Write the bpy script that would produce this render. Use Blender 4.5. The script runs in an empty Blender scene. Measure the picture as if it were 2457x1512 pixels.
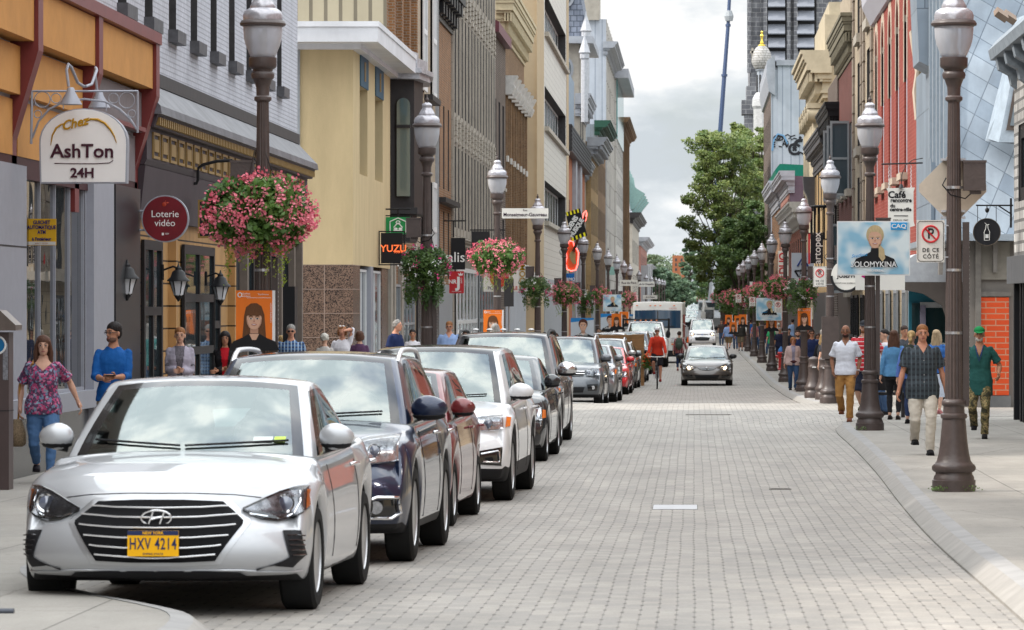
import bpy,bmesh,math,random
from mathutils import Vector,Matrix,noise
from mathutils.bvhtree import BVHTree
R=math.radians
SC=bpy.context.scene
COL=SC.collection
random.seed(7)
# camera, light, sky
FPX=9500.0            # focal length in pixels of a 2457-px-wide frame
VX,VY,CAMZ=1665.0,733.0,2.05
cam=bpy.data.cameras.new('camera')
cam.sensor_width=36.0
cam.lens=FPX/2457*36
cam.shift_x=(1228.5-VX)/2457
cam.shift_y=(VY-756.0)/2457
cam.clip_start=0.5
cam.clip_end=6000
cam.dof.use_dof=True
cam.dof.focus_distance=62
cam.dof.aperture_fstop=11
camo=bpy.data.objects.new('camera',cam)
camo.location=(0,0,CAMZ)
camo.rotation_euler=(R(90),0,0)
COL.objects.link(camo)
SC.camera=camo
SUN_EL,SUN_AZ=43.0,188.0      # azimuth of the sun measured from +X, counter-clockwise
sl=bpy.data.lights.new('sun','SUN')
sl.energy=2.6
sl.angle=R(5)
sl.color=(1.0,0.93,0.84)
sun=bpy.data.objects.new('sun',sl)
d=Vector((math.cos(R(SUN_AZ))*math.cos(R(SUN_EL)),math.sin(R(SUN_AZ))*math.cos(R(SUN_EL)),math.sin(R(SUN_EL))))
sun.rotation_euler=d.to_track_quat('Z','Y').to_euler()
COL.objects.link(sun)
w=bpy.data.worlds.new('World')
SC.world=w
w.use_nodes=True
nt=w.node_tree
nt.nodes.clear()
N=nt.nodes.new; LK=nt.links.new
out=N('ShaderNodeOutputWorld'); bg=N('ShaderNodeBackground'); bg.inputs[1].default_value=0.15
sky=N('ShaderNodeTexSky'); sky.sky_type='NISHITA'; sky.sun_disc=False
sky.sun_elevation=R(SUN_EL); sky.sun_rotation=R(90-SUN_AZ); sky.air_density=1.0; sky.dust_density=1.5
tc=N('ShaderNodeTexCoord')
mp=N('ShaderNodeMapping'); mp.inputs['Location'].default_value=(1.35,0.3,0.0)
sq=N('ShaderNodeSeparateXYZ'); LK(tc.outputs['Generated'],sq.inputs[0])
hz=N('ShaderNodeMath'); hz.operation='MAXIMUM'; LK(sq.outputs[2],hz.inputs[0]); hz.inputs[1].default_value=0
ha=N('ShaderNodeMath'); ha.inputs[1].default_value=.5; LK(hz.outputs[0],ha.inputs[0])
dv=N('ShaderNodeVectorMath'); dv.operation='DIVIDE'; LK(tc.outputs['Generated'],dv.inputs[0])
cz_=N('ShaderNodeCombineXYZ')
for i_ in range(3): LK(ha.outputs[0],cz_.inputs[i_])
LK(cz_.outputs[0],dv.inputs[1]); LK(dv.outputs[0],mp.inputs[0])
n1=N('ShaderNodeTexNoise'); n1.inputs['Scale'].default_value=3.0; n1.inputs['Detail'].default_value=9; n1.inputs['Roughness'].default_value=0.55
n2=N('ShaderNodeTexNoise'); n2.inputs['Scale'].default_value=8.5; n2.inputs['Detail'].default_value=10; n2.inputs['Roughness'].default_value=0.58
LK(mp.outputs[0],n1.inputs[0]); LK(mp.outputs[0],n2.inputs[0])
cov=N('ShaderNodeValToRGB'); cov.color_ramp.elements[0].position=0.22; cov.color_ramp.elements[1].position=0.42
LK(n1.outputs[0],cov.inputs[0])
shade=N('ShaderNodeValToRGB')
e=shade.color_ramp.elements
e[0].position=0.40; e[0].color=(5.7,6.2,6.6,1)
e[1].position=0.58; e[1].color=(9.4,9.4,9.3,1)
m_=e.new(0.5); m_.color=(7.2,7.6,7.9,1)
LK(n2.outputs[0],shade.inputs[0])
mx=N('ShaderNodeMix'); mx.data_type='RGBA'
skm=N('ShaderNodeMix'); skm.data_type='RGBA'; skm.blend_type='MULTIPLY'; skm.inputs[0].default_value=1
skm.inputs[7].default_value=(1.3,1.3,1.3,1)
LK(sky.outputs[0],skm.inputs[6])
LK(cov.outputs[0],mx.inputs[0]); LK(skm.outputs[2],mx.inputs[6]); LK(shade.outputs[0],mx.inputs[7])
sz=N('ShaderNodeSeparateXYZ'); LK(tc.outputs['Generated'],sz.inputs[0])
zr=N('ShaderNodeMapRange'); zr.inputs[1].default_value=.08; zr.inputs[2].default_value=.75; zr.inputs[3].default_value=.44; zr.inputs[4].default_value=1.5
LK(sz.outputs[2],zr.inputs[0])
vz=N('ShaderNodeVectorMath'); vz.operation='SCALE'; LK(mx.outputs[2],vz.inputs[0]); LK(zr.outputs[0],vz.inputs['Scale'])
LK(vz.outputs[0],bg.inputs[0]); LK(bg.outputs[0],out.inputs[0])
SC.view_settings.view_transform='Standard'
SC.view_settings.look='None'
SC.view_settings.gamma=1
SC.view_settings.exposure=0.78
SC.render.engine='CYCLES'
SC.cycles.use_denoising=True
SC.cycles.max_bounces=8
SC.cycles.transparent_max_bounces=12
SC.cycles.sample_clamp_indirect=6
# place helpers
def PX(x,Y): return (x-VX)*Y/FPX
def PZ(y,Y): return CAMZ+(VY-y)*Y/FPX
def YF(x,X): return FPX*X/(x-VX)
_G=[(-200,.35),(0,.35),(25,.15),(31,.06),(37,-.03),(44,-.10),(60,-.12),(88,-.25),(111,-.50),(134,-.68),(350,-.72),(900,1.5),(6000,1.5)]
def _g(Y):
    for (a,za),(b,zb) in zip(_G,_G[1:]):
        if Y <= b:
            return za+(zb-za)*(Y-a)/(b-a)
    return _G[-1][1]
def g(Y): return (_g(Y-3)+_g(Y)*2+_g(Y+3))/4
def sst(a,b,x):
    t=max(0,min(1,(x-a)/(b-a))); return t*t*(3-2*t)
def gr(Y): return g(Y)+.115*sst(73.5,76,Y)*(1-sst(89,91.5,Y))     # road, raised table at the crossing
def gs(Y): return g(Y)+.125                                                  # pavement
# mesh builder
class MB:
    def __init__(s): s.v=[]; s.f=[]; s.m=[]
    def add(s,vs,fs,m=0):
        o=len(s.v); s.v += [tuple(q) for q in vs]
        s.f += [tuple(i+o for i in f) for f in fs]; s.m += [m]*len(fs)
        return s
    def box(s,x0,x1,y0,y1,z0,z1,m=0):
        if x0 > x1: x0,x1=x1,x0
        if y0 > y1: y0,y1=y1,y0
        if z0 > z1: z0,z1=z1,z0
        return s.add([(x0,y0,z0),(x1,y0,z0),(x1,y1,z0),(x0,y1,z0),(x0,y0,z1),(x1,y0,z1),(x1,y1,z1),(x0,y1,z1)],
              [(0,3,2,1),(4,5,6,7),(0,1,5,4),(1,2,6,5),(2,3,7,6),(3,0,4,7)],m)
    def prism(s,poly,fn,a0,a1,m=0):        # poly 2-D, fn(p,q,a) -> 3-D
        n=len(poly)
        vs=[fn(p,q,a0) for p,q in poly]+[fn(p,q,a1) for p,q in poly]
        fs=[tuple(range(n))[::-1],tuple(range(n,2*n))]+[(i,(i+1) % n,n+(i+1) % n,n+i) for i in range(n)]
        return s.add(vs,fs,m)
    def lathe(s,prof,n=24,c=(0,0,0),flute=None,m=0):   # prof (r,z); flute (z0,z1,depth)
        vs=[]; fs=[]
        for r,z in prof:
            for i in range(n):
                rr=r
                if flute and flute[0] <= z <= flute[1] and i % 2: rr=r*(1-flute[2])
                a=2*math.pi*i/n
                vs.append((c[0]+rr*math.cos(a),c[1]+rr*math.sin(a),c[2]+z))
        for j in range(len(prof)-1):
            for i in range(n):
                k=(i+1) % n
                fs.append((j*n+i,j*n+k,(j+1)*n+k,(j+1)*n+i))
        fs.append(tuple(range(n))[::-1]); fs.append(tuple(range((len(prof)-1)*n,len(prof)*n)))
        return s.add(vs,fs,m)
    def tube(s,pts,r,n=8,m=0,flat=None):
        pts=[Vector(p) for p in pts]; L=len(pts)
        rs=r if isinstance(r,(list,tuple)) else [r]*L
        vs=[]; up=None
        for i,p in enumerate(pts):
            t=(pts[min(i+1,L-1)]-pts[max(i-1,0)])
            if t.length < 1e-9: t=Vector((0,0,1))
            t.normalize()
            if up is None:
                up=Vector((0,0,1)) if abs(t.z) < .9 else Vector((0,1,0))
            a=t.cross(up)
            if a.length < 1e-6: a=t.cross(Vector((1,0,0)))
            a.normalize(); b=a.cross(t).normalized(); up=b
            rr=rs[i]; ra,rb=(rr if isinstance(rr,tuple) else (rr,rr))
            for k in range(n):
                q=2*math.pi*k/n
                vs.append(p+a*(ra*math.cos(q))+b*(rb*math.sin(q)))
        fs=[(j*n+k,j*n+(k+1) % n,(j+1)*n+(k+1) % n,(j+1)*n+k) for j in range(L-1) for k in range(n)]
        fs.append(tuple(range(n))[::-1]); fs.append(tuple(range((L-1)*n,L*n)))
        return s.add(vs,fs,m)
    def ell(s,c,r,nu=12,nv=8,m=0,rot=None):
        vs=[]; fs=[]
        for j in range(1,nv):
            t=math.pi*j/nv
            for i in range(nu):
                a=2*math.pi*i/nu
                vs.append(Vector((r[0]*math.sin(t)*math.cos(a),r[1]*math.sin(t)*math.sin(a),r[2]*math.cos(t))))
        vs += [Vector((0,0,r[2])),Vector((0,0,-r[2]))]
        if rot is not None: vs=[rot @ q for q in vs]
        c=Vector(c); vs=[q+c for q in vs]
        for j in range(nv-2):
            for i in range(nu):
                k=(i+1) % nu
                fs.append((j*nu+i,(j+1)*nu+i,(j+1)*nu+k,j*nu+k))
        T=(nv-1)*nu; B=T+1
        for i in range(nu):
            k=(i+1) % nu
            fs.append((T,i,k)); fs.append(((nv-2)*nu+k,(nv-2)*nu+i,B))
        return s.add(vs,fs,m)
    def disc(s,c,rx,rz,y1,n=24,m=0,a0=0,a1=360,rot=0):      # thick disc facing -Y, c=(x,y,z)
        pl=[]
        full=abs(a1-a0) >= 359.9
        k=n if full else n+1
        for i in range(k):
            a=R(a0+(a1-a0)*i/n)
            px,pz=rx*math.cos(a),rz*math.sin(a)
            if rot: px,pz=px*math.cos(R(rot))-pz*math.sin(R(rot)),px*math.sin(R(rot))+pz*math.cos(R(rot))
            pl.append((c[0]+px,c[2]+pz))
        return s.prism(pl,lambda p,q,a: (p,a,q),c[1],c[1]+y1,m)
    def poly(s,pts,y0,y1,m=0):     # polygon in x,z extruded y0..y1
        return s.prism(pts,lambda p,q,a: (p,a,q),y0,y1,m)
    def mesh(s,name,mats,smooth=None):
        me=bpy.data.meshes.new(name)
        me.from_pydata(s.v,[],s.f)
        for q in (mats if isinstance(mats,(list,tuple)) else [mats]): me.materials.append(q)
        if any(s.m): me.polygons.foreach_set('material_index',s.m)
        bm=bmesh.new(); bm.from_mesh(me); bmesh.ops.recalc_face_normals(bm,faces=bm.faces); bm.to_mesh(me); bm.free()
        if smooth is not None:
            me.polygons.foreach_set('use_smooth',[True]*len(me.polygons))
            me.set_sharp_from_angle(angle=R(smooth))
        me.update()
        return me
    def build(s,name,mats,parent=None,smooth=None,loc=None):
        o=bpy.data.objects.new(name,s.mesh(name,mats,smooth))
        COL.objects.link(o)
        if parent: o.parent=parent
        if loc: o.location=loc
        return o
def tag(o,label=None,cat=None,group=None,kind=None):
    if label: o['label']=label
    if cat: o['category']=cat
    if group: o['group']=group
    if kind: o['kind']=kind
    return o
def thing(name,label,cat,loc=(0,0,0),rz=0,group=None):
    o=bpy.data.objects.new(name,None); COL.objects.link(o)
    o.empty_display_size=.2
    o.location=loc; o.rotation_euler=(0,0,R(rz))
    return tag(o,label,cat,group)
def kids(o): return [c for c in COL.objects if c.parent == o]
def dup(o,loc=None,label=None,rz=None,parent=None):
    c=o.copy(); COL.objects.link(c)
    c.parent=parent
    if loc is not None: c.location=loc
    if rz is not None: c.rotation_euler=(0,0,R(rz))
    if label: c['label']=label
    for k in list(KIDS.get(o.name) or kids(o)): dup(k,parent=c)
    return c
KIDS={}
TMP=bpy.data.scenes.new('workbench')
def evaluated(data,mods=()):
    o=bpy.data.objects.new('t',data); TMP.collection.objects.link(o)
    for ty,kw in mods:
        m=o.modifiers.new(ty,ty)
        for a,b in kw.items(): setattr(m,a,b)
    vl=TMP.view_layers[0]; vl.update()
    me=bpy.data.meshes.new_from_object(o.evaluated_get(vl.depsgraph))
    bpy.data.objects.remove(o)
    return me
def text_mb(body,size,ext=.006,off=0.0,sx=1.0,space=1.0,shear=0,align='CENTER',line=1.0):
    cu=bpy.data.curves.new('t','FONT')
    cu.body=body; cu.size=size; cu.extrude=ext; cu.offset=off; cu.align_x=align; cu.align_y='CENTER'
    cu.space_character=space; cu.shear=shear; cu.space_line=line; cu.resolution_u=3
    me=evaluated(cu)
    mb=MB(); mb.add([(v.co.x*sx,-v.co.z,v.co.y) for v in me.vertices],[tuple(p.vertices) for p in me.polygons])
    bpy.data.curves.remove(cu); bpy.data.meshes.remove(me)
    return mb
def text(parent,body,x,y,z,size,mat,name='lettering',rot=0,yaw=0,**k):
    """text facing -Y with its centre at x,z and its back at y"""
    mb=text_mb(body,size,**k)
    c,s_=math.cos(R(rot)),math.sin(R(rot))
    mb.v=[(v[0]*c-v[2]*s_,v[1],v[0]*s_+v[2]*c) for v in mb.v]
    if yaw:
        c,s_=math.cos(R(yaw)),math.sin(R(yaw))
        mb.v=[(v[0]*c-v[1]*s_,v[0]*s_+v[1]*c,v[2]) for v in mb.v]
    mb.v=[(v[0]+x,v[1]+y,v[2]+z) for v in mb.v]
    return mb.build(name,mat,parent)
# materials
def lin(c):
    c /= 255.0
    return c/12.92 if c <= .04045 else ((c+.055)/1.055) ** 2.4
def S(r,g_,b,k=1.35):
    return tuple(min(.85,lin(q)/k) for q in (r,g_,b))
_M={}
def _new(name):
    m=bpy.data.materials.new(name); m.use_nodes=True
    nt=m.node_tree; return m,nt,nt.nodes['Principled BSDF']
def M(name,col=(.5,.5,.5),rough=.6,metal=0,var=.12,scale=6,bump=0,coat=0,emit=None,es=1,alpha=None,ior=None,spec=None,stretch=None,bscale=None):
    if name in _M: return _M[name]
    m,nt,b=_new(name)
    N,LK=nt.nodes.new,nt.links.new
    b.inputs['Roughness'].default_value=rough; b.inputs['Metallic'].default_value=metal
    b.inputs['Coat Weight'].default_value=coat; b.inputs['Coat Roughness'].default_value=.03
    if ior: b.inputs['IOR'].default_value=ior
    if spec is None and rough >= .45 and not coat: spec=.22
    if spec is not None: b.inputs['Specular IOR Level'].default_value=spec
    if emit: b.inputs['Emission Color'].default_value=(*emit,1); b.inputs['Emission Strength'].default_value=es
    b.inputs['Base Color'].default_value=(*col,1)
    if var or bump:
        tc=N('ShaderNodeTexCoord'); mp=N('ShaderNodeMapping'); LK(tc.outputs['Object'],mp.inputs[0])
        if stretch: mp.inputs['Scale'].default_value=stretch
        nz=N('ShaderNodeTexNoise'); nz.inputs['Scale'].default_value=scale; nz.inputs['Detail'].default_value=6
        nz.inputs['Roughness'].default_value=.65
        LK(mp.outputs[0],nz.inputs[0])
        if var:
            mr=N('ShaderNodeMapRange'); mr.inputs[1].default_value=.3; mr.inputs[2].default_value=.7
            mr.inputs[3].default_value=1-var; mr.inputs[4].default_value=1+var
            LK(nz.outputs[0],mr.inputs[0])
            vm=N('ShaderNodeVectorMath'); vm.operation='SCALE'; vm.inputs[0].default_value=col
            LK(mr.outputs[0],vm.inputs['Scale']); LK(vm.outputs[0],b.inputs['Base Color'])
        if bump:
            n2=N('ShaderNodeTexNoise'); n2.inputs['Scale'].default_value=bscale or scale*4; n2.inputs['Detail'].default_value=6
            LK(mp.outputs[0],n2.inputs[0])
            bp=N('ShaderNodeBump'); bp.inputs['Strength'].default_value=bump; bp.inputs['Distance'].default_value=.02
            LK(n2.outputs[0],bp.inputs['Height']); LK(bp.outputs[0],b.inputs['Normal'])
    _M[name]=m
    return m
def MBR(name,c1,c2,mortar,bw=.21,bh=.075,ms=.012,rough=.85,bump=.5,offset=.5,var=.18,dirt=.25,diag=0,bias=0):
    """brick, block or panel pattern laid on vertical walls (u = x+y, v = z)"""
    if name in _M: return _M[name]
    m,nt,b=_new(name)
    N,LK=nt.nodes.new,nt.links.new
    b.inputs['Roughness'].default_value=rough; b.inputs['Specular IOR Level'].default_value=.22 if rough > .5 else .5
    tc=N('ShaderNodeTexCoord'); sp=N('ShaderNodeSeparateXYZ'); LK(tc.outputs['Object'],sp.inputs[0])
    ad=N('ShaderNodeMath'); LK(sp.outputs[0],ad.inputs[0]); LK(sp.outputs[1],ad.inputs[1])
    cb=N('ShaderNodeCombineXYZ'); LK(ad.outputs[0],cb.inputs[0]); LK(sp.outputs[2],cb.inputs[1])
    src=cb.outputs[0]
    if diag:
        mp=N('ShaderNodeMapping'); mp.inputs['Rotation'].default_value=(0,0,R(diag)); LK(src,mp.inputs[0]); src=mp.outputs[0]
    bt=N('ShaderNodeTexBrick'); LK(src,bt.inputs[0])
    bt.inputs['Scale'].default_value=1; bt.inputs['Brick Width'].default_value=bw; bt.inputs['Row Height'].default_value=bh
    bt.inputs['Mortar Size'].default_value=ms; bt.inputs['Mortar Smooth'].default_value=.2; bt.offset=offset; bt.inputs['Bias'].default_value=bias
    bt.inputs['Color1'].default_value=(*c1,1); bt.inputs['Color2'].default_value=(*c2,1); bt.inputs['Mortar'].default_value=(*mortar,1)
    nz=N('ShaderNodeTexNoise'); nz.inputs['Scale'].default_value=1.3; nz.inputs['Detail'].default_value=7; nz.inputs['Roughness'].default_value=.65
    LK(tc.outputs['Object'],nz.inputs[0])
    mr=N('ShaderNodeMapRange'); mr.inputs[1].default_value=.3; mr.inputs[2].default_value=.7; mr.inputs[3].default_value=1-dirt; mr.inputs[4].default_value=1+dirt*.6
    LK(nz.outputs[0],mr.inputs[0])
    vm=N('ShaderNodeVectorMath'); vm.operation='SCALE'; LK(bt.outputs['Color'],vm.inputs[0]); LK(mr.outputs[0],vm.inputs['Scale'])
    ms_=N('ShaderNodeMapping'); ms_.inputs['Scale'].default_value=(2.6,2.6,.22); LK(tc.outputs['Object'],ms_.inputs[0])
    ns=N('ShaderNodeTexNoise'); ns.inputs['Scale'].default_value=1; ns.inputs['Detail'].default_value=5; LK(ms_.outputs[0],ns.inputs[0])
    m3=N('ShaderNodeMapRange'); m3.inputs[1].default_value=.35; m3.inputs[2].default_value=.6; m3.inputs[3].default_value=1-dirt*.8; m3.inputs[4].default_value=1.04; LK(ns.outputs[0],m3.inputs[0])
    v3=N('ShaderNodeVectorMath'); v3.operation='SCALE'; LK(vm.outputs[0],v3.inputs[0]); LK(m3.outputs[0],v3.inputs['Scale'])
    LK(v3.outputs[0],b.inputs['Base Color'])
    if bump:
        iv=N('ShaderNodeMath'); iv.operation='SUBTRACT'; iv.inputs[0].default_value=1; LK(bt.outputs['Fac'],iv.inputs[1])
        bp=N('ShaderNodeBump'); bp.inputs['Strength'].default_value=bump; bp.inputs['Distance'].default_value=.01
        LK(iv.outputs[0],bp.inputs['Height']); LK(bp.outputs[0],b.inputs['Normal'])
    _M[name]=m
    return m
def MGL(name,tint=(.02,.03,.035),rough=.03,ior=1.9):
    if name in _M: return _M[name]
    m,nt,b=_new(name)
    b.inputs['Base Color'].default_value=(*tint,1); b.inputs['Roughness'].default_value=rough; b.inputs['IOR'].default_value=ior
    tc=nt.nodes.new('ShaderNodeTexCoord'); nz=nt.nodes.new('ShaderNodeTexNoise'); nz.inputs['Scale'].default_value=.8
    bp=nt.nodes.new('ShaderNodeBump'); bp.inputs['Strength'].default_value=.05; bp.inputs['Distance'].default_value=.05
    nt.links.new(tc.outputs['Object'],nz.inputs[0]); nt.links.new(nz.outputs[0],bp.inputs['Height']); nt.links.new(bp.outputs[0],b.inputs['Normal'])
    _M[name]=m
    return m
def MCLEAR(name,tint=(.75,.85,.8),ior=1.75,rough=.0):
    """thin see-through glass: tinted transmission under a Fresnel reflection"""
    if name in _M: return _M[name]
    m,nt,b=_new(name)
    nt.nodes.remove(b); N,LK=nt.nodes.new,nt.links.new
    tr=N('ShaderNodeBsdfTransparent'); tr.inputs[0].default_value=(*tint,1)
    gl=N('ShaderNodeBsdfGlossy'); gl.inputs['Roughness'].default_value=rough; gl.inputs[0].default_value=(.9,.98,.95,1) if 'wind' in name else (1,1,1,1)
    fr=N('ShaderNodeFresnel'); fr.inputs[0].default_value=ior
    mx=N('ShaderNodeMixShader'); LK(fr.outputs[0],mx.inputs[0]); LK(tr.outputs[0],mx.inputs[1]); LK(gl.outputs[0],mx.inputs[2])
    LK(mx.outputs[0],nt.nodes['Material Output'].inputs[0])
    _M[name]=m
    return m
BLACK=M('black_paint',(.012,.012,.014),.45,var=0)
DARK=M('dark_metal',(.03,.028,.03),.5,var=.2)
WHITE=M('white_paint',(.75,.75,.74),.45,var=.04)
CHROME=M('chrome',(.8,.8,.82),.12,1,var=0)
BROWN=M('brown_post_paint',(.070,.052,.048),.42,var=.16,scale=9,bump=.15)
STEEL=M('galvanised_steel',(.5,.5,.52),.35,.8,var=.15)
GLASSD=MGL('window_glass')
GLASSB=MGL('window_glass_bluish',(.05,.07,.085),.05,2.0)
# ground, road, pavements
def strip(name,xs_of_y,ys,zfn,mat,nx=6):
    mb=MB(); n=nx+1
    for Y in ys:
        a,b=xs_of_y(Y)
        for i in range(n):
            X=a+(b-a)*i/nx; mb.v.append((X,Y,zfn(X,Y)))
    for j in range(len(ys)-1):
        for i in range(nx): mb.f.append((j*n+i,j*n+i+1,(j+1)*n+i+1,(j+1)*n+i)); mb.m.append(0)
    return tag(mb.build(name,mat,smooth=60),kind='structure')
def frange(a,b,s):
    r=[]; x=a
    while x < b: r.append(x); x += s
    return r+[b]
def ground_mat(name,kind):
    m,nt,b=_new(name); N,LK=nt.nodes.new,nt.links.new
    def math_(op,a,c=None):
        q=N('ShaderNodeMath'); q.operation=op
        for i,v in enumerate((a,c)):
            if v is None: continue
            if isinstance(v,(int,float)): q.inputs[i].default_value=v
            else: LK(v,q.inputs[i])
        return q.outputs[0]
    tc=N('ShaderNodeTexCoord'); sp=N('ShaderNodeSeparateXYZ'); LK(tc.outputs['Object'],sp.inputs[0])
    nz=N('ShaderNodeTexNoise'); nz.inputs['Scale'].default_value=.22; nz.inputs['Detail'].default_value=2; LK(tc.outputs['Object'],nz.inputs[0])
    big=N('ShaderNodeTexNoise'); big.inputs['Scale'].default_value=1.1; big.inputs['Detail'].default_value=8; big.inputs['Roughness'].default_value=.7
    st=N('ShaderNodeMapping'); st.inputs['Scale'].default_value=(1,.35,1); LK(tc.outputs['Object'],st.inputs[0]); LK(st.outputs[0],big.inputs[0])
    fine=N('ShaderNodeTexNoise'); fine.inputs['Scale'].default_value=60; fine.inputs['Detail'].default_value=4; LK(tc.outputs['Object'],fine.inputs[0])
    mr=N('ShaderNodeMapRange'); mr.inputs[1].default_value=.3; mr.inputs[2].default_value=.7; mr.inputs[3].default_value=.76; mr.inputs[4].default_value=1.14; LK(big.outputs[0],mr.inputs[0])
    if kind == 'paver':
        ox=math_('MULTIPLY',math_('SUBTRACT',nz.outputs[0],.5),.045)
        X=math_('ADD',sp.outputs[0],ox)
        cw,rl=.112,.215
        cb=N('ShaderNodeCombineXYZ'); LK(sp.outputs[1],cb.inputs[0]); LK(X,cb.inputs[1])
        bt=N('ShaderNodeTexBrick'); LK(cb.outputs[0],bt.inputs[0]); bt.inputs['Scale'].default_value=1
        bt.inputs['Brick Width'].default_value=rl; bt.inputs['Row Height'].default_value=cw; bt.offset=.5
        bt.inputs['Mortar Size'].default_value=.0035; bt.inputs['Mortar Smooth'].default_value=.6
        bt.inputs['Color1'].default_value=(.315,.29,.258,1); bt.inputs['Color2'].default_value=(.25,.235,.215,1); bt.inputs['Mortar'].default_value=(.20,.187,.17,1)
        u=math_('ABSOLUTE',math_('SUBTRACT',math_('FRACT',math_('DIVIDE',X,cw)),.5))
        par_=math_('MULTIPLY',math_('FRACT',math_('MULTIPLY',math_('FLOOR',math_('ADD',math_('DIVIDE',X,cw),.5)),.5)),rl*2)
        v=math_('ABSOLUTE',math_('SUBTRACT',math_('FRACT',math_('DIVIDE',math_('ADD',sp.outputs[1],par_),rl*2)),.5))
        du=math_('MULTIPLY',math_('SUBTRACT',.5,u),cw); dv=math_('MULTIPLY',math_('SUBTRACT',.5,v),rl*2)
        dd=math_('SQRT',math_('ADD',math_('POWER',math_('DIVIDE',du,.0125),2),math_('POWER',math_('DIVIDE',dv,.062),2)))
        dot=N('ShaderNodeMapRange'); dot.inputs[1].default_value=.7; dot.inputs[2].default_value=1.1; dot.inputs[3].default_value=1; dot.inputs[4].default_value=0; LK(dd,dot.inputs[0])
        pk=N('ShaderNodeTexNoise'); pk.inputs['Scale'].default_value=2.2; LK(tc.outputs['Object'],pk.inputs[0])
        pr=N('ShaderNodeMapRange'); pr.inputs[1].default_value=.38; pr.inputs[2].default_value=.55; pr.inputs[3].default_value=.45; pr.inputs[4].default_value=1; LK(pk.outputs[0],pr.inputs[0])
        dotf=math_('MULTIPLY',dot.outputs[0],pr.outputs[0])
        col=N('ShaderNodeMix'); col.data_type='RGBA'; LK(dotf,col.inputs[0]); LK(bt.outputs['Color'],col.inputs[6]); col.inputs[7].default_value=(.10,.088,.078,1)
        base=col.outputs[2]
        h=math_('SUBTRACT',math_('MULTIPLY',bt.outputs['Fac'],-.35),dotf)
        rough=.72
    elif kind == 'slab':
        cb=N('ShaderNodeCombineXYZ'); LK(sp.outputs[0],cb.inputs[0]); LK(sp.outputs[1],cb.inputs[1])
        bt=N('ShaderNodeTexBrick'); LK(cb.outputs[0],bt.inputs[0]); bt.inputs['Scale'].default_value=1
        bt.inputs['Brick Width'].default_value=1.75; bt.inputs['Row Height'].default_value=1.9; bt.offset=0
        bt.inputs['Mortar Size'].default_value=.008; bt.inputs['Mortar Smooth'].default_value=.5
        bt.inputs['Color1'].default_value=(.31,.29,.26,1); bt.inputs['Color2'].default_value=(.275,.26,.235,1); bt.inputs['Mortar'].default_value=(.14,.13,.115,1)
        vo=N('ShaderNodeTexVoronoi'); vo.feature='DISTANCE_TO_EDGE'; vo.inputs['Scale'].default_value=.33
        wv=N('ShaderNodeMix'); wv.data_type='RGBA'; wv.inputs[0].default_value=.25; LK(tc.outputs['Object'],wv.inputs[6]); LK(big.outputs[1],wv.inputs[7]); LK(wv.outputs[2],vo.inputs[0])
        ck=N('ShaderNodeMapRange'); ck.inputs[1].default_value=.0; ck.inputs[2].default_value=.004; ck.inputs[3].default_value=.7; ck.inputs[4].default_value=0; LK(vo.outputs[0],ck.inputs[0])
        col=N('ShaderNodeMix'); col.data_type='RGBA'; LK(ck.outputs[0],col.inputs[0]); LK(bt.outputs['Color'],col.inputs[6]); col.inputs[7].default_value=(.17,.15,.13,1)
        gv=N('ShaderNodeTexVoronoi'); gv.inputs['Scale'].default_value=2.6; LK(tc.outputs['Object'],gv.inputs[0])
        gm_=N('ShaderNodeMapRange'); gm_.inputs[1].default_value=.05; gm_.inputs[2].default_value=.08; gm_.inputs[3].default_value=.55; gm_.inputs[4].default_value=0; LK(gv.outputs[0],gm_.inputs[0])
        c2=N('ShaderNodeMix'); c2.data_type='RGBA'; LK(gm_.outputs[0],c2.inputs[0]); LK(col.outputs[2],c2.inputs[6]); c2.inputs[7].default_value=(.12,.11,.1,1)
        base=c2.outputs[2]; h=math_('MULTIPLY',bt.outputs['Fac'],-1); rough=.85
    vm=N('ShaderNodeVectorMath'); vm.operation='SCALE'; LK(base,vm.inputs[0]); LK(mr.outputs[0],vm.inputs['Scale'])
    f2=N('ShaderNodeMapRange'); f2.inputs[1].default_value=.3; f2.inputs[2].default_value=.7; f2.inputs[3].default_value=.9; f2.inputs[4].default_value=1.1; LK(fine.outputs[0],f2.inputs[0])
    vm2=N('ShaderNodeVectorMath'); vm2.operation='SCALE'; LK(vm.outputs[0],vm2.inputs[0]); LK(f2.outputs[0],vm2.inputs['Scale'])
    LK(vm2.outputs[0],b.inputs['Base Color']); b.inputs['Roughness'].default_value=rough
    bp=N('ShaderNodeBump'); bp.inputs['Strength'].default_value=.6; bp.inputs['Distance'].default_value=.008; LK(h,bp.inputs['Height']); LK(bp.outputs[0],b.inputs['Normal'])
    return m
PAVER=ground_mat('concrete_pavers','paver')
SLAB=ground_mat('concrete_slabs','slab')
GRD=M('packed_ground',(.2,.19,.17),.9,scale=.6,var=.25)
CURB=M('granite_kerb',(.285,.28,.275),.75,var=.15,scale=2.2,bump=.3)
CURB2=M('kerb_face_rusty',(.285,.27,.25),.8,var=.14,scale=3,bump=.3)
ys=frange(-60,0,20)+frange(2,160,2)+frange(170,1000,10)+[1500,2500,5000]
strip('ground',lambda Y: (-2500,2500),ys,lambda X,Y: g(Y)-.06-max(0,abs(X)-60)*.0,GRD,8)
strip('road',lambda Y: (-30,30) if 76 < Y < 90 else (-9,7.5),frange(-10,160,1)+frange(165,1200,5),lambda X,Y: gr(Y),PAVER,24)
def offset_path(path,dd):
    res=[]
    for i,p in enumerate(path):
        a=Vector(path[max(0,i-1)]); b=Vector(path[min(len(path)-1,i+1)])
        t=(b-a).normalized(); n=Vector((-t.y,t.x))
        res.append((p[0]+n.x*dd,p[1]+n.y*dd))
    return res
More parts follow.
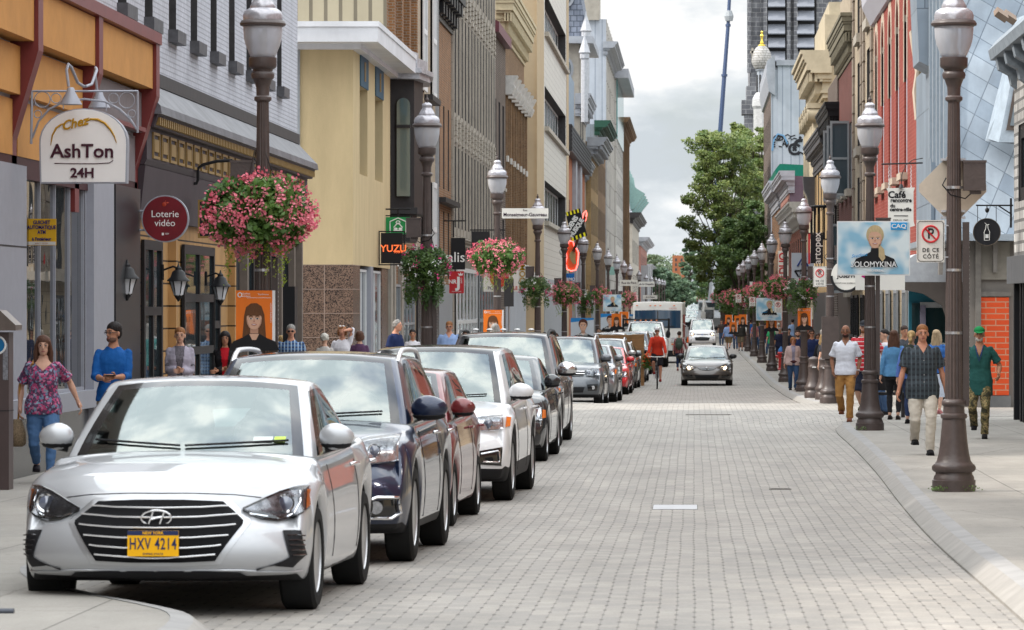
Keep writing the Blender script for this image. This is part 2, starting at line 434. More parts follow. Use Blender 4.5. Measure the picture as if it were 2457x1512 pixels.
def dense(path,step=1.0):
    res=[]
    for (x0,y0),(x1,y1) in zip(path,path[1:]):
        L=math.hypot(x1-x0,y1-y0); n=max(1,int(L/step))
        for i in range(n): res.append((x0+(x1-x0)*i/n,y0+(y1-y0)*i/n))
    return res+[path[-1]]
def smoothp(path,it=2):
    for _ in range(it):
        q=[path[0]]
        for a,b in zip(path,path[1:]):
            q += [(a[0]*.75+b[0]*.25,a[1]*.75+b[1]*.25),(a[0]*.25+b[0]*.75,a[1]*.25+b[1]*.75)]
        path=q+[path[-1]]
    return path
def pavement(name,kerb,xfar,side):
    """kerb polyline (x, Y) with Y ascending; the walk fills from it to x = xfar"""
    kerb=dense(smoothp(kerb),1.0 if kerb[-1][1] < 200 else 2.5)
    w=.27*side
    inner=offset_path(kerb,-.25*side)
    mid=offset_path(kerb,-.12*side)
    mb=MB(); vs=[]; fs=[]
    rows=[]
    for (a,b,c) in zip(kerb,mid,inner):
        xf=xfar
        row=[(a[0],a[1],gr(a[1])-.02),(a[0] ,a[1],gr(a[1])+.02 if gs(a[1])-gr(a[1]) > .05 else gs(a[1])-.006),
               (b[0],b[1],gs(b[1])-.012),(c[0],c[1],gs(c[1])+.004)]
        for k in range(1,4):
            t=k/3; row.append((c[0]+(xf-c[0])*t,c[1],gs(c[1])))
        rows.append(row)
    n=len(rows[0])
    k1=MB()
    for j,r in enumerate(rows): k1.v += r[:4]
    for j in range(len(rows)-1):
        for i in range(3): k1.f.append((j*4+i,(j+1)*4+i,(j+1)*4+i+1,j*4+i+1)); k1.m.append(1 if i < 2 else 0)
    m1=MB()
    for r in rows: m1.v += [(r[3][0],r[3][1],r[3][2]-.004)]+r[4:]
    for j in range(len(rows)-1):
        for i in range(3): m1.f.append((j*4+i,(j+1)*4+i,(j+1)*4+i+1,j*4+i+1)); m1.m.append(0)
    tag(m1.build(name,SLAB,smooth=50),kind='structure')
    return tag(k1.build('kerb',[CURB,CURB2],smooth=35),kind='structure')
pavement('pavement',[(1.9,14),(1.95,22),(1.99,28),(2.05,34),(2.2,42),(2.34,50),(2.42,60),(2.46,69),(2.6,72.2),(3.0,74),(3.9,75.2),(6.2,75.9)],12,1)
pavement('pavement',[(6.2,89.1),(3.8,89.8),(2.85,91),(2.62,93),(2.55,100),(2.58,130),(2.65,300),(3.0,600),(3.6,900)],12,1)
pavement('pavement',[(-2.55,12),(-2.6,21),(-2.7,22.6),(-3.1,23.6),(-3.75,24.9),(-4.25,26.4),(-4.5,28),(-4.5,40),(-4.5,71),(-4.35,72.6),(-3.2,73.6),(-2.55,74.6),(-2.45,76.2),(-3.2,77.6),(-5,78.2),(-8.2,78.4)],-12,-1)
pavement('pavement',[(-8.2,87.2),(-4.6,87.4),(-2.9,87.8),(-2.4,88.8),(-2.45,90.0),(-3.0,91.3),(-4.1,92.2),(-4.5,93.6),(-4.5,110),(-4.5,400),(-4.3,900)],-12,-1)
mb=MB()
for Y in frange(20,72,1.35):
    X=1.95+.00022*(Y-20) ** 2 if Y < 70 else 2.46
for (px,py,w_,l_) in [(1620,1224,.46,.9)]:
    Y=FPX*2.15/(py-VY)
    t=thing('access_cover','pale steel rectangular access cover set in the middle of the paver road','manhole cover',(PX(px,Y),Y,gr(Y)))
    MB().box(-w_*.52,w_*.52,-.12-l_/2,l_/2+.12,-.02,.004).build('frame',M('cover_frame',(.17,.16,.15),.8),t)
    MB().box(-w_/2,w_/2,-l_/2,l_/2,-.02,.008).build('lid',M('cover_lid',(.38,.38,.40),.4,.3,var=.15),t)
for k,(px,py,w_,lab) in enumerate([(1380,1082,.42,'left drain slot'),(1670,964,.7,'dark sewer grate in front of the oncoming sedan'),(1872,1178,.26,'small dark drain slit near the right kerb'),(1700,1000,.9,'thin metal cover across the raised crossing')]):
    if k in (0,1): continue
    Y=FPX*2.17/(py-VY)
    o=MB().box(-w_/2,w_/2,-.1,.1,-.01,.006); 
    for i in range(5): o.box(-w_/2+.02,w_/2-.02,-.085+i*.036,-.07+i*.036,.005,.011,1)
    tag(o.build('drain_grate',[M('iron_dark',(.12,.11,.10),.8),M('iron_bar',(.2,.185,.17),.7)],loc=(PX(px,Y),Y,gr(Y))),lab,'drain grate')
# buildings
REVEAL_SHADE=M('shaded_window_reveal',(.05,.048,.05),.7,var=.2)  # shade of the deep window openings put into the reveal colour
class Face:
    """wall plane: origin (X,Y), axis a along the wall, normal n out of it"""
    def __init__(s,X,Y,ax,nm): s.X,s.Y,s.ax,s.nm=X,Y,ax,nm
    def p(s,a,z,d=0): return (s.X+s.ax[0]*a-s.nm[0]*d,s.Y+s.ax[1]*a-s.nm[1]*d,z)
def LEFT(X): return Face(X,0,(0,1),(1,0))
def RIGHT(X): return Face(X,0,(0,1),(-1,0))
def FRONT(Y): return Face(0,Y,(1,0),(0,-1))
def fbox(mb,F,a0,a1,z0,z1,d0,d1,m=0):
    vs=[F.p(a,z,d) for z in (z0,z1) for a,d in ((a0,d0),(a1,d0),(a1,d1),(a0,d1))]
    return mb.add(vs,[(0,3,2,1),(4,5,6,7),(0,1,5,4),(1,2,6,5),(2,3,7,6),(3,0,4,7)],m)
def fprof(mb,F,a0,a1,prof,m=0):      # profile (d,z) swept along the wall; d negative = proud of it
    return mb.prism(prof,lambda d,z,a: F.p(a,z,d),a0,a1,m)
def wallmesh(F,a0,a1,z0,z1,wins,rev=.22):
    mb=MB()
    As=sorted({a0,a1} | {q for w in wins for q in w[:2]}); Zs=sorted({z0,z1} | {q for w in wins for q in w[2:4]})
    As=[a for a in As if a0-1e-6 <= a <= a1+1e-6]; Zs=[z for z in Zs if z0-1e-6 <= z <= z1+1e-6]
    for i in range(len(As)-1):
        for j in range(len(Zs)-1):
            ca,cz=(As[i]+As[i+1])/2,(Zs[j]+Zs[j+1])/2
            if any(w[0] < ca < w[1] and w[2] < cz < w[3] for w in wins): continue
            mb.add([F.p(As[i],Zs[j]),F.p(As[i+1],Zs[j]),F.p(As[i+1],Zs[j+1]),F.p(As[i],Zs[j+1])],[(0,1,2,3)])
    for w in wins:
        a,b,c,e=max(w[0],a0),min(w[1],a1),max(w[2],z0),min(w[3],z1)
        for (p,q) in (((a,c),(b,c)),((b,c),(b,e)),((b,e),(a,e)),((a,e),(a,c))):
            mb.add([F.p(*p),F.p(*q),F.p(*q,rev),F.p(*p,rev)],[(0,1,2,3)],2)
        if len(w) > 4 and w[4] == 'arch':       # fill the spandrels
            r=(b-a)/2; n=8
            for sg,ax in ((-1,a),(1,b)):
                pts=[(ax,e-r)]+[((a+b)/2+sg*r*math.cos(math.pi/2*k/n),e-r+r*math.sin(math.pi/2*k/n)) for k in range(n+1)]+[(ax,e)]
                for dd in (0.0,):
                    mb.add([F.p(*q,.002) for q in pts[1:]],[tuple(range(len(pts)-1))])
                for k in range(1,n+1):
                    mb.add([F.p(*pts[k],.002),F.p(*pts[k+1],.002),F.p(*pts[k+1],rev),F.p(*pts[k],rev)],[(0,1,2,3)],2)
    return mb
def solid(mb,F,a0,a1,z0,z1,depth,m=0):   # rest of the block behind a facade sheet
    P=F.p
    mb.add([P(a0,z0,0),P(a0,z1,0),P(a0,z1,depth),P(a0,z0,depth)],[(0,1,2,3)],m)
    mb.add([P(a1,z0,0),P(a1,z1,0),P(a1,z1,depth),P(a1,z0,depth)],[(0,1,2,3)],m)
    mb.add([P(a0,z0,depth),P(a0,z1,depth),P(a1,z1,depth),P(a1,z0,depth)],[(0,1,2,3)],m)
    mb.add([P(a0,z1,0),P(a1,z1,0),P(a1,z1,depth),P(a0,z1,depth)],[(0,1,2,3)],m)
FR_W=M('white_frames',(.66,.67,.68),.5,var=.05)
FR_D=M('dark_frames',(.05,.048,.05),.5,var=.1)
FR_G=M('grey_frames',(.3,.32,.34),.5,var=.1)
def window(F,w,par,frame=None,glass=None,d=.16,fw=.06,bars=(0,1),name='window',pane=True):
    a,b,c,e=w[:4]
    mb=MB(); frame=frame or FR_D; glass=glass or GLASSD
    arch=len(w) > 4 and w[4] == 'arch'
    fbox(mb,F,a,a+fw,c,e,d-.05,d); fbox(mb,F,b-fw,b,c,e,d-.05,d)
    fbox(mb,F,a+fw,b-fw,c,c+fw,d-.05,d); fbox(mb,F,a+fw,b-fw,e-fw,e,d-.05,d)
    nv,nh=bars
    for i in range(1,nv+1):
        x=a+(b-a)*i/(nv+1); fbox(mb,F,x-fw*.4,x+fw*.4,c+fw,e-fw,d-.045,d)
    for i in range(1,nh+1):
        z=c+(e-c)*i/(nh+1); fbox(mb,F,a+fw,b-fw,z-fw*.45,z+fw*.45,d-.048,d)
    o=mb.build(name,frame,par)
    pm=MB(); pm.add([F.p(a,c,d-.012),F.p(b,c,d-.012),F.p(b,e,d-.012),F.p(a,e,d-.012)],[(0,1,2,3)])
    pm.build('pane',glass,o)
    return o
def building(label,F,a0,a1,z1,mat,wins=(),name='building',z0=None,depth=10,rev=.25,wk=None,sills=None,back=None,cat='building',group=None,wpart=True,revm=None):
    t=thing(name,label,cat,F.p((a0+a1)/2,0,0)[:2]+(0,),0,group)
    ox,oy=t.location.x,t.location.y
    z0=min(gs(q) for q in (max(20,a0 if F.ax[1] else F.Y),max(20,a1 if F.ax[1] else F.Y)))-.3 if z0 is None else z0
    G=Face(F.X-ox,F.Y-oy,F.ax,F.nm)
    mb=wallmesh(G,a0,a1,z0,z1,wins,rev)
    solid(mb,G,a0,a1,z0,z1,depth,1 if back else 0)
    mb.build('wall',[mat,back or mat,revm or REVEAL_SHADE],t)
    wk=wk or {}
    for w in wins: window(G,w,t,**wk)
    if sills:
        for w in wins:
            fbox(MB(),G,w[0]-.08,w[1]+.08,w[2]-sills[1],w[2],-sills[2],rev*.5).build('sill',sills[0],t)
    return t,G
def grid(a0,a1,n,wd,rows,m=.0,kind=None):
    r=[]
    st=(a1-a0-2*m)/n
    for z0,z1 in rows:
        for i in range(n):
            c=a0+m+st*(i+.5); r.append((c-wd/2,c+wd/2,z0,z1)+((kind,) if kind else ()))
    return r
def cornice(F,a0,a1,z,h,proj,mat,par,dent=0,name='cornice',back=0.0,dm=None,sect=None):
    """stack of moulded courses that returns round both ends"""
    mb=MB()
    lay=[(0,.10,.10),(.10,.16,.18),(.16,.34,.12),(.34,.40,.26),(.40,.52,.34),(.52,.58,.62),(.58,.74,.80),(.74,.80,.88),(.80,.92,.96),(.92,1.0,1.05)]
    for l0,l1,pr in lay:
        q=proj*pr; e=min(q,.5)
        fbox(mb,F,a0-e,a1+e,z-h+l0*h,z-h+l1*h,-q,back+.3)
    if dent:
        n=max(2,int((a1-a0)/dent)); w_=dent*.24
        for i in range(n):
            a=a0+(i+.5)*(a1-a0)/n
            fbox(mb,F,a-w_,a+w_,z-h*.66,z-h*.44,-proj*.72,0); fbox(mb,F,a-w_*.8,a+w_*.8,z-h*.9,z-h*.66,-proj*.42,0)
        for j in range(3):
            d0=-proj*.12-j*proj*.22; fbox(mb,F,a0-.35+.0,a0,z-h*.66,z-h*.46,d0-proj*.11,d0)
    return mb.build(name,mat,par)
# brick and stone
WB=MBR('white_painted_brick',S(206,207,216,1.3),S(198,199,208,1.3),S(178,178,186,1.3),.22,.078,.010,.7,.9,dirt=.10)
ORB=MBR('orange_brown_brick',S(170,118,75),S(140,98,66),S(165,150,132),dirt=.2)
BGB=MBR('beige_brick',S(196,180,156),S(178,160,136),S(186,176,160),dirt=.12)
BRB=MBR('dark_brown_brick',S(98,80,72),S(82,66,60),S(150,140,130),.22,.09,.014)
TNB=MBR('tan_brown_brick',S(150,115,82),S(120,90,65),S(150,132,110),dirt=.2)
YLB=MBR('yellow_brick',S(200,165,112),S(182,150,105),S(180,160,130))
RDB=MBR('red_painted_brick',S(160,78,68),S(148,70,62),S(172,110,98),.3,.1,.008,dirt=.12)
DRB=MBR('dark_red_brick',S(126,76,70),S(108,66,62),S(120,88,82),dirt=.2)
PKB=MBR('pink_brick',S(176,112,98),S(164,100,88),S(185,160,150),dirt=.15)
ORG=MBR('orange_painted_brick',S(214,84,44,1.1),S(205,78,42,1.1),S(212,150,120),.42,.125,.014,dirt=.05)
OB2=MBR('plain_orange_brick',S(186,112,76),S(176,104,70),S(170,120,92),dirt=.12)
GST=MBR('grey_limestone_blocks',S(186,178,166),S(174,166,156),S(140,132,122),1.5,.62,.012,dirt=.22,bump=.5)
GSM=M('smooth_grey_stone',S(182,175,164),.85,scale=1.2,var=.2,bump=.2)
BST=MBR('beige_stone_blocks',S(205,188,158),S(192,176,150),S(160,146,126),.7,.36,.012,dirt=.15)
RST=MBR('rough_stone_blocks',S(205,202,198),S(168,165,162),S(120,118,116),.42,.2,.03,bump=1,dirt=.3)
TWR=MBR('dark_tower_stone',S(140,141,146),S(112,113,119),S(168,168,170),.95,.5,.04,dirt=.3)
WTL=MBR('white_glazed_tiles',S(222,218,208),S(216,212,203),S(150,140,128),1.15,.33,.01,.45,.2,dirt=.08)
STU=M('yellow_stucco',S(219,197,155),.9,scale=1.5,stretch=(1.5,1.5,.35),var=.1,bump=.35,bscale=60)
TAN=M('tan_stucco',S(196,176,146),.85,scale=.8,var=.08)
ZINC=MBR('diamond_zinc_shingles',S(178,190,202),S(138,154,171),S(112,126,140),.46,.44,.010,.38,.7,offset=0,dirt=.2,diag=38)
ZINS=MBR('seamed_zinc',S(152,166,180),S(140,154,168),S(104,116,130),.5,2.2,.014,.38,.6,dirt=.15)
ZIN2=MBR('blue_grey_metal_panels',S(140,158,178),S(128,148,168),S(165,178,190),.9,.75,.02,.45,.3,dirt=.12)
GMET=M('grey_sheet_metal',S(176,180,188),.5,.3,scale=1.5,var=.15)
WMET=MBR('white_corrugated_siding',S(196,202,212),S(192,198,208),S(158,166,178),.62,60,.05,.55,.4,offset=0,dirt=.08)
CRB=MBR('beige_corrugated_siding',S(178,168,144),S(174,164,140),S(120,112,96),.38,60,.05,.6,.8,offset=0,dirt=.06)
PURP=M('purple_brown_fascia',S(72,62,68),.55,scale=2,var=.15)
MAR=M('maroon_painted_steel',S(122,42,40),.42,var=.1,scale=4)
OCH=M('ochre_panel',S(208,150,84),.75,var=.1,scale=2.5,bump=.1)
SIDING=MBR('wood_composite_siding',S(196,152,98),S(184,142,92),S(60,45,32),3.2,.34,.014,.6,.5,dirt=.15)
GALU=M('light_grey_aluminium',S(176,179,190),.45,.2,var=.05)
GRAN=None
def granite():
    m,nt,b=_new('speckled_brown_granite'); N,LK=nt.nodes.new,nt.links.new
    tc=N('ShaderNodeTexCoord'); vo=N('ShaderNodeTexVoronoi'); vo.inputs['Scale'].default_value=60; LK(tc.outputs['Object'],vo.inputs[0])
    cr=N('ShaderNodeValToRGB'); cr.color_ramp.elements[0].color=(.03,.022,.02,1); cr.color_ramp.elements[1].color=(*S(142,116,100),1)
    cr.color_ramp.elements[0].position=.3; cr.color_ramp.elements[1].position=.5
    sp=N('ShaderNodeSeparateColor'); LK(vo.outputs['Color'],sp.inputs[0]); LK(sp.outputs[0],cr.inputs[0]); LK(cr.outputs[0],b.inputs['Base Color'])
    b.inputs['Roughness'].default_value=.25
    return m
GRAN=granite()
GOLD=M('gold_paint',S(165,135,82),.45,.2,var=.05)
# left side
XL=-7.8
t,G=building('unseen brick block before the restaurant, added to shade the near road',LEFT(-8.2),27,39.5,12.5,BRB,grid(27,39.5,4,1.2,[(6,8),(9.5,11.5)]),name='brick_building')  # out-of-view block added so the near road lies in shadow
building('lower unseen block starting the left row, sized to shape the sun patch',LEFT(-8.2),2,26.9,8.6,BRB,[],name='brick_building')  # added out of view, low enough to leave a sun patch on the road
# restaurant with ochre panels
t,F=building('restaurant front with ochre panels, maroon steel fins and big shop window',LEFT(-7.95),40,56.6,5.7,GALU,
    [(47.1,51.7,.95,3.62),(40.6,44.0,.95,3.62)],name='restaurant_building',depth=9,rev=.07,
    wk=dict(frame=GALU,glass=MGL('shop_glass',(.025,.028,.03),.01,1.8),d=.06,fw=.04,bars=(3,0)))
RB=t
mb=MB(); fbox(mb,F,40,56.2,.02,.72,-.03,0); mb.build('plinth',MBR('black_tiles',(.03,.03,.032),(.028,.028,.03),(.09,.09,.09),.6,.42,.008,.2,.1),t)
mb=MB(); fbox(mb,F,40,56.2,-.25,.02,-.08,0); mb.build('footing',M('footing_concrete',(.32,.3,.27),.9,var=.25),t)
mb=MB(); fbox(mb,F,40,52.4,.72,.95,-.12,0); mb.build('sill',GALU,t)
mb=MB(); fbox(mb,F,44.4,47.0,.72,3.7,-.03,0); q_=mb.build('pillar',GALU,t); fbox(MB(),F,44.38,47.02,2.73,2.75,-.033,0).build('joint',DARK,q_)
mb=MB(); fbox(mb,F,51.8,53.6,-.1,3.7,-.10,0); mb.build('pillar',GALU,t)
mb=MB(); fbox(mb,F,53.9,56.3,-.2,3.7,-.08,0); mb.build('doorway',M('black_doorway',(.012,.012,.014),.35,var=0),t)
fins=[41.6,46.2,50.9,56.3]
for i,fy in enumerate(fins):
    mb=MB(); pr=[(-.33,5.86),(-.33,5.02),(-.02,3.98),(-.02,3.25),(.2,3.25),(.2,5.86)]
    fprof(mb,F,fy-.17,fy+.17,pr); mb.build('fin',MAR,t)
mb=MB(); fprof(mb,F,40,56.5,[(-.36,5.76),(-.36,5.92),(.4,6.0),(.4,5.7)]); mb.build('coping',MAR,t)
for i,(a,b) in enumerate(zip([40]+fins,fins)):
    a2,b2=a+.18,b-.18
    for k,(za,zb,dd) in enumerate([(5.12,5.74,-.28),(4.5,5.06,-.12),(3.8,4.45,-.03)]):
        mb=MB(); fbox(mb,F,a2,b2,za,zb,dd,.25); mb.build('panel',OCH if (k == 0 or i < 3) else M('grey_panel',S(128,118,120),.6,var=.12),t)
mb=MB(); fbox(mb,F,40,56.4,3.55,3.8,-.02,.1); mb.build('soffit',M('dark_maroon',S(70,26,28),.5,var=.1),t)
fbox(MB(),F,51.2,56.0,4.5,4.56,-.2,-.12).build('rail',MAR,t)
building('dark ribbed metal storey set back above the restaurant roof',LEFT(-8.9),40,51.8,11.5,MBR('dark_ribbed_siding',S(92,94,104),S(88,90,100),S(40,40,46),.16,60,.04,.5,1,offset=0),[],name='upper_storey',z0=5.4,depth=8)
# white painted brick building
wz=[55.4,58.1,60.75,63.35,65.95,68.55,71.2,73.8,76.4,79.0]
wins=[(c-.42,c+.42,6.25,9.6) for c in wz[:9]]+[(c-.42,c+.42,10.6,12.9) for c in wz[:9]]
wins=[w for w in wins if w[1] < 79.6]
t,F=building('white painted brick building with narrow dark windows above a panelled storefront',LEFT(-8.0),51.9,79.9,13.6,WB,wins,name='brick_building',rev=.34,depth=9,
    wk=dict(frame=FR_D,glass=GLASSD,d=.3,fw=.1),sills=(M('weathered_grey_sill',(.085,.085,.092),.5,.2,var=.3),.19,.15),z0=3)
cornice(F,51.9,79.95,13.6,.5,.4,FR_D,t)
WBT=t
mb=MB(); fprof(mb,F,56.4,79.95,[(.0,5.32),(-.40,4.9),(-.42,4.78),(.0,4.78)]); mb.build('awning_roof',M('silvery_flashing',(.13,.13,.145),.45,.5,var=.35,scale=2),t)
mb=MB(); fbox(mb,F,56.4,79.95,5.3,5.5,-.04,0); mb.build('flashing',M('brown_black_flashing',(.05,.045,.045),.6),t)
mb=MB(); fprof(mb,F,56.45,79.9,[(0,4.79),(-.36,4.79),(-.3,4.6),(-.2,4.6),(-.2,4.14),(-.16,4.06),(0,4.06)]); mb.build('entablature',PURP,t)
mb=MB()
n=108
for i in range(n): fbox(mb,F,56.6+i*.215,56.6+i*.215+.1,4.63,4.74,-.37,-.3)
mb.build('dentils',GOLD,t)
for i in range(24):
    a=57.0+i*.93
    mb=MB()
    for q in ((a,a+.7,4.17,4.21),(a,a+.7,4.51,4.55),(a,a+.05,4.21,4.51),(a+.65,a+.7,4.21,4.51)): fbox(mb,F,*q,-.225,-.2)
    fbox(mb,F,a+.12,a+.58,4.27,4.45,-.225,-.2)
    mb.build('gold_square',GOLD,t)
mb=MB(); fprof(mb,F,56.45,79.9,[(0,4.05),(-.18,4.05),(-.1,3.3),(0,3.3)]); mb.build('fascia',PURP,t)
S_Y0,S_Y1=56.5,79.8
mb=MB(); fbox(mb,F,S_Y0,68.4,-.4,3.32,-.02,.3); mb.build('timber_siding',SIDING,t)
mb=MB(); fbox(mb,F,68.4,79.85,-.4,3.32,.0,.3); mb.build('storefront',M('charcoal_front',(.02,.02,.023),.5,var=.2),t)
for (a,b,z0_,z1_) in [(57.0,59.0,-.1,3.0),(61.5,65.4,.5,3.0),(65.3,66.2,.6,2.3)]:
    window(F,(a,b,z0_,z1_),t,frame=BLACK,d=-.04,fw=.14,bars=(1 if b-a > 1.5 else 0,2))
for a in (60.2,67.9,69.8,71.6,73.5,75.6,78,79.5):
    fbox(MB(),F,a-.1,a+.1,-.2,3.3,-.14,0).build('pilaster',M('taupe_post',(.16,.13,.11),.6) if a > 68 else SIDING,t)
for a in (70.7,72.5,74.5,76.8):
    window(F,(a-.7,a+.7,.3,3.1),t,frame=BLACK,d=-.02,fw=.1,bars=(0,1))
fbox(MB(),F,73.2,73.7,1.2,2.4,-.62,-.4).build('loudspeaker',BLACK,t)
# yellow corner building beyond the side street
t,F=building('yellow stucco corner building with a white overhanging flat roof and granite base',LEFT(-7.75),90,101,7.95,STU,
    [(91.8,94.0,5.1,7.15),(96.2,98.6,5.1,7.15)],name='corner_building',revm=STU,z0=2.98,rev=.35,depth=9,
    wk=dict(frame=FR_G,glass=GLASSB,d=.3,bars=(0,0)))
for a,b in ((91.8,94.0),(96.2,98.6)):
    mb=MB(); fbox(mb,F,a,b,7.15,7.9,-.03,.0); h=mb.build('window_header',M('teal_panel',S(62,98,120),.6,var=.1),t)
    c=(a+b)/2
    fbox(MB(),F,c-.12,c+.12,7.3,7.75,-.05,-.03).build('header_slot',GOLD,h)
ox=t.location.x; oy=t.location.y
def loc(mb): mb.v=[(v[0]-ox,v[1]-oy,v[2]) for v in mb.v]; return mb
mb=MB()      # overhanging roof slab, chamfered fascia
x0,x1,y0,y1=-17,-7.08,89.0,101.2
for (a,z0_,z1_) in ((0,8.32,8.44),(.03,7.98,8.32)):
    mb.box(x0,x1-a,y0+a,y1,z0_,z1_)
mb.box(x0,-7.55,89.7,101.1,7.86,7.98)
loc(mb).build('roof',M('white_metal_roof',(.62,.63,.66),.45,.1,var=.12,scale=1.2),t)
for q in ((-9.0,-7.75,90,91.9),(-8.6,-7.8,98.9,101)): loc(MB().box(*q,-.5,2.98)).build('granite_cladding',GRAN,t)
gj=MB()
for k in range(6): gj.box(-9.01,-7.742,89.99,91.9,.22+k*.55-.008,.22+k*.55+.008)
gj.box(-8.41,-8.39,89.992,89.999,-.5,2.97); loc(gj).build('cladding_joints',M('joint_pale',(.3,.22,.18),.6),t)
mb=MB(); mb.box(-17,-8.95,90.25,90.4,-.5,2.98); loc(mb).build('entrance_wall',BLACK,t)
mb=MB(); mb.box(-9.72,-9.62,90.0,90.1,-.4,2.95); mb.box(-9.05,-8.97,90.0,90.1,-.4,2.95); mb.box(-9.62,-9.05,90,90.1,2.86,2.95); loc(mb).build('door_frame',FR_W,t)
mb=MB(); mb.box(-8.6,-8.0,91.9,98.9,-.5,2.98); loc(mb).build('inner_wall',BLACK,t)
F2=Face(F.X,F.Y,F.ax,F.nm)
window(F2,(91.95,94.6,.2,2.9),t,frame=FR_W,glass=GLASSB,d=.12,bars=(1,0))
window(F2,(95.4,98.8,.2,2.9),t,frame=FR_W,glass=GLASSB,d=.12,bars=(1,0))
mb=MB(); fbox(mb,F,94.65,95.3,-.5,2.98,-.03,.2); mb.build('post',GALU,t)
window(Face(-t.location.x,90-t.location.y,(1,0),(0,-1)),(-9.3,-8.95,4.0,7.9),t,frame=FR_G,d=-.02)
# taller brown brick house behind it, with corrugated end wall
t,F=building('tall brown brick house with vertical piers and a beige corrugated end wall',LEFT(-7.85),101.2,111,15,ORB,
    grid(102.3,110.8,3,.7,[(7.9,11.2),(12,14.2)]),name='brick_house',depth=11,back=CRB,wk=dict(frame=FR_W,d=.2))
for a in (101.9,104.6,107.3,110.1): fbox(MB(),F,a-.22,a+.22,7.9,14.9,-.16,0).build('pier',ORB,t)
mb=MB()       # bay window
bp=[(0,101.5),(-.66,101.75),(-.78,103.3),(-.66,104.85),(0,105.1)]
def bay(mb,z0_,z1_,k=1.0,c0=103.3):
    pts=[F.p(c0+(y-103.3)*k,0,d*k)[:2] for d,y in bp]
    mb.prism(pts,lambda p,q,a: (p,q,a),z0_,z1_)
bay(mb,4.55,7.85); mb.build('bay_window',M('dark_brown_wood',(.03,.025,.025),.5,var=.2),t)
mb=MB(); bay(mb,4.4,4.56,1.15); bay(mb,3.7,4.4,.8); mb.build('bay_base',DARK,t)
mb=MB(); bay(mb,7.85,8.0,1.25); bay(mb,8.0,8.12,1.35); bay(mb,8.12,8.4,1.15); bay(mb,8.4,8.62,.85); bay(mb,8.62,8.72,.5); mb.build('bay_roof',M('bay_roof_metal',(.42,.42,.45),.45,.5,var=.35),t)
FB=Face(-t.location.x,101.62-t.location.y,(1,0),(0,-1))
mb=MB(); mb.add([],[])
ww=(-7.62,-7.28,4.85,7.35)
pl=[(-7.62,4.85),(-7.28,4.85)]+[(-7.45+.17*math.cos(R(a)),7.2+.17*math.sin(R(a))) for a in range(0,181,20)]
MB().prism(pl,lambda p,q,a: (p-t.location.x,a-t.location.y,q),101.5,101.7).build('arched_pane',MGL('bay_glass',(.1,.14,.14),.04,2.2),t)
MB().box(-7.63-t.location.x,-7.27-t.location.x,101.45-t.location.y,101.6-t.location.y,6.6,6.68).build('window_bar',DARK,t)
window(F,(103,104.6,.1,2.6),t,frame=FR_G,d=-.05,bars=(1,1)); window(F,(106,110,.3,2.8),t,frame=FR_G,d=-.05,bars=(2,1))
for a in (101.4,102.6,105.2): fbox(MB(),F,a-.22,a+.22,-.4,3.4,-.12,0).build('stone_pier',GSM,t)
# beige brick with white window frames
t,F=building('pale beige brick building with tall white window frames',LEFT(-7.8),111.05,120.4,15,BGB,
    grid(111.6,120,2,1.5,[(2.9,5.7),(8.2,11.6),(12.5,14.5)]),name='brick_building',wk=dict(frame=FR_W,glass=GLASSB,d=-.06,fw=.16,bars=(1,1)),rev=.1)
fbox(MB(),F,111.1,120.3,-.4,2.7,-.06,0).build('shopfront',M('black_tile_front',(.02,.02,.025),.25),t)
fbox(MB(),F,114.5,118.2,8.0,8.16,-.25,.1).build('sill',DARK,t)
mb=MB(); fbox(mb,F,119.4,119.55,2.7,15,-.1,0); mb.build('pipe',FR_G,t)
# orange brown brick with black bracketed cornice
t,F=building('orange-brown brick building under a heavy black bracketed cornice',LEFT(-7.85),120.45,128,12.2,ORB,
    grid(120.7,127.8,3,.62,[(2.9,5.0),(5.7,8.3)]),name='brick_building',wk=dict(frame=FR_D,d=.2),rev=.22)
cornice(F,120.2,128.2,12.4,1.6,.55,BLACK,t,dent=1.3)
fbox(MB(),F,120.5,128,5.2,5.35,-.3,0).build('string_course',DARK,t)
fbox(MB(),F,120.6,127.9,-.6,2.7,-.05,0).build('shopfront',FR_G,t)
# tall grey stone block with dense vertical piers
rows=[(4.6,7.25),(8.35,11.7),(12.9,16.2),(17.2,20)]
t,F=building('tall grey stone office block with close vertical piers and carved panels',LEFT(-7.8),128.05,155.5,21,GST,
    grid(128.3,155.3,14,.95,rows),name='stone_building',wk=dict(frame=FR_D,d=.25),rev=.34)
for i in range(14):
    a=128.3+27/14*i
    fbox(MB(),F,a-.15,a+.15,4.3,21,-.035,0).build('pier',GSM,t)
for zz in (7.3,11.75,16.25):
    for i in range(14):
        a=128.3+27/14*(i+.5); mb=MB()
        fbox(mb,F,a-.4,a+.4,zz+.06,zz+.2,-.07,0)
        for k in range(4): fbox(mb,F,a-.28+(k % 2)*.05,a+.28-(k % 2)*.05,zz+.3+k*.16,zz+.42+k*.16,-.07,0)
        mb.build('carved_panel',GSM,t)
cornice(F,128,155.6,4.2,.55,.4,GSM,t,name='ledge')
window(F,(129,141,-.3,3.3),t,frame=FR_W,glass=GLASSB,d=-.05,fw=.14,bars=(5,1)); window(F,(142.5,154.5,-.3,3.3),t,frame=FR_G,glass=GLASSD,d=-.05,fw=.14,bars=(5,1))
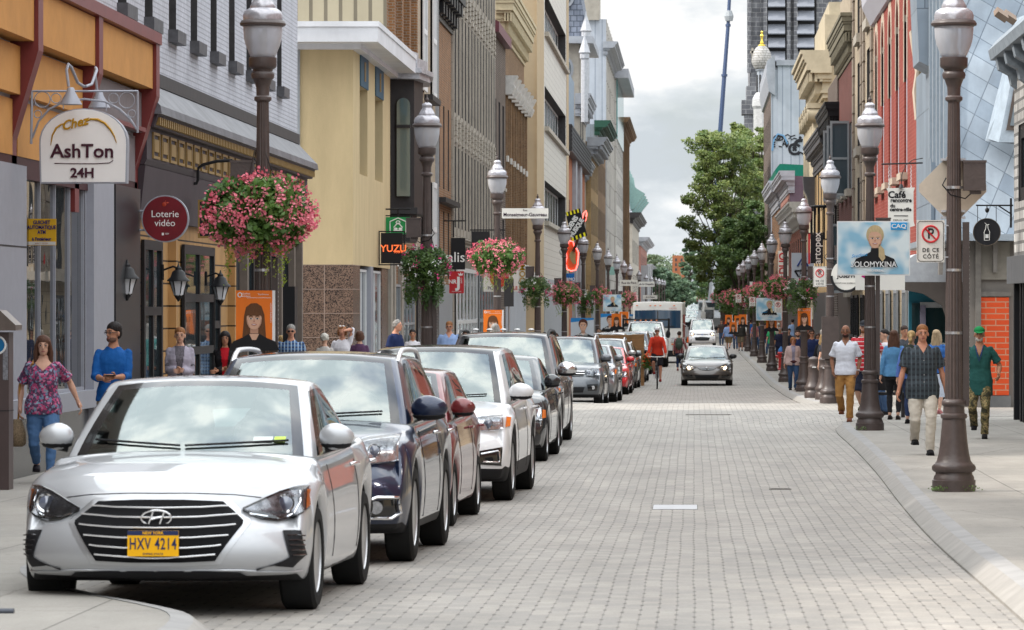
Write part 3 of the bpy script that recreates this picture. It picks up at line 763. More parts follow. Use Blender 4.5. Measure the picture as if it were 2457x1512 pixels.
# dark brown brick with stone-capped parapet
t,F=building('dark brown brick building with a blue-grey coping and maroon window frames',LEFT(-7.9),155.55,166,12.9,BRB,
    grid(156,165.6,3,1.3,[(2.9,5.6),(6.9,10.3)]),name='brick_building',wk=dict(frame=M('maroon_frame',S(110,40,45),.5),d=.15,bars=(1,1)),sills=(GSM,.14,.12))
fprof(MB(),F,155.4,166.1,[(.4,12.8),(-.25,12.8),(-.25,13.2),(.3,13.5)]).build('coping',M('maroon_coping',S(120,70,80),.5,var=.2),t)
# brown brick with pilasters, stone caps and cream cornice
t,F=building('brown brick building with ribbed pilasters, stone capitals and cream dentilled cornice',LEFT(-8.0),166.05,186.4,14.0,TNB,
    grid(166.6,186,6,1.1,[(3.6,6.2),(7.0,10.3)]),name='brick_building',wk=dict(frame=FR_D,d=.3),rev=.4)
for i in range(7):
    a=166.7+i*3.2
    p=MB(); fbox(p,F,a-.5,a+.5,3.2,11.0,-.12,0); fbox(p,F,a-.2,a+.2,3.2,11.0,-.17,-.12); p.build('pilaster',TNB,t)
    fprof(MB(),F,a-.6,a+.6,[(0,10.9),(-.36,10.9),(-.5,11.2),(-.42,11.35),(-.6,11.7),(0,11.7)]).build('capital',M('pale_stone',(.55,.54,.52),.7,var=.15),t)
    fbox(MB(),F,a-.3,a+.3,8.1,8.35,-.2,-.12).build('stone_block',M('pale_stone'),t)
    fprof(MB(),F,a-.5,a+.5,[(0,3.0),(-.5,3.0),(-.6,3.4),(-.35,3.9),(0,3.9)]).build('bracket',M('pale_stone'),t)
cornice(F,166.0,186.5,15.2,1.9,.55,M('cream_cornice',S(205,192,160),.7,var=.15),t,dent=.55)
fbox(MB(),F,166.2,186.3,-.9,2.9,-.1,0).build('shopfront',WMET,t)
# white tiled block with ribbon windows and tan end
rib=[(z,z+2.05) for z in (6.3,11.05,15.8)]
t,F=building('modern white tiled block with dark ribbon windows and tan end wall',LEFT(-7.5),188.5,236,21.5,WTL,
    [(199,231.5,a,b) for a,b in rib],name='tiled_building',back=TAN,wk=dict(frame=FR_W,glass=MGL('ribbon_glass',(.012,.016,.02),.25,1.3),d=.5,fw=.1,bars=(7,0)),rev=.55,depth=14)
fbox(MB(),F,188.4,197.0,-1,21.5,-.04,0).build('end_pier',TAN,t); fbox(MB(),F,232.8,236.05,-1,21.5,-.04,0).build('end_pier',TAN,t)
for a,b in rib: fbox(MB(),F,198.8,232,a-.22,a,-.22,0).build('ledge',GSM,t)
mb=MB(); mb.box(-8.3-t.location.x,-7.62-t.location.x,188.42-t.location.y,188.5-t.location.y,17.4,17.5); mb.build('joint',GSM,t)
fbox(MB(),F,197.5,232.5,-1,3.4,-.06,0).build('shopfront',FR_G,t)
# orange brick low front with ribbed canopy and blue metal storey
t,F=building('low orange brick building with a dark ribbed box canopy and blue-grey metal storeys',LEFT(-7.75),237.5,281,11.4,OB2,
    grid(240,279,4,3.2,[(4.0,8.6)]),name='brick_building',wk=dict(frame=FR_D,bars=(2,2),d=.2))
mb=MB(); fbox(mb,F,236.8,281,11.3,12.9,-.45,4)
for k in range(6): fbox(mb,F,236.7,281.05,11.45+k*.25,11.55+k*.25,-.49,-.45)
mb.build('canopy',M('dark_ribbed_canopy',(.06,.06,.065),.5,.3,var=.15),t)
fbox(MB(),F,238.5,276,12.9,17.6,.6,8).build('metal_storey',ZIN2,t)
for a,b in ((252,255),(262,266)): fbox(MB(),F,a,b,-1,11.3,-.25,0).build('pier',GMET,t)
# stone turret house
t,F=building('ornate grey stone turret house with scaly mansard, balcony and round window',LEFT(-8.2),284,300,20.8,GSM,
    [(286,288.4,13.5,17,'arch'),(291,293.4,13.5,17,'arch'),(286,288.4,8,11.5),(291,293.4,8,11.5),(295.5,297.5,8,11.5)],name='turret_house',wk=dict(frame=FR_D),rev=.3,depth=6)
tx,ty=t.location.x,t.location.y
mb=MB(); mb.box(-11-tx,-8.25-tx,283.8-ty,284-ty,11,20.9); mb.build('turret_face',GSM,t)
mb=MB(); mb.disc((-9.25-tx,283.72-ty,15.6),.52,.52,.1,a0=0,a1=180); mb.box(-9.77-tx,-8.73-tx,283.72-ty,283.82-ty,13.6,15.6); mb.build('arched_pane',GLASSB,t)
mb=MB(); mb.disc((-9.25-tx,283.7-ty,19),.62,.9,.1); mb.build('round_window_surround',GMET,t)
MB().disc((-9.25-tx,283.66-ty,19),.45,.7,.1).build('round_pane',GLASSB,t)
mb=MB(); mb.box(-11-tx,-8.0-tx,282.6-ty,284.2-ty,12.2,12.5)
for k in range(12): mb.lathe([(.06,0),(.1,.2),(.05,.5),(.08,.7)],6,(-10.9-tx+k*.26,282.8-ty,12.5))
mb.box(-11-tx,-8.0-tx,282.7-ty,282.95-ty,13.2,13.35); mb.build('balcony',GSM,t)
SCALE=MBR('scaly_slate',S(150,158,175),S(135,143,160),S(90,98,112),.45,.4,.03,.6,.8)
mb=MB(); mb.box(-11.4-tx,-7.2-tx,283-ty,300-ty,20.8,21.3); mb.build('eaves',GMET,t)
mb=MB(); mb.prism([(-11.4-tx,21.3),(-7.6-tx,21.3),(-8.4-tx,25.8),(-10.8-tx,25.8)],lambda p,q,a: (p,a,q),283.4-ty,298-ty); mb.build('mansard',SCALE,t)
mb=MB(); mb.disc((-9.1-tx,283.1-ty,24.2),.55,.8,.25); mb.build('dormer',GMET,t); MB().disc((-9.1-tx,283.0-ty,24.2),.32,.55,.1).build('dormer_pane',GLASSD,t)
for k,(yy,zz) in enumerate(((279.5,21),(283.3,22.8))):
    mb=MB(); mb.lathe([(.24,-6),(.24,-1.6),(.33,-1.5),(.33,-1.2),(.42,-1.1),(.36,-.95),(.16,-.3),(.06,0),(.03,.3)],8,(-7.72-tx,yy-ty,zz)); mb.build('pinnacle',M('white_pinnacle',(.42,.43,.46),.6,var=.15),t,smooth=30)
cornice(F,283,300,17.2,1.6,.8,GMET,t,dent=1.6)
cornice(F,283,300,12.6,1.2,.7,GMET,t,dent=1.6)
def rowb(label,X,a0,a1,z1,mat,nwin,rows,wd=1.1,corn=None,side=1,fr=None,name='town_building',back=None,piers=0,shop=None,depth=10):
    F=LEFT(X) if side > 0 else RIGHT(X)
    t,G=building(label,F,a0,a1,z1,mat,grid(a0+.4,a1-.4,nwin,wd,rows),name=name,wk=dict(frame=fr or FR_D,glass=GLASSD,d=.18,bars=(0,1)),rev=.28,back=back,depth=depth)
    if corn: cornice(G,a0-.1,a1+.1,z1+.3,corn[0],corn[1],corn[2],t,dent=corn[3] if len(corn) > 3 else 0)
    if piers:
        for i in range(nwin+1):
            a=a0+.4+(a1-a0-.8)*i/nwin; fbox(MB(),G,a-.25,a+.25,3,z1,-.06,0).build('pier',mat,t)
    if shop: fbox(MB(),G,a0+.1,a1-.1,-1,2.9,-.08,0).build('shopfront',shop,t)
    return t,G
LTW=MBR('light_cast_panels',S(206,202,196),S(200,196,190),S(150,146,140),2.6,2.2,.05,.7,.3,dirt=.1)
rowb('yellow brick house with white cornice beyond the turret',-7.8,300.2,322,14.5,YLB,6,[(3.5,6),(7.5,10),(11,13.5)],1.4,(1.4,1.2,GMET,1.4),shop=FR_G)
rowb('brown brick house with a green eaves box beyond the yellow one',-7.8,322.2,350,16.8,TNB,7,[(3.5,6),(7.5,10),(11.5,14)],1.4,(1.2,1.0,M('green_copper',(.02,.07,.05),.6)),back=ZINS)
t,G=rowb('tall pale panelled block with a corrugated side and roof rail',-7.8,352,386,27.5,LTW,7,[(z,z+2.4) for z in (4,8,12,16,20,24)],1.6,None,fr=FR_W,back=WMET,piers=1)
fbox(MB(),G,351.6,356,27.4,31,.6,2.2).build('chimney',GSM,t); cornice(G,352,386,25.5,1.2,1.0,GMET,t)
t,G=rowb('pale tower block with teal glass loggia under an overhanging roof',-7.6,388,424,24.5,LTW,6,[(z,z+2.6) for z in (4,8,12,16)],1.6,None)
mb=MB(); fbox(mb,G,387,424,24.3,25.2,-1.2,2); mb.build('roof',GMET,t); fbox(MB(),G,388.5,423,18.4,24.2,-.1,0).build('loggia_glass',MGL('teal_glass',(.05,.25,.25),.05,1.8),t)
rowb('long brown ribbed brick building near the far end of the left row',-7.8,426,476,22.0,TNB,14,[(z,z+2.8) for z in (4,8,12,16)],1.6,(1.2,.9,TNB),piers=1)
t,G=rowb('grey stone house with white mansard and green copper dormers',-7.8,500,560,13.5,GSM,9,[(3.5,6),(7.5,10.5)],2.2,(1.4,1.1,DARK))
tx,ty=t.location.x,t.location.y
mb=MB(); mb.prism([(-18-tx,13.8),(-8-tx,13.8),(-8.6-tx,19),(-17.5-tx,19)],lambda p,q,a: (p,a,q),500-ty,558-ty); mb.build('mansard',M('white_slate',(.6,.62,.68),.6,var=.15),t)
for k in range(4):
    mb=MB(); y_=501+k*14-ty; fp=[(-8.6-tx,14),(-7.6-tx,14.2),(-7.0-tx,15.2),(-6.2-tx,16.2),(-7.2-tx,16.8),(-8.0-tx,17.6),(-8.3-tx,19.6),(-9.2-tx,19.6)]
    mb.prism(fp,lambda p,q,a: (p,a,q),y_,y_+3); mb.build('dormer',M('green_copper_pale',(.2,.32,.3),.6,var=.2),t)
t,G=rowb('small red brick house with a grey bay at the far end of the left row',-7.6,565,640,11.5,PKB,10,[(3.5,6),(7,9.5)],2.4,(1.2,1.2,GMET))
for k in range(3): fbox(MB(),G,568+k*22,575+k*22,2.5,7.8,-1.1,0).build('bay',FR_G,t)
rowb('low grey shops closing the left side of the street',-7.8,645,860,8.5,GSM,30,[(3.5,6)],3,(1,1,GMET))
# right side
XR=5.6
# rough stone building at the near right edge
t,F=building('rough white stone building with slate-edged bracketed roof and dark metal storefront at the right edge',RIGHT(5.95),60,73.6,6.9,RST,
    [(70.2,72.6,3.95,5.35),(64,67,3.95,5.35)],name='stone_building',wk=dict(frame=BLACK,d=.08,fw=.25,bars=(0,0)),rev=.2,depth=9,z0=2.9)
tx,ty=t.location.x,t.location.y
fbox(MB(),F,60,73.3,-.2,2.9,.05,8).build('storefront',M('charcoal_steel',(.035,.037,.04),.35,.4,var=.15),t)
fbox(MB(),F,60,73.55,2.45,2.95,-.14,.3).build('fascia',M('dark_zinc_fascia',(.11,.115,.125),.45,.4,var=.3,scale=3,stretch=(1,4,.4)),t)
for a in (72.9,71.5,70.9,68): fbox(MB(),F,a-.08,a+.08,-.1,2.45,-.06,.05).build('mullion',BLACK,t)
fprof(MB(),F,60,73.9,[(.3,6.6),(-.42,6.62),(-.46,6.8),(-.3,7.0),(.3,7.35)]).build('eaves',M('slate_eaves',(.2,.23,.26),.6,var=.25),t)
for k in range(6):
    fprof(MB(),F,72.9-k*1.9,73.3-k*1.9,[(0,6.62),(-.38,6.62),(-.33,6.4),(-.14,6.3),(-.1,6.12),(0,6.05)]).build('bracket',M('slate_eaves'),t)
for k in range(2):
    mb=MB(); mb.box(-.12,.12,-.1,.1,-.06,.06); o=mb.build('floodlight',M('bronze',(.2,.14,.1),.5,.5),t,loc=(5.6-tx+k*.2,72.2-ty+k*.6,7.35)); o.rotation_euler=(R(35),R(30),R(20))
t,F=building('red brick block with pale ground floor just outside the right edge',RIGHT(5.9),22,59.9,11,MBR('old_red_brick',S(150,82,68),S(134,72,60),S(170,140,125)),grid(23,59,9,1.4,[(4.2,6.6),(7.6,9.8)]),name='brick_building',wk=dict(frame=FR_W,d=.1))
fbox(MB(),F,22.1,59.8,-.4,3.4,-.05,.3).build('ground_storey',BST,t)
for k in range(8): window(F,(24+k*4.5,26.8+k*4.5,.5,2.8),t,frame=FR_G,d=-.08,fw=.1,bars=(2,0))
# corner building with zinc mansard beyond the crossing
t=thing('mansard_building','corner building with blue-grey zinc diamond mansard, grey stucco and an orange brick patch','building',(6.5,90,0))
tx,ty=6.5,90
def L(mb): mb.v=[(v[0]-tx,v[1]-ty,v[2]) for v in mb.v]; return mb
GRS=M('grey_stucco',S(132,126,120),.85,var=.12,scale=1.5)
mb=MB(); mb.box(6.0,14,84.3,99.2,-.6,4.6); mb.box(5.75,6.02,84.2,84.6,-.6,4.5); L(mb).build('wall',GRS,t)
mb=MB(); mb.box(6.08,6.7,84.2,84.32,.14,2.22); L(mb).build('brick_panel',ORG,t)
mb=MB(); mb.box(6.04,6.74,84.16,84.32,-.6,.13); L(mb).build('plinth',M('plinth_grey',(.13,.13,.13),.8),t)
for (a,b,zt) in ((5.98,6.1,3.7),): L(MB().box(a,b,84.1,84.3,-.5,zt)).build('timber_post',M('grey_timber',(.16,.145,.13),.75,var=.2),t)
for (x,z0_,z1_) in ((5.55,2.6,3.75),(6.35,2.75,3.75),(5.2,2.7,3.75)):
    L(MB().poly([(x,z0_),(x+.08,z0_),(x+.12,z1_),(x,z1_)],84.0,84.3)).build('timber_bracket',M('grey_timber'),t)
L(MB().box(6.08,6.72,84.22,84.31,2.6,3.4)).build('stucco_panel',M('beige_stucco_panel',S(150,144,134),.85),t)
L(MB().box(6.06,6.74,84.18,84.33,2.24,2.34)).build('band',M('grey_timber'),t)
def quadm(a,b,c,d_): return MB().add([a,b,c,d_],[(0,1,2,3)])
z0_,z1_=3.55,11.5
mb=MB(); mb.add([(5.5,83.9,z0_),(14,83.9,z0_),(14,86.6,z1_),(5.9,86.6,z1_)],[(0,1,2,3)])
L(mb).build('front_slope',ZINC,t)
mb=MB(); mb.add([(5.5,83.9,z0_),(5.5,98,z0_),(5.9,98,z1_),(5.9,86.6,z1_)],[(0,1,2,3)]); L(mb).build('street_slope',ZINS,t)
mb=MB(); mb.box(5.25,14,83.7,99,3.42,3.56); L(mb).build('eaves',M('zinc_edge',(.33,.38,.43),.4,.4,var=.1),t)
mb=MB(); mb.tube([(5.5,83.88,z0_),(5.9,86.58,z1_)],.07,6); L(mb).build('ridge_cap',M('zinc_edge'),t)
mb=MB(); mb.add([(5.9,86.6,z1_),(14,86.6,z1_),(14,99,z1_),(5.9,99,z1_)],[(0,1,2,3)]); L(mb).build('roof',ZINS,t)
mb=MB(); mb.prism([(5.12,7.6),(5.5,7.4),(5.7,11.5),(4.95,11.5)],lambda p,q,a: (p,a,q),90,92.5); L(mb).build('upper_bay',ZINS,t)
mb=MB(); mb.box(5.42,5.62,90.5,96.5,3.5,7.6); L(mb).build('side_bay',ZINS,t)
for k in range(5):
    L(MB().box(5.38-k*.012,5.52,85.2+k*1.1,85.5+k*1.1,4.9+k*.12,10.5)).build('fin',M('zinc_edge'),t)
dz=M('dormer_zinc',(.36,.42,.48),.4,.3,var=.15)
mb=MB(); mb.add([(6.2,84.3,5.55),(7.3,83.6,5.4),(7.3,83.6,8.3),(6.9,84.8,8.2),(6.35,84.35,5.75)],[(0,1,2,3)])
mb.add([(6.25,84.3,5.6),(6.9,84.7,8.1),(6.98,83.9,8.1),(6.45,83.75,5.5)],[(0,1,2,3)])
mb.add([(6.45,83.75,5.5),(6.98,83.9,8.1),(8.4,83.9,8.1),(8.4,83.75,5.5)],[(0,1,2,3)]); L(mb).build('dormer',dz,t)
mb=MB(); mb.add([(6.6,83.7,5.75),(8,83.7,5.75),(8,83.82,7.6),(6.95,83.82,7.6)],[(0,1,2,3)]); dd=L(mb).build('dormer_frame',M('brown_frame',(.09,.07,.06),.5),t)
mb=MB(); mb.add([(6.68,83.67,5.85),(8,83.67,5.85),(8,83.73,6.35),(6.78,83.73,6.35)],[(0,1,2,3)]); mb.add([(6.8,83.69,6.45),(8,83.69,6.45),(8,83.79,7.45),(7.0,83.79,7.45)],[(0,1,2,3)]); L(mb).build('dormer_pane',GLASSB,dd)
mb=MB(); mb.prism([(4.25,2.55),(4.3,2.85),(4.75,3.15),(5.75,3.25),(5.75,2.5)],lambda p,q,a: (p,a,q),84.6,89); L(mb).build('porch_roof',M('grey_shingle_porch',S(180,184,190),.6,var=.15),t)
mb=MB(); mb.prism([(4.35,2.55),(4.4,2.4),(4.9,2.3),(5.3,2.05),(5.45,1.6),(5.75,1.5),(5.75,2.55)],lambda p,q,a: (p,a,q),84.5,84.75); L(mb).build('porch_bracket',M('dark_timber',(.06,.05,.045),.7),t)
mb=MB(); mb.box(5.4,6.0,84.65,84.85,-.5,2.5); L(mb).build('porch_pier',GRS,t)
SHG=MGL('dark_teal_glass',(.01,.03,.035),.04,1.7)
TEAL=M('teal_paint',S(40,110,130),.5)
mb=MB(); mb.box(4.72,5.7,86.9,87.1,-.5,2.9); L(mb).build('shop_front',TEAL,t)
for (a,b) in ((4.78,4.96),(5.1,5.62)): L(MB().box(a,b,86.82,86.9,-.2,2.1)).build('shop_pane',SHG,t)
L(MB().box(4.96,5.62,86.8,86.88,2.0,2.12)).build('door_lintel',FR_G,t); L(MB().box(4.96,5.08,86.78,86.88,-.4,2.05)).build('door_post',M('lavender_grey_post',S(138,136,158),.6),t)
text(t,'VR',5.38-tx,86.8-ty,1.1,.34,M('frosted_letters',(.4,.45,.45),.6),'window_lettering')
for k in range(2): pass
# red painted brick with tall arches
ar=[(c-.78,c+.78,5.55,10.35,'arch') for c in (104.6,108.9,113.1,117.4,121.5)]
ar=ar[1:]+[(103.9,105.4,5.55,10.35,'arch')]
t,F=building('red painted brick building with tall stone-edged arched windows and white eaves',RIGHT(5.6),99.3,123.2,11.6,RDB,ar,name='brick_building',revm=RDB,
    wk=dict(frame=FR_W,glass=GLASSB,d=.42,fw=.22,bars=(0,1)),rev=.5,z0=3.0)
STN=M('arch_stone',S(206,190,172),.8,var=.15,scale=5)
for w_ in ar:
    c=(w_[0]+w_[1])/2; r=(w_[1]-w_[0])/2; e=w_[3]-r
    mb=MB(); n=10
    for k in range(n):
        a0_,a1_=math.pi*k/n,math.pi*(k+1)/n
        P=[(c+q*math.cos(a),e+q*math.sin(a)*1.15) for q,a in ((r,a0_),(r+.34,a0_),(r+.34,a1_),(r,a1_))]
        mb.prism(P,lambda p,q,a: F.p(p,q,a),-.02,.06)
    for sg in (-1,1): fbox(mb,F,c+sg*r,c+sg*(r+.2),8.0,e,-.018,.05)
    mb.build('arch_surround',STN,t)
    fbox(MB(),F,w_[0],w_[0]+.22,5.55,e+.3,-.010,.1).build('jamb_board',M('lavender_frames',S(206,208,220),.6,var=.05),t)
    fbox(MB(),F,w_[0]-.15,w_[1]+.15,5.36,5.54,-.2,.3).build('sill',STN,t)
fprof(MB(),F,99.3,123.4,[(.2,10.7),(-.1,10.75),(-.36,11.3),(-.4,11.7),(.3,12.0)]).build('eaves',M('lavender_white_eaves',S(205,205,215),.5,var=.06),t)
fbox(MB(),F,99.32,123.1,-.8,3.0,.02,8).build('ground_storey',BST,t)
fbox(MB(),F,99.32,123.1,2.95,3.2,-.16,.1).build('string_course',STN,t)
for c in (101.5,104.5,109,113.5,118,121.3): window(F,(c-.9,c+.9,.3,2.5),t,frame=FR_G,d=-.02,fw=.12,bars=(1,0))
fbox(MB(),F,98.7,99.28,-.5,10.4,-.02,.6).build('corner_stone',BST,t)
mb=MB(); fprof(mb,F,98.6,99.4,[(0,6.7),(-.06,6.7),(-.12,7.4),(-.05,7.9),(-.16,8.6),(-.2,8.9),(0,8.9)]); mb.build('scroll_bracket',STN,t,smooth=40)
# beige brick with quoins
t,F=building('narrow beige brick building with blocky stone quoins down both sides',RIGHT(5.6),123.3,139,15,BGB,
    [(125.7,128.2,3.3,6.4),(125.7,128.2,7.4,10.3),(125.7,128.2,11.2,13.8),(133,135.5,3.3,6.4),(133,135.5,7.4,10.3),(133,135.5,11.2,13.8)],
    name='brick_building',wk=dict(frame=FR_D,d=.2),rev=.3,sills=(GSM,.3,.15))
for a in (124.1,129.9,131.7,138.2):
    mb=MB()
    for k in range(19):
        wd=.55 if k % 2 else .42
        fbox(mb,F,a-wd,a+wd,2.9+k*.65,2.9+k*.65+.6,-.07,.0)
    mb.build('quoins',M('quoin_stone',S(150,138,126),.8,var=.2),t)
fbox(MB(),F,123.4,138.9,-.8,2.9,-.05,.4).build('ground_storey',BST,t)
for c in (125.6,129.5,134,137.4): window(F,(c-1.1,c+1.1,-.4,2.4),t,frame=BLACK,d=-.08,fw=.1,bars=(1,1))
fbox(MB(),F,123.4,138.9,2.85,3.15,-.35,.1).build('ledge',GSM,t)
# dark red brick, heavy cornice, open casements
t,F=building('dark red brick house with grey-green cornice and open casement windows',RIGHT(5.6),139.1,153,11.9,DRB,
    [(140.6,142.6,6.2,8.6),(144.5,146.5,6.2,8.6),(148.5,150.5,6.2,8.6),(140.2,143.2,2.6,4.9)],name='brick_house',wk=dict(frame=FR_G,d=.1,bars=(1,1)),rev=.2,sills=(GSM,.25,.2))
cornice(F,138.9,153.2,12.3,1.5,.45,M('olive_grey_cornice',S(132,126,108),.6,var=.15),t,dent=.8)
for a in (142.8,146.6,150.6,143.3):
    z_=(6.0,8.7) if a != 143.3 else (2.5,5.0)
    mb=MB()
    for q in ((0,.07),(.62,.69)): mb.box(*q,-.03,.03,*z_)
    for q in ((z_[0],z_[0]+.09),(z_[1]-.09,z_[1]),((z_[0]+z_[1])/2-.04,(z_[0]+z_[1])/2+.04)): mb.box(.07,.62,-.03,.03,*q)
    o=mb.build('casement',FR_G,t,loc=F.p(a,0,.0)); o.rotation_euler=(0,0,R(188))
    MB().box(.07,.62,-.005,.005,z_[0]+.09,z_[1]-.09).build('casement_pane',GLASSB,o)
fbox(MB(),F,139.2,152.9,-.8,2.5,-.04,.3).build('shopfront',M('brown_shopfront',(.08,.06,.05),.6),t)
# brown narrow house, dark bracket cornice and fire balcony
t,F=building('narrow brown brick house with patched plaster, dark bracket cornice and iron balcony',RIGHT(5.55),153.1,164,11,BRB,
    [(155,157,6.0,8.0),(159.5,161.5,6.0,8.0),(155,157,3.0,5.2)],name='brick_house',wk=dict(frame=FR_G,d=.1))
cornice(F,153,164.1,9.9,1.3,.5,BLACK,t,dent=1.2)
fbox(MB(),F,153.2,163.9,10.0,14.5,.5,6).build('upper_wall',BGB,t)
mb=MB(); mb.lathe([(.5,0),(.52,.04)],16,F.p(154,4.6,-.5)); 
for k in range(16):
    q=2*math.pi*k/16; c_=F.p(154,4.6,-.5); mb.tube([(c_[0]+.5*math.cos(q),c_[1]+.9*math.sin(q),4.62),(c_[0]+.5*math.cos(q),c_[1]+.9*math.sin(q),5.9)],.025,4)
mb.tube([(F.p(154,0,-.5)[0]+.5*math.cos(2*math.pi*k/16),F.p(154,0,-.5)[1]+.9*math.sin(2*math.pi*k/16),5.9) for k in range(17)],.04,5)
mb.build('balcony',BLACK,t)
# low ochre brick with grey box cornice
t,F=building('low ochre brick building with a dark grey box cornice',RIGHT(5.6),164.1,184,9.2,YLB,
    grid(164.6,183.6,5,1.3,[(2.9,5.2),(6.2,8.0)]),name='brick_building',wk=dict(frame=FR_D,d=.15))
cornice(F,164,184.2,9.4,1.4,.5,M('dark_grey_box_cornice',(.07,.07,.078),.55),t)
tx,ty=t.location.x,t.location.y
fprof(MB(),F,183.0,184.3,[(0,6.4),(-.25,6.5),(-.35,7.1),(-.5,7.4),(-.55,8.0),(0,8.0)]).build('scroll_bracket',M('dark_grey_box_cornice'),t,smooth=40)
fbox(MB(),F,164.2,183.9,-.8,2.6,-.06,.3).build('shopfront',FR_D,t)
# classical bank with giant columns
BNK=M('bank_stone',S(196,184,160),.8,var=.16,scale=1.5,bump=.2)
t,F=building('classical stone bank with ionic columns and a massive overhanging cornice',RIGHT(6.1),184.4,200,15.6,BNK,
    grid(185,199.5,4,1.5,[(3,7),(8,11)]),name='bank_building',wk=dict(frame=FR_D,d=.6),rev=.7)
for k in range(5):
    a=185.4+k*3.4
    c=F.p(a,0,-.1)
    MB().lathe([(.55,1.4),(.5,1.6),(.5,10.4),(.46,10.6),(.6,10.7)],24,(c[0],c[1],0),flute=(1.5,10.5,.12)).build('column',BNK,t,smooth=40)
    mb=MB()
    for s_ in (-.42,.42): mb.tube([(c[0]-.7,c[1]+s_,11.0),(c[0]+.6,c[1]+s_,11.0)],.34,14)
    mb.box(c[0]-.72,c[0]+.6,c[1]-.75,c[1]+.75,11.25,11.5); mb.build('capital',BNK,t,smooth=40)
cornice(F,184.2,200.2,13.9,2.2,1.1,BNK,t,dent=.6)
fbox(MB(),F,184.6,199.8,13.9,16.2,.2,6).build('attic',BNK,t)
MB().box(-.12,.12,-.1,.1,0,.8).build('beacon',M('red_beacon',(.7,.03,.03),.5),t,loc=(F.p(190,0,0)[0]+.5,F.p(190,0,0)[1],14.6))
# low cluster beyond the bank
WHC=M('white_carved_cornice',S(215,212,208),.7,var=.12)
rowb('low red brick building with white carved cornice beyond the bank',5.6,201,233,7.0,MBR('bright_red_brick',S(178,88,66),S(165,80,62),S(190,160,145)),7,[(3.0,5.6)],1.8,(1.2,.8,WHC,1.2),side=-1,shop=FR_D)
t,G=rowb('pink brick house with mauve end wall and grey curved cornice',5.65,234,258,9.7,PKB,7,[(3,5.5),(6.2,8.4)],1.4,(1.3,.6,GMET),side=-1,back=M('mauve_render',S(112,96,108),.8,var=.1))
mb=MB(); c=G.p(244,10.3,2.2); mb.lathe([(.5,0),(.5,.9),(.7,1.0),(.6,1.1),(.72,1.25),(.6,1.35),(.7,1.5),(.2,1.8)],14,c); mb.build('roof_vent',M('vent_white',(.6,.62,.64),.5),t)
t,G=rowb('orange brick house with a green edged roof and ribbed cornice',5.6,259,284,9.9,ORB,7,[(3,5.5),(6.5,9)],1.4,(1.8,.7,GMET),side=-1)
fprof(MB(),G,258.8,284,[(-.2,10.5),(-.3,10.9),(0,11.3),(.3,11.3),(8,10.9),(8,10.5)]).build('roof',M('green_roof_edge',S(20,120,98),.5),t)
# tall brown brick with white corrugated end wall and graffiti
t,F=building('tall brown brick block whose white corrugated end wall carries black graffiti',RIGHT(5.6),288,318,19.2,BRB,
    grid(288.6,317,7,1.4,[(z,z+2) for z in (7,10.5,14)]),name='brick_building',wk=dict(frame=FR_D,d=.2),rev=.2,depth=14,back=WMET)
tx,ty=t.location.x,t.location.y
mb=MB(); mb.box(6.1-tx,19-tx,287.9-ty,288.05-ty,10,19.6); mb.build('end_wall',WMET,t)
mb=MB(); mb.box(6.0-tx,19-tx,287.7-ty,288.2-ty,19.5,19.9); mb.build('coping',GMET,t)
fprof(MB(),F,287.6,318,[(.3,17.3),(-.15,17.6),(-.35,18.8),(-.3,19.8),(.3,20.3)]).build('cornice',GMET,t)
GRF=M('black_spray',(.02,.02,.025),.7,var=0); GRB=M('blue_spray',S(120,165,205),.7,var=.1)
def gline(pts,r,m=GRF,nm='graffiti'):     # thin painted strokes
    mb=MB(); mb.tube([((x-VX)*288/FPX-tx,287.86-ty,PZ(y,288)) for x,y in pts],r,6)
    mb.v=[(v[0],287.87-ty+(v[1]-(287.87-ty))*.1,v[2]) for v in mb.v]; mb.build(nm,m,t)
def circ(cx,cy,rx,ry,a0=0,a1=360,n=20): return [(cx+rx*math.cos(R(a0+(a1-a0)*i/n)),cy+ry*math.sin(R(a0+(a1-a0)*i/n))) for i in range(n+1)]
gline(circ(1868,331,11,6),.05); gline(circ(1868,331,3.5,3),.05); gline([(1856,333),(1866,325),(1880,332)],.04)
gline(circ(1907,358,13,12,30,330),.11); gline(circ(1921,350,14,13,150,290),.14); gline([(1902,353),(1911,362)],.09); gline([(1911,353),(1902,362)],.09)
gline([(1914,372),(1921,366),(1931,372)],.07); gline(circ(1920,331,2,2),.05); gline([(1884,326),(1890,323),(1897,328),(1908,325)],.05); gline([(1892,334),(1896,330),(1899,336),(1905,332),(1912,334)],.05)
gline([(1878,350),(1884,334)],.05); gline([(1884,334),(1880,344),(1888,350)],.05); gline(circ(1888,346,2.5,7),.05); gline([(1868,351),(1877,353)],.05)
for k in range(3): gline([(1857.5,341+k*5),(1858.5,344+k*5)],.08)
gline([(1853,362),(1857,335),(1866,322),(1880,326),(1890,345)],.07,GRB,'graffiti_halo')
rowb('pale stone fronted house with engaged columns near the trees',5.6,318.3,372,9.5,BST,12,[(3,5.5),(6.5,8.5)],1.6,(1.8,.8,GMET),side=-1,piers=1)
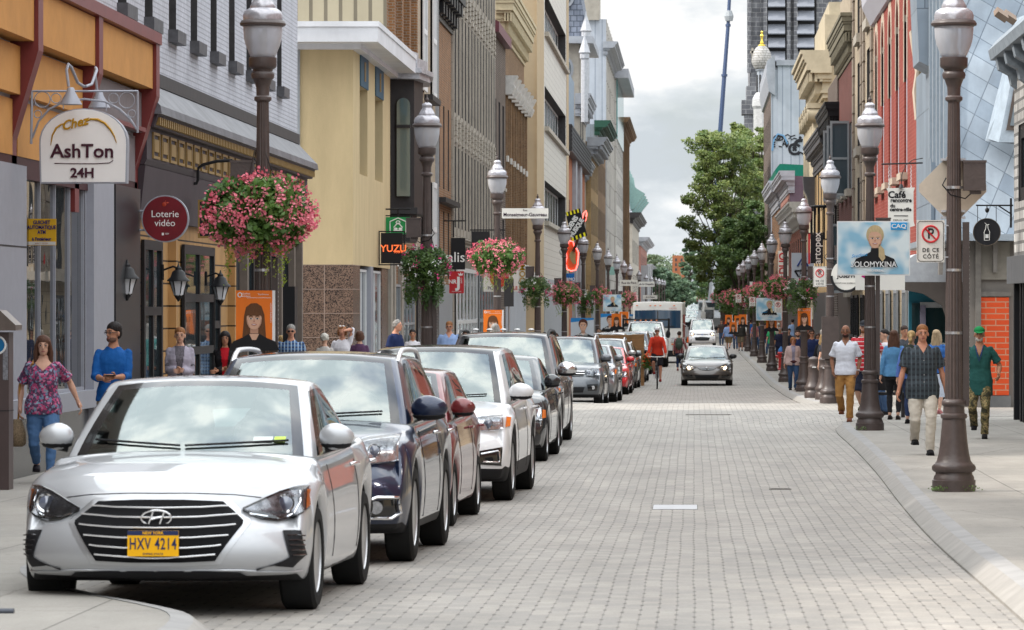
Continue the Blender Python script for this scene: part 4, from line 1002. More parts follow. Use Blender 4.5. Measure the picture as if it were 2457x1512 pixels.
# church: dark stone tower with louvres and a small domed cupola
t=thing('church_tower','huge dark stone church tower with stacked metal louvres behind the roofs','church tower',(10,425,0))
mb=MB(); mb.box(-4.0,12,0,14,-2,52); mb.build('tower_wall',TWR,t)
LV=M('louvre_metal',S(150,154,164),.5,.2,var=.08)
for (xa,xb) in ((1843,1884),(1912,1954)):
    X0,X1=PX(xa,424)-10,PX(xb,424)-10
    mb=MB(); mb.box(X0-.25,X1+.25,-.12,0,27.6,46); mb.build('louvre_recess',BLACK,t)
    for k in range(12):
        z=28.2+k*1.45
        mb=MB(); mb.prism([(-.75,z),(-.15,z+1.0),(-.15,z+1.12),(-.8,z+.1)],lambda p,q,a: (a,p,q),X0,X1); mb.build('louvre',LV,t)
mb=MB()
for x in (1793,1832,1888,1905): mb.box(PX(x,424)-10,PX(x+9,424)-10,-.6,0,27,50)
mb.build('buttress',TWR,t)
mb=MB(); mb.box(-4.6,-2.6,-2,2,-2,22.5); mb.box(-4.9,-2.4,-2.2,2,22.5,24); mb.box(-4.4,-3,-1.8,2,24,25.5); mb.build('buttress',TWR,t)
mb=MB(); mb.prism([(-2.6,10),(12,10),(12,26.8),(-1.8,26.8)],lambda p,q,a: (p,a,q),-3,0); mb.build('nave_roof',ZINC,t)
t=thing('church_cupola','small white church cupola with scaled dome and a golden finial','cupola',(PX(1828,400),400,0))
WP=MBR('cupola_white',S(205,203,200),S(190,188,184),S(140,136,132),.5,.25,.03,.6)
k=400/FPX
def zz(y): return PZ(y,400)
MB().lathe([(.85,0),(.85,zz(262)),(1.0,zz(255)),(.95,zz(238)),(.75,zz(228)),(.55,zz(222))],8).build('lower_drum',M('cupola_metal',(.5,.5,.5),.5,.2,var=.25),t)
mb=MB().lathe([(.5,zz(224)),(.5,zz(172)),(.66,zz(169)),(.62,zz(165))],8); mb.build('lantern',WMET,t)
for a in range(8):
    q=R(45*a+22.5); mb=MB(); mb.tube([(.5*math.cos(q),.5*math.sin(q),zz(222)),(.5*math.cos(q),.5*math.sin(q),zz(180))],(.1),5); mb.build('louvre_slot',FR_D,t)
MB().lathe([(.7,zz(166)),(.88,zz(160)),(1.05,zz(150)),(1.0,zz(138)),(.85,zz(125)),(.6,zz(115)),(.3,zz(110)),(.1,zz(108))],20).build('dome',WP,t,smooth=40)
MB().lathe([(.38,zz(110)),(.36,zz(108)),(.16,zz(106)),(.2,zz(102)),(.1,zz(98)),(.12,zz(90)),(.2,zz(86)),(.1,zz(83)),(.08,zz(80)),(.16,zz(77)),(.05,zz(74))],12).build('finial',M('gold_leaf',S(235,205,90,1.0),.25,.7,var=.1),t,smooth=50)
mb=MB(); mb.box(-1.05,-.85,0,.3,zz(150),zz(115)); mb.box(-1.2,-.7,0,.3,zz(128),zz(122)); mb.build('stone_cross',GSM,t)
# far brick tower block and distant roofs
t=thing('brick_tower','distant orange brick tower block rising above the far trees','tower block',(PX(1629,1150),1150,0))
mb=MB(); mb.box(-1.9,1.8,0,8,1,PZ(613,1150)); mb.build('wall',OB2,t)
for i in range(3):
    for j in range(2): MB().box(-1.1+j*1.6,-.6+j*1.6,-.1,0,PZ(650,1150)+i*1.4,PZ(650,1150)+i*1.4+.8).build('window',FR_D,t)
# trees
def leafmat(name,c1,c2,tr=.25):
    m,nt,b=_new(name); N,LK=nt.nodes.new,nt.links.new
    tc=N('ShaderNodeTexCoord'); nz=N('ShaderNodeTexNoise'); nz.inputs['Scale'].default_value=1.2; nz.inputs['Detail'].default_value=5; LK(tc.outputs['Object'],nz.inputs[0])
    wn=N('ShaderNodeTexWhiteNoise'); LK(tc.outputs['Object'],wn.inputs[0])
    cr=N('ShaderNodeMix'); cr.data_type='RGBA'; cr.inputs[6].default_value=(*c1,1); cr.inputs[7].default_value=(*c2,1)
    mr=N('ShaderNodeMapRange'); mr.inputs[1].default_value=.35; mr.inputs[2].default_value=.65; LK(nz.outputs[0],mr.inputs[0]); LK(mr.outputs[0],cr.inputs[0])
    LK(cr.outputs[2],b.inputs['Base Color']); b.inputs['Roughness'].default_value=.5
    tl=N('ShaderNodeBsdfTranslucent'); LK(cr.outputs[2],tl.inputs[0]); mx=N('ShaderNodeMixShader'); mx.inputs[0].default_value=tr
    LK(b.outputs[0],mx.inputs[1]); LK(tl.outputs[0],mx.inputs[2]); LK(mx.outputs[0],nt.nodes['Material Output'].inputs[0])
    return m
BARK=M('bark',(.07,.055,.045),.9,var=.3,scale=8,bump=.5)
TL1=leafmat('maple_leaves',(.085,.145,.035),(.21,.25,.065),.3)
TL2=leafmat('linden_leaves',(.06,.125,.035),(.14,.21,.055),.25)
TL3=leafmat('far_leaves_hazed',(.10,.15,.09),(.17,.22,.11),.2)  # distance haze put into the colour by paling it
TL4=leafmat('far_leaves_dark_hazed',(.07,.13,.08),(.12,.19,.10),.2)  # darker trees, paled likewise to suggest haze
def leaves(mb,c,rad,n,size,rnd,shell=.55):
    for _ in range(n):
        while True:
            u=Vector((rnd.gauss(0,1),rnd.gauss(0,1),rnd.gauss(0,1)))
            if u.length > .01: break
        u.normalize(); rr=rnd.uniform(shell,1) ** .6
        p=Vector((c[0]+u.x*rad[0]*rr,c[1]+u.y*rad[1]*rr,c[2]+u.z*rad[2]*rr))
        s=size*rnd.uniform(.6,1.3)
        a=Vector((rnd.gauss(0,1),rnd.gauss(0,1),rnd.gauss(0,.6))).normalized(); b=a.orthogonal().normalized()
        b=(b+a.cross(b)*rnd.uniform(-1,1)).normalized()
        o=len(mb.v)
        mb.v += [tuple(p-a*s*.5),tuple(p+b*s*.32+a*s*.1),tuple(p+a*s*.55),tuple(p-b*s*.32+a*s*.1)]
        mb.f.append((o,o+1,o+2,o+3)); mb.m.append(0)
def tree(name,label,X,Y,H,cw,nclump,nleaf,lsize,mat,seed=1,trunk=.3,low=.25,group=None,squash=1.0,z0=None,cd=None):
    rnd=random.Random(seed)
    t=thing(name,label,'tree',(X,Y,gs(Y) if z0 is None else z0),0,group)
    mb=MB(); hub=H*low
    pts=[(0,0,-.3),(.05,0,hub*.5),(0,0,hub),(.1,.1,H*.6),(.05,0,H*.85)]
    mb.tube(pts,[trunk,trunk*.85,trunk*.7,trunk*.35,trunk*.1],8)
    cl=[]
    for i in range(nclump):
        f=(i+.5)/nclump
        z=H*(low+(1-low)*(f ** .8)*.93)
        env=math.sin(math.pi*min(1,.12+.88*(1-abs(2*(z/H-low)/(1-low)-.85)*.62)) ) if False else math.sqrt(max(.06,1-((z/H-(low+.42*(1-low)))/(.62*(1-low))) ** 2))
        a=i*2.4+rnd.uniform(-.4,.4); r=cw/2*env*rnd.uniform(.45,.92)
        c=(r*math.cos(a),r*math.sin(a)*(cd or 1),z); cl.append((c,env))
        s=Vector((0,0,hub+(z-hub)*.35)); e_=Vector(c)
        mid=(s+e_)/2+Vector((0,0,-.08*(e_-s).length)); mb.tube([s,mid,e_],[trunk*.28,trunk*.18,trunk*.06],5)
    mb.build('trunk',BARK,t,smooth=50)
    lm=MB(); per=nleaf // nclump
    for c,env in cl:
        k=cw*rnd.uniform(.12,.2)*(.7+.3*env)
        leaves(lm,c,(k,k,k*.62*squash),per,lsize,rnd,.2)
        for _ in range(2):
            o=(c[0]+rnd.uniform(-1,1)*k,c[1]+rnd.uniform(-1,1)*k,c[2]+rnd.uniform(-.6,.8)*k*.7)
            leaves(lm,o,(k*.45,k*.45,k*.3),per//4,lsize,rnd,.1)
    lm.build('crown',mat,t)
    return t
tree('maple_tree','tall loose maple hanging over the street with sky showing through its left limbs',PX(1735,330),330,17.8,6.8,52,24000,.235,TL1,3,.3,.25)
tree('maple_tree','tallest tree close against the brown brick wall below the cupola',PX(1806,345),345,19.2,5.2,44,20000,.235,TL1,5,.3,.25)
tree('linden_tree','dense round dark green tree low in front of the maples',PX(1782,300),300,9.8,4.3,40,17000,.20,TL2,8,.25,.12)
tree('linden_tree','dark green tree standing behind the right lamp row by the brown wall',PX(1822,315),315,11.5,4.6,34,14000,.22,TL2,9,.25,.1)
tree('street_tree','mid green tree above the crane truck at the right kerb',PX(1715,520),520,10.5,5,22,6000,.34,TL2,12,.2,.1)
tree('street_tree','pale green bush by the lamp posts under the portrait posters',PX(1805,262),262,3.6,2.2,12,2500,.16,TL1,13,.08,.1)
for i,(px,ty_,by_,Y,wpx,m_,lab) in enumerate([
        (1556,606,742,800,62,TL3,'hazy olive tree at the far left end of the street'),
        (1582,640,745,700,74,TL4,'dense dark green tree closing the street beyond the box truck'),
        (1530,655,742,760,46,TL3,'thin grey-green tree half behind the far left houses'),
        (1655,572,740,900,54,TL4,'tall green tree right of the distant brick tower'),
        (1688,590,742,820,56,TL4,'bushy green tree at the far right end of the street'),
        (1612,655,742,950,60,TL3,'low pale green tree in front of the distant brick tower'),
        (1632,668,748,760,58,TL4,'dark tree above the queue of distant cars'),
        (1715,620,745,700,60,TL4,'dark green tree behind the right lamp row far away'),
        (1500,640,742,900,60,TL3,'pale tree mostly hidden by the left row of houses'),
        (1590,612,742,1300,160,TL3,'broad hazy tree far behind all the others')]):
    tree('far_tree',lab,PX(px,Y),Y,PZ(ty_,Y)-g(Y),wpx*Y/FPX,30,7000 if i < 9 else 5000,.5*Y/850,m_,20+i,.25,.06,'trees at the far end of the street',z0=g(Y))
mb=MB(); pts=[]
for k in range(41):
    x=-800+40*k; pts.append((x,1+3.5*math.exp(-((x+40)/220)**2)+2*math.sin(k*1.7)))
n=len(pts)
mb.v=[(x,1900,0) for x,z in pts]+[(x,2100,z*1.5) for x,z in pts]+[(x,2500,0) for x,z in pts]
for i in range(n-1):
    mb.f += [(i,i+1,n+i+1,n+i),(n+i,n+i+1,2*n+i+1,2*n+i)]; mb.m += [0,0]
tag(mb.build('hills',M('wooded_hill',(.07,.11,.06),.9,scale=.05,var=.3),smooth=60),kind='structure')
# lamp posts
LENS=MCLEAR('lamp_lens',(.78,.79,.83),1.5,.25)
def lens_mat():
    m,nt,b=_new('frosted_lamp_lens'); b.inputs['Base Color'].default_value=(.56,.57,.61,1); b.inputs['Roughness'].default_value=.3
    tr=nt.nodes.new('ShaderNodeBsdfTransparent'); tr.inputs[0].default_value=(.85,.86,.9,1); mx=nt.nodes.new('ShaderNodeMixShader')
    lw=nt.nodes.new('ShaderNodeLayerWeight'); lw.inputs[0].default_value=.35
    mr=nt.nodes.new('ShaderNodeMapRange'); mr.inputs[3].default_value=.55; mr.inputs[4].default_value=.95; nt.links.new(lw.outputs['Facing'],mr.inputs[0])
    nt.links.new(mr.outputs[0],mx.inputs[0]); nt.links.new(tr.outputs[0],mx.inputs[1]); nt.links.new(b.outputs[0],mx.inputs[2]); nt.links.new(mx.outputs[0],nt.nodes['Material Output'].inputs[0])
    return m
LENSF=lens_mat()
CAPM=M('clear_grey_cap',(.42,.41,.44),.22,.35,var=.25,scale=14)
def lamp_parts(t):
    MB().lathe([(.235,0),(.235,.125),(.222,.13),(.215,.17),(.20,.19),(.20,.215),(.218,.22),(.238,.245),(.238,.275),(.22,.30),(.205,.31),(.185,.34),(.165,.42),(.148,.55),(.135,.70),(.126,.81),(.14,.815),(.146,.84),(.14,.86),(.118,.87),(.114,.95),(.128,.96),(.135,.98),(.128,1.01),(.10,1.03)],32,flute=(.235,.29,.07)).build('base',BROWN,t,smooth=42)
    MB().lathe([(.10,1.0),(.096,1.5),(.085,2.6),(.074,3.6),(.064,4.34),(.064,4.36)],32,flute=(1.0,4.35,.10)).build('shaft',BROWN,t,smooth=30)
    MB().lathe([(.072,4.34),(.094,4.36),(.094,4.39),(.07,4.41),(.072,4.5),(.10,4.585),(.118,4.60),(.128,4.64),(.118,4.67),(.105,4.68),(.11,4.7),(.14,4.72),(.15,4.74),(.15,4.83),(.14,4.835)],28).build('collar',BROWN,t,smooth=35)
    MB().lathe([(.125,4.83),(.15,4.88),(.185,4.97),(.205,5.05),(.212,5.16),(.21,5.19)],28).build('lens',LENSF,t,smooth=80)
    MB().lathe([(.045,4.84),(.06,4.88),(.03,4.97),(.045,5.05),(.045,5.1)],12).build('bulb',WHITE,t,smooth=60)
    MB().lathe([(.21,5.175),(.245,5.19),(.25,5.21),(.235,5.24),(.215,5.25)],28).build('rim',BROWN,t,smooth=40)
    MB().lathe([(.212,5.245),(.215,5.30),(.20,5.345),(.16,5.375),(.135,5.385),(.138,5.405),(.12,5.44),(.085,5.50),(.078,5.53),(.088,5.545),(.082,5.575),(.05,5.60),(.02,5.61)],28).build('cap',CAPM,t,smooth=50)
    MB().lathe([(.018,5.60),(.02,5.62),(.03,5.64),(.034,5.66),(.02,5.685),(.012,5.70),(.016,5.715),(.004,5.74)],12).build('finial',BROWN,t,smooth=60)
    for z in (1.75,2.45): MB().lathe([(.108-z*.008,z),(.108-z*.008,z+.03)],20).build('steel_band',STEEL,t)
LOFF=.12
def lamp_box(t,side,z=3.35,w_=.24,h=.33):
    mb=MB(); x=side*(.1+w_/2)
    mb.box(x-w_/2,x+w_/2,-.09,.09,z,z+h); mb.box(x-w_/2-.008,x+w_/2+.008,-.098,.098,z+h-.02,z+h+.006)
    mb.box(x-w_*.2,x+w_*.3,-.05,.05,z-.04,z)
    b=mb.build('speaker_box',BROWN,t)
    MB().tube([(x,-.03,z),(x-side*.1,-.06,z-.09),(x-side*.26,-.1,z-.05),(-side*.13,-.11,z+.06),(-side*.09,-.08,z+.14)],.008,5).build('cable',BLACK,b)
    MB().lathe([(.096,z+.02),(.096,z+.05)],20).build('bracket',STEEL,b)
    return b
def conduit(t,side,z0=1.0,z1=3.2):
    mb=MB(); mb.box(side*.095,side*.165,-.03,.03,z0,z1); o=mb.build('perforated_channel',BROWN,t)
    mb=MB()
    for k in range(int((z1-z0-.1)/.05)): mb.box(side*.165,side*.169,-.008,.008,z0+.06+k*.05,z0+.078+k*.05)
    mb.build('channel_holes',M('hole_pale',(.5,.48,.46),.6),o)
LPX_R={0: 2.81,1: 2.92,2: 3.05}
lampL,lampR=[],[]
proto=thing('lamp_post','brown fluted lamp post nearest the camera on the right pavement','lamp post',(2.81,42.8,gs(42.8)-.0))
lamp_parts(proto)
proto.scale=(1,1,.97)
NL=26
def lz(k): return 42.8+22.9*k
ords=['nearest','second','third','fourth','fifth','sixth','seventh','eighth','ninth','tenth','eleventh','twelfth','thirteenth','fourteenth','fifteenth','sixteenth','seventeenth','eighteenth','nineteenth','twentieth']+['distant']*20
import_extra_R={0: 'holding the diamond sign back and a no-parking sign',1: 'carrying the big blue portrait poster',2: 'with a steel cabinet strapped low on it',3: 'carrying the first green flower basket'}
for k in range(NL):
    for side in (1,-1):
        if k == 0 and side == 1: o=proto
        else:
            if k > 9 and k % 2: continue
            if side == 1: X=LPX_R.get(k,3.10)
            else: X={0:-4.66,1:-4.43}.get(k,-4.40)
            Y=lz(k)
            if k > 14: X += .0
            o=dup(proto,(X,Y,gs(Y)),None,None)
        sd='right' if side == 1 else 'left'
        if k < 20: lab=f'{ords[k]} brown lamp post from the camera in the {sd} row' if k > 3 or side < 0 else f'{ords[k]} right lamp post, {import_extra_R[k]}'
        else: lab=f'tiny far lamp post at the end of the {sd} row'
        tag(o,lab,'lamp post',f'lamp posts in the {sd} row')
        (lampR if side == 1 else lampL).append((k,o))
LR=dict(lampR); LL=dict(lampL)
for k,o in LR.items():
    if k < 12: lamp_box(o,{0: 1,1: 1,2: 0.0001 or 1}.get(k,1) if k != 2 else -.0 or 1,3.3 if k != 0 else 3.35)
for k,o in LL.items():
    if k < 12: lamp_box(o,-1,3.35 if k == 0 else 3.3)
conduit(LR[0],1,.95,3.0); conduit(LR[1],1,.95,2.7); conduit(LL[0],1,1,2.6); conduit(LL[1],1,1,2.3)
c=MB(); c.box(-.19,.19,-.2,.12,1.02,2.0); c.build('cabinet',BROWN,LR[2])
WEED=leafmat('weed_leaves',(.08,.16,.03),(.14,.24,.06))
for (px,py,lab,n_) in ((2246,1186,'small green weeds at the left foot of the nearest right lamp post',60),(2333,1180,'tiny weeds at the right foot of the nearest right lamp post',26),(2064,1031,'small weeds at the foot of the second right lamp post',30)):
    Y=42.7 if py > 1100 else 65.5; mb=MB(); rr=random.Random(px)
    for _ in range(n_):
        x,y=rr.gauss(0,.05),rr.gauss(0,.04); h=rr.uniform(.01,.06); a=rr.uniform(0,6.3); s_=rr.uniform(.012,.025)
        mb.add([(x,y,h),(x+s_*math.cos(a),y+s_*math.sin(a),h+.01),(x+s_*.6*math.cos(a+.8),y+s_*.6*math.sin(a+.8),h+.02)],[(0,1,2)])
    tag(mb.build('weeds',WEED,loc=(PX(px,Y),Y-.15,gs(Y))),lab,'weeds')
# bollards (same base, capped)
for i,(px,py) in enumerate(((1953,950),(1979,954))):
    Y=97.5-i*3.2; X=PX(px,Y); t=thing('bollard',['short brown bollard behind its twin near the third right lamp post','short brown bollard in front, just left of the third right lamp post'][i],'bollard',(X,Y,gs(Y)),0,'brown bollards')
    MB().lathe([(.235,0),(.235,.125),(.215,.17),(.20,.19),(.238,.245),(.238,.275),(.205,.31),(.165,.42),(.14,.6),(.135,.72),(.15,.74),(.15,.78),(.135,.80),(.13,.9),(.145,.92),(.145,.96),(.1,1.0),(.03,1.02)],32,flute=(.235,.29,.07)).build('post',BROWN,t,smooth=42)
    MB().box(-.05,.05,-.16,-.13,.745,.775).build('sticker',WHITE,t)
# hanging flower baskets
def flowermat(name,c1,c2):
    m=leafmat(name,c1,c2,.2); return m
LFB=leafmat('begonia_leaves',(.045,.13,.03),(.13,.24,.05),.25)
LFD=leafmat('petunia_leaves',(.035,.085,.02),(.09,.16,.035),.25)
PINK=flowermat('pink_petals',(.75,.12,.19),(.82,.28,.34))
MAG=flowermat('magenta_petals',(.55,.02,.16),(.68,.04,.22))
WHP=flowermat('white_petals',(.75,.75,.72),(.8,.8,.8))
YEL=leafmat('lime_trailing',(.28,.34,.03),(.2,.3,.04),.3)
def blossoms(mb,pts,size,rnd):
    for c in pts:
        n=rnd.randint(6,11)
        for _ in range(n):
            p=Vector(c)+Vector((rnd.gauss(0,1),rnd.gauss(0,1),rnd.gauss(0,1)-.5))*size*.85
            a=Vector((rnd.gauss(0,1),rnd.gauss(0,1)-.6,rnd.gauss(0,1))).normalized(); b=a.orthogonal().normalized(); d_=a.cross(b)
            o=len(mb.v); s=size*rnd.uniform(.35,.62)
            for q in range(5): mb.v.append(tuple(p+(b*math.cos(q*1.2566)+d_*math.sin(q*1.2566))*s+a*(s*.3 if q % 2 else 0)))
            mb.f.append((o,o+1,o+2,o+3,o+4)); mb.m.append(0)
def basket(label,X,Y,zc,w_,h,kind,detail,seed,drop=.0):
    rnd=random.Random(seed)
    t=thing('flower_basket',label,'flower basket',(X,Y,zc),0,'hanging flower baskets on the lamp posts')
    mb=MB(); mb.lathe([(w_*.16,-h*.25),(w_*.26,-.02),(w_*.28,.03)],14); mb.build('planter',M('planter_green',(.03,.05,.03),.8),t)
    mb=MB()
    for a in (0,120,240): mb.tube([(w_*.26*math.cos(R(a)),w_*.26*math.sin(R(a)),.02),(.06*math.cos(R(a)),.06*math.sin(R(a)),h*.75)],.006,4)
    mb.build('hanger',DARK,t)
    fol=MB(); n=int(2600*detail); ls=.085 if kind == 'pink' else .05
    if detail < .5: ls *= 1.35
    leaves(fol,(0,0,0),(w_*.46,w_*.46,h*.44),n,ls,rnd,.3)
    for _ in range(int(26*detail)+6):       # lumps at the edge
        a=rnd.uniform(0,6.28); e_=rnd.uniform(-.9,.9)
        c=(w_*.42*math.cos(a)*math.cos(e_),w_*.42*math.sin(a)*math.cos(e_),h*.4*math.sin(e_)); leaves(fol,c,(w_*.11,)*3,int(n*.02)+6,ls,rnd,.1)
    if kind == 'green':
        for _ in range(int(34*detail)+10):
            a=rnd.uniform(0,6.28); r_=w_*.42*rnd.random()**.5; L_=h*rnd.uniform(.35,.8); x,y=r_*math.cos(a),r_*math.sin(a)
            leaves(fol,(x,y,-h*.3-L_*.4),(.05,.05,L_*.45),int(34*detail)+10,ls*.9,rnd,.1)
    fol.build('foliage',LFB if kind == 'pink' else LFD,t)
    def shell(n_,k=1.0):
        r=[]
        for _ in range(n_):
            u=Vector((rnd.gauss(0,1),rnd.gauss(0,1),rnd.gauss(0,1)+.1)).normalized(); r.append((u.x*w_*.48*k,u.y*w_*.48*k,u.z*h*.45*k))
        return r
    if kind == 'pink':
        f=MB(); blossoms(f,shell(int(190*detail)+30,1.0)+shell(int(45*detail)+8,1.12),.034 if detail > .5 else .045,rnd); f.build('blossoms',PINK,t)
        if detail > .4:
            tr=MB()
            for _ in range(16):
                a=rnd.uniform(3.4,6.0); x,y=w_*.3*math.cos(a),w_*.3*math.sin(a); L_=rnd.uniform(.25,.55)
                for q in range(34):
                    z=-h*.3-L_*q/34; leaves(tr,(x+.02*math.sin(q*.5),y,z),(.02,.02,.01),1,.03,rnd,.1)
            tr.build('trailing_vines',YEL,t)
    else:
        f=MB(); blossoms(f,shell(int(26*detail)+7),.028 if detail > .5 else .04,rnd); f.build('white_blossoms',WHP,t)
        f=MB(); blossoms(f,shell(int(14*detail)+5,1.05),.03 if detail > .5 else .042,rnd); f.build('magenta_blossoms',MAG,t)
    return t
bl=[(-1,0,620,512,1.2,.92,'pink',1.6,'huge pink begonia basket on the nearest left lamp post'),
      (-1,1,1021,640,.86,.82,'green',1.1,'leafy basket with white and magenta petunias on the second left lamp post'),
      (-1,2,1192,618,1.22,.88,'pink',.9,'pink begonia basket split by the third left lamp post'),
      (-1,3,1284,690,.98,.75,'green',.7,'dense green petunia basket on the fourth left lamp post'),
      (-1,4,1357,704,1.08,.9,'pink',.6,'pink basket on the fifth left lamp post above the blue-white poster'),
      (-1,5,1405,718,.8,.8,'green',.45,'green basket on the sixth left lamp post'),
      (-1,6,1442,710,.95,.9,'pink',.45,'pink basket on the seventh left lamp post beside the blue portrait poster'),
      (-1,7,1478,722,.8,.8,'green',.3,'small green basket on the eighth left lamp post'),
      (-1,8,1508,718,1.0,1.0,'pink',.3,'small pink basket on the ninth left lamp post by the truck roof'),
      (1,3,1924,697,.98,.8,'green',.9,'big green petunia basket on the fourth right lamp post'),
      (1,4,1866,691,.9,.9,'pink',.7,'bright pink basket left of the fifth right lamp post'),
      (1,5,1843,715,.82,.82,'green',.5,'green basket on the sixth right lamp post over the small poster'),
      (1,6,1822,699,1.1,.85,'pink',.5,'pink basket on the seventh right lamp post'),
      (1,7,1806,722,.85,.8,'green',.35,'green and white basket on the eighth right lamp post'),
      (1,8,1789,712,1.0,1.1,'pink',.4,'pink basket on the ninth right lamp post'),
      (1,9,1773,724,.9,1.0,'green',.3,'green basket on the tenth right lamp post'),
      (1,10,1757,712,1.1,1.1,'pink',.3,'pink basket on the eleventh right lamp post'),
      (1,11,1742,713,1.1,1.0,'pink',.25,'pink basket low in the far part of the right row'),
      (1,12,1728,722,1.1,1.1,'green',.2,'green basket far down the right row'),
      (1,14,1717,714,1.1,1.1,'pink',.2,'smallest pink basket at the far end of the right row'),
      (1,18,1701,722,1.1,1.2,'green',.15,'tiny green basket at the far end of the right row'),
      (1,22,1683,717,1.2,1.2,'pink',.15,'tiny pink basket beside the distant queue of cars')]
for side,k,px,py,w_,h,kind,dt,lab in bl:
    Y=lz(k)-(.05 if side < 0 else .05); basket(lab,PX(px,Y),Y,PZ(py,Y),w_,h,kind,dt,100+k+50*side)
# crane
t=thing('crane_truck','mobile crane with long blue telescopic boom rising behind the maple','crane',(PX(1700,420),420,gr(420)))
tx=PX(1700,420)
def cp(px,py): return (PX(px,420)-tx,0,PZ(py,420)-gr(420))
BLU=M('crane_blue',S(66,84,120),.4,var=.1); CRW=M('crane_white',S(205,210,215),.5,var=.08)
seg=[(1705,725,.42),(1716,600,.40),(1727,330,.34),(1738,180,.30),(1747,60,.26),(1753,-60,.2)]
for i,((x0,y0,r0),(x1,y1,r1)) in enumerate(zip(seg,seg[1:])):
    MB().tube([cp(x0,y0),cp(x1,y1)],[r0*.72,r0*.66],4).build('boom_section',CRW if i == 0 else BLU,t)
    MB().tube([cp(x1,y1+4),cp(x1,y1-2)],r0*.95,4).build('boom_collar',BLU,t)
MB().lathe([(.4,-.2),(.5,.3),(.3,.9)],8,cp(1749,46)).build('boom_head',FR_G,t)
mb=MB(); mb.box(-1.2,1.3,-4,4,.5,1.5); mb.box(-1.1,1.2,-3.8,-1.6,1.5,3.0); mb.build('chassis',CRW,t)
mb=MB(); mb.box(-1.0,1.1,-3.86,-3.8,2.0,2.8); mb.build('windscreen',GLASSD,t)
for x in (-1.05,1.1):
    for y in (-2.8,2.6):
        mb=MB(); mb.lathe([(.5,-.16),(.5,.16)],16); o=mb.build('wheel',M('rubber',(.014,.014,.014),.9,spec=.2),t,loc=(x,y,.5)); o.rotation_euler=(0,R(90),0)
# vehicles
def paint(name,col,metal=.0,rough=.35,flake=0):
    return M(name,col,rough,metal,var=0,coat=1.0)
RUB=M('rubber',(.014,.014,.014),.9,spec=.2); ALLOY=M('alloy_rim',(.45,.45,.46),.3,.8,var=.05)
PLAS=M('black_plastic',(.012,.012,.014),.6,var=0,spec=.25); GLOSSB=M('gloss_black',(.008,.008,.009),.15,var=0,coat=.6)
WSG=MCLEAR('windscreen_glass',(.62,.72,.68),2.9,.04); SDG=MCLEAR('side_window_glass',(.24,.29,.29),2.1)
INT=M('car_interior',(.12,.125,.125),.8,var=.1); INT2=M('seat_cloth',(.17,.175,.17),.9,var=.1)
LAMPC=M('headlamp_chrome',(.75,.76,.78),.18,.9,var=.3,scale=30); LAMPD=M('headlamp_dark',(.22,.22,.235),.22,.75,var=.75,scale=16)
LAMPG=MCLEAR('headlamp_cover',(.93,.95,.97),1.55); AMB=M('amber_lens',(.75,.18,.02),.2,var=0)
LITL=M('lit_headlamp',(1,.9,.7),.3,emit=(1.0,.72,.42),es=6)
def interp(pts,x):
    if x <= pts[0][0]: return pts[0][1]
    for (a,b),(c,d_) in zip(pts,pts[1:]):
        if x <= c: return b+(d_-b)*(x-a)/(c-a)
    return pts[-1][1]
def blockmesh(us,vs,ws,fn,mat):
    """closed box grid; fn(u,v,w)->xyz; mat(face,u,v,w)->index"""
    mb=MB(); ix={}
    U,V,W=len(us)-1,len(vs)-1,len(ws)-1
    def vid(i,j,k):
        if (i,j,k) not in ix: ix[(i,j,k)]=len(mb.v); mb.v.append(fn(us[i],vs[j],ws[k]))
        return ix[(i,j,k)]
    def mid(a,i): return (a[i]+a[i+1])/2
    for i in range(U):
        for k in range(W):
            mb.f.append((vid(i,0,k),vid(i+1,0,k),vid(i+1,0,k+1),vid(i,0,k+1))); mb.m.append(mat('front',mid(us,i),vs[0],mid(ws,k)))
            mb.f.append((vid(i,V,k),vid(i,V,k+1),vid(i+1,V,k+1),vid(i+1,V,k))); mb.m.append(mat('rear',mid(us,i),vs[-1],mid(ws,k)))
    for j in range(V):
        for k in range(W):
            mb.f.append((vid(0,j,k),vid(0,j,k+1),vid(0,j+1,k+1),vid(0,j+1,k))); mb.m.append(mat('side',us[0],mid(vs,j),mid(ws,k)))
            mb.f.append((vid(U,j,k),vid(U,j+1,k),vid(U,j+1,k+1),vid(U,j,k+1))); mb.m.append(mat('side',us[-1],mid(vs,j),mid(ws,k)))
    for i in range(U):
        for j in range(V):
            mb.f.append((vid(i,j,0),vid(i,j+1,0),vid(i+1,j+1,0),vid(i+1,j,0))); mb.m.append(mat('bottom',mid(us,i),mid(vs,j),0))
            mb.f.append((vid(i,j,W),vid(i+1,j,W),vid(i+1,j+1,W),vid(i,j+1,W))); mb.m.append(mat('top',mid(us,i),mid(vs,j),1))
    return mb
def subdivide(o):
    old=o.data; o.data=evaluated(old,[('SUBSURF',dict(levels=1,render_levels=1))]); bpy.data.meshes.remove(old)
class Surf:      # projects flat outlines onto a mesh
    def __init__(s,obj):
        me=obj.data; s.t=BVHTree.FromPolygons([v.co.copy() for v in me.vertices],[tuple(q.vertices) for q in me.polygons])
    def front(s,x,z,off,y0=-3):
        h=s.t.ray_cast(Vector((x,y0,z)),Vector((0,1,0)))
        if h[0] is None:
            for dz in (.02,-.02,.05,-.05):
                h=s.t.ray_cast(Vector((x*.985,y0,z+dz)),Vector((0,1,0)))
                if h[0] is not None: break
            else: return None
        n=h[1] if h[1].y < 0 else -h[1]
        return h[0]+n*off+Vector((0,-off*.5,0))
    def side(s,y,z,off,sx):
        h=s.t.ray_cast(Vector((3*sx,y,z)),Vector((-sx,0,0)))
        return None if h[0] is None else h[0]+Vector((sx*off,0,0))
    def down(s,x,y,off):
        h=s.t.ray_cast(Vector((x,y,4)),Vector((0,0,-1)))
        return None if h[0] is None else h[0]+Vector((0,0,off))
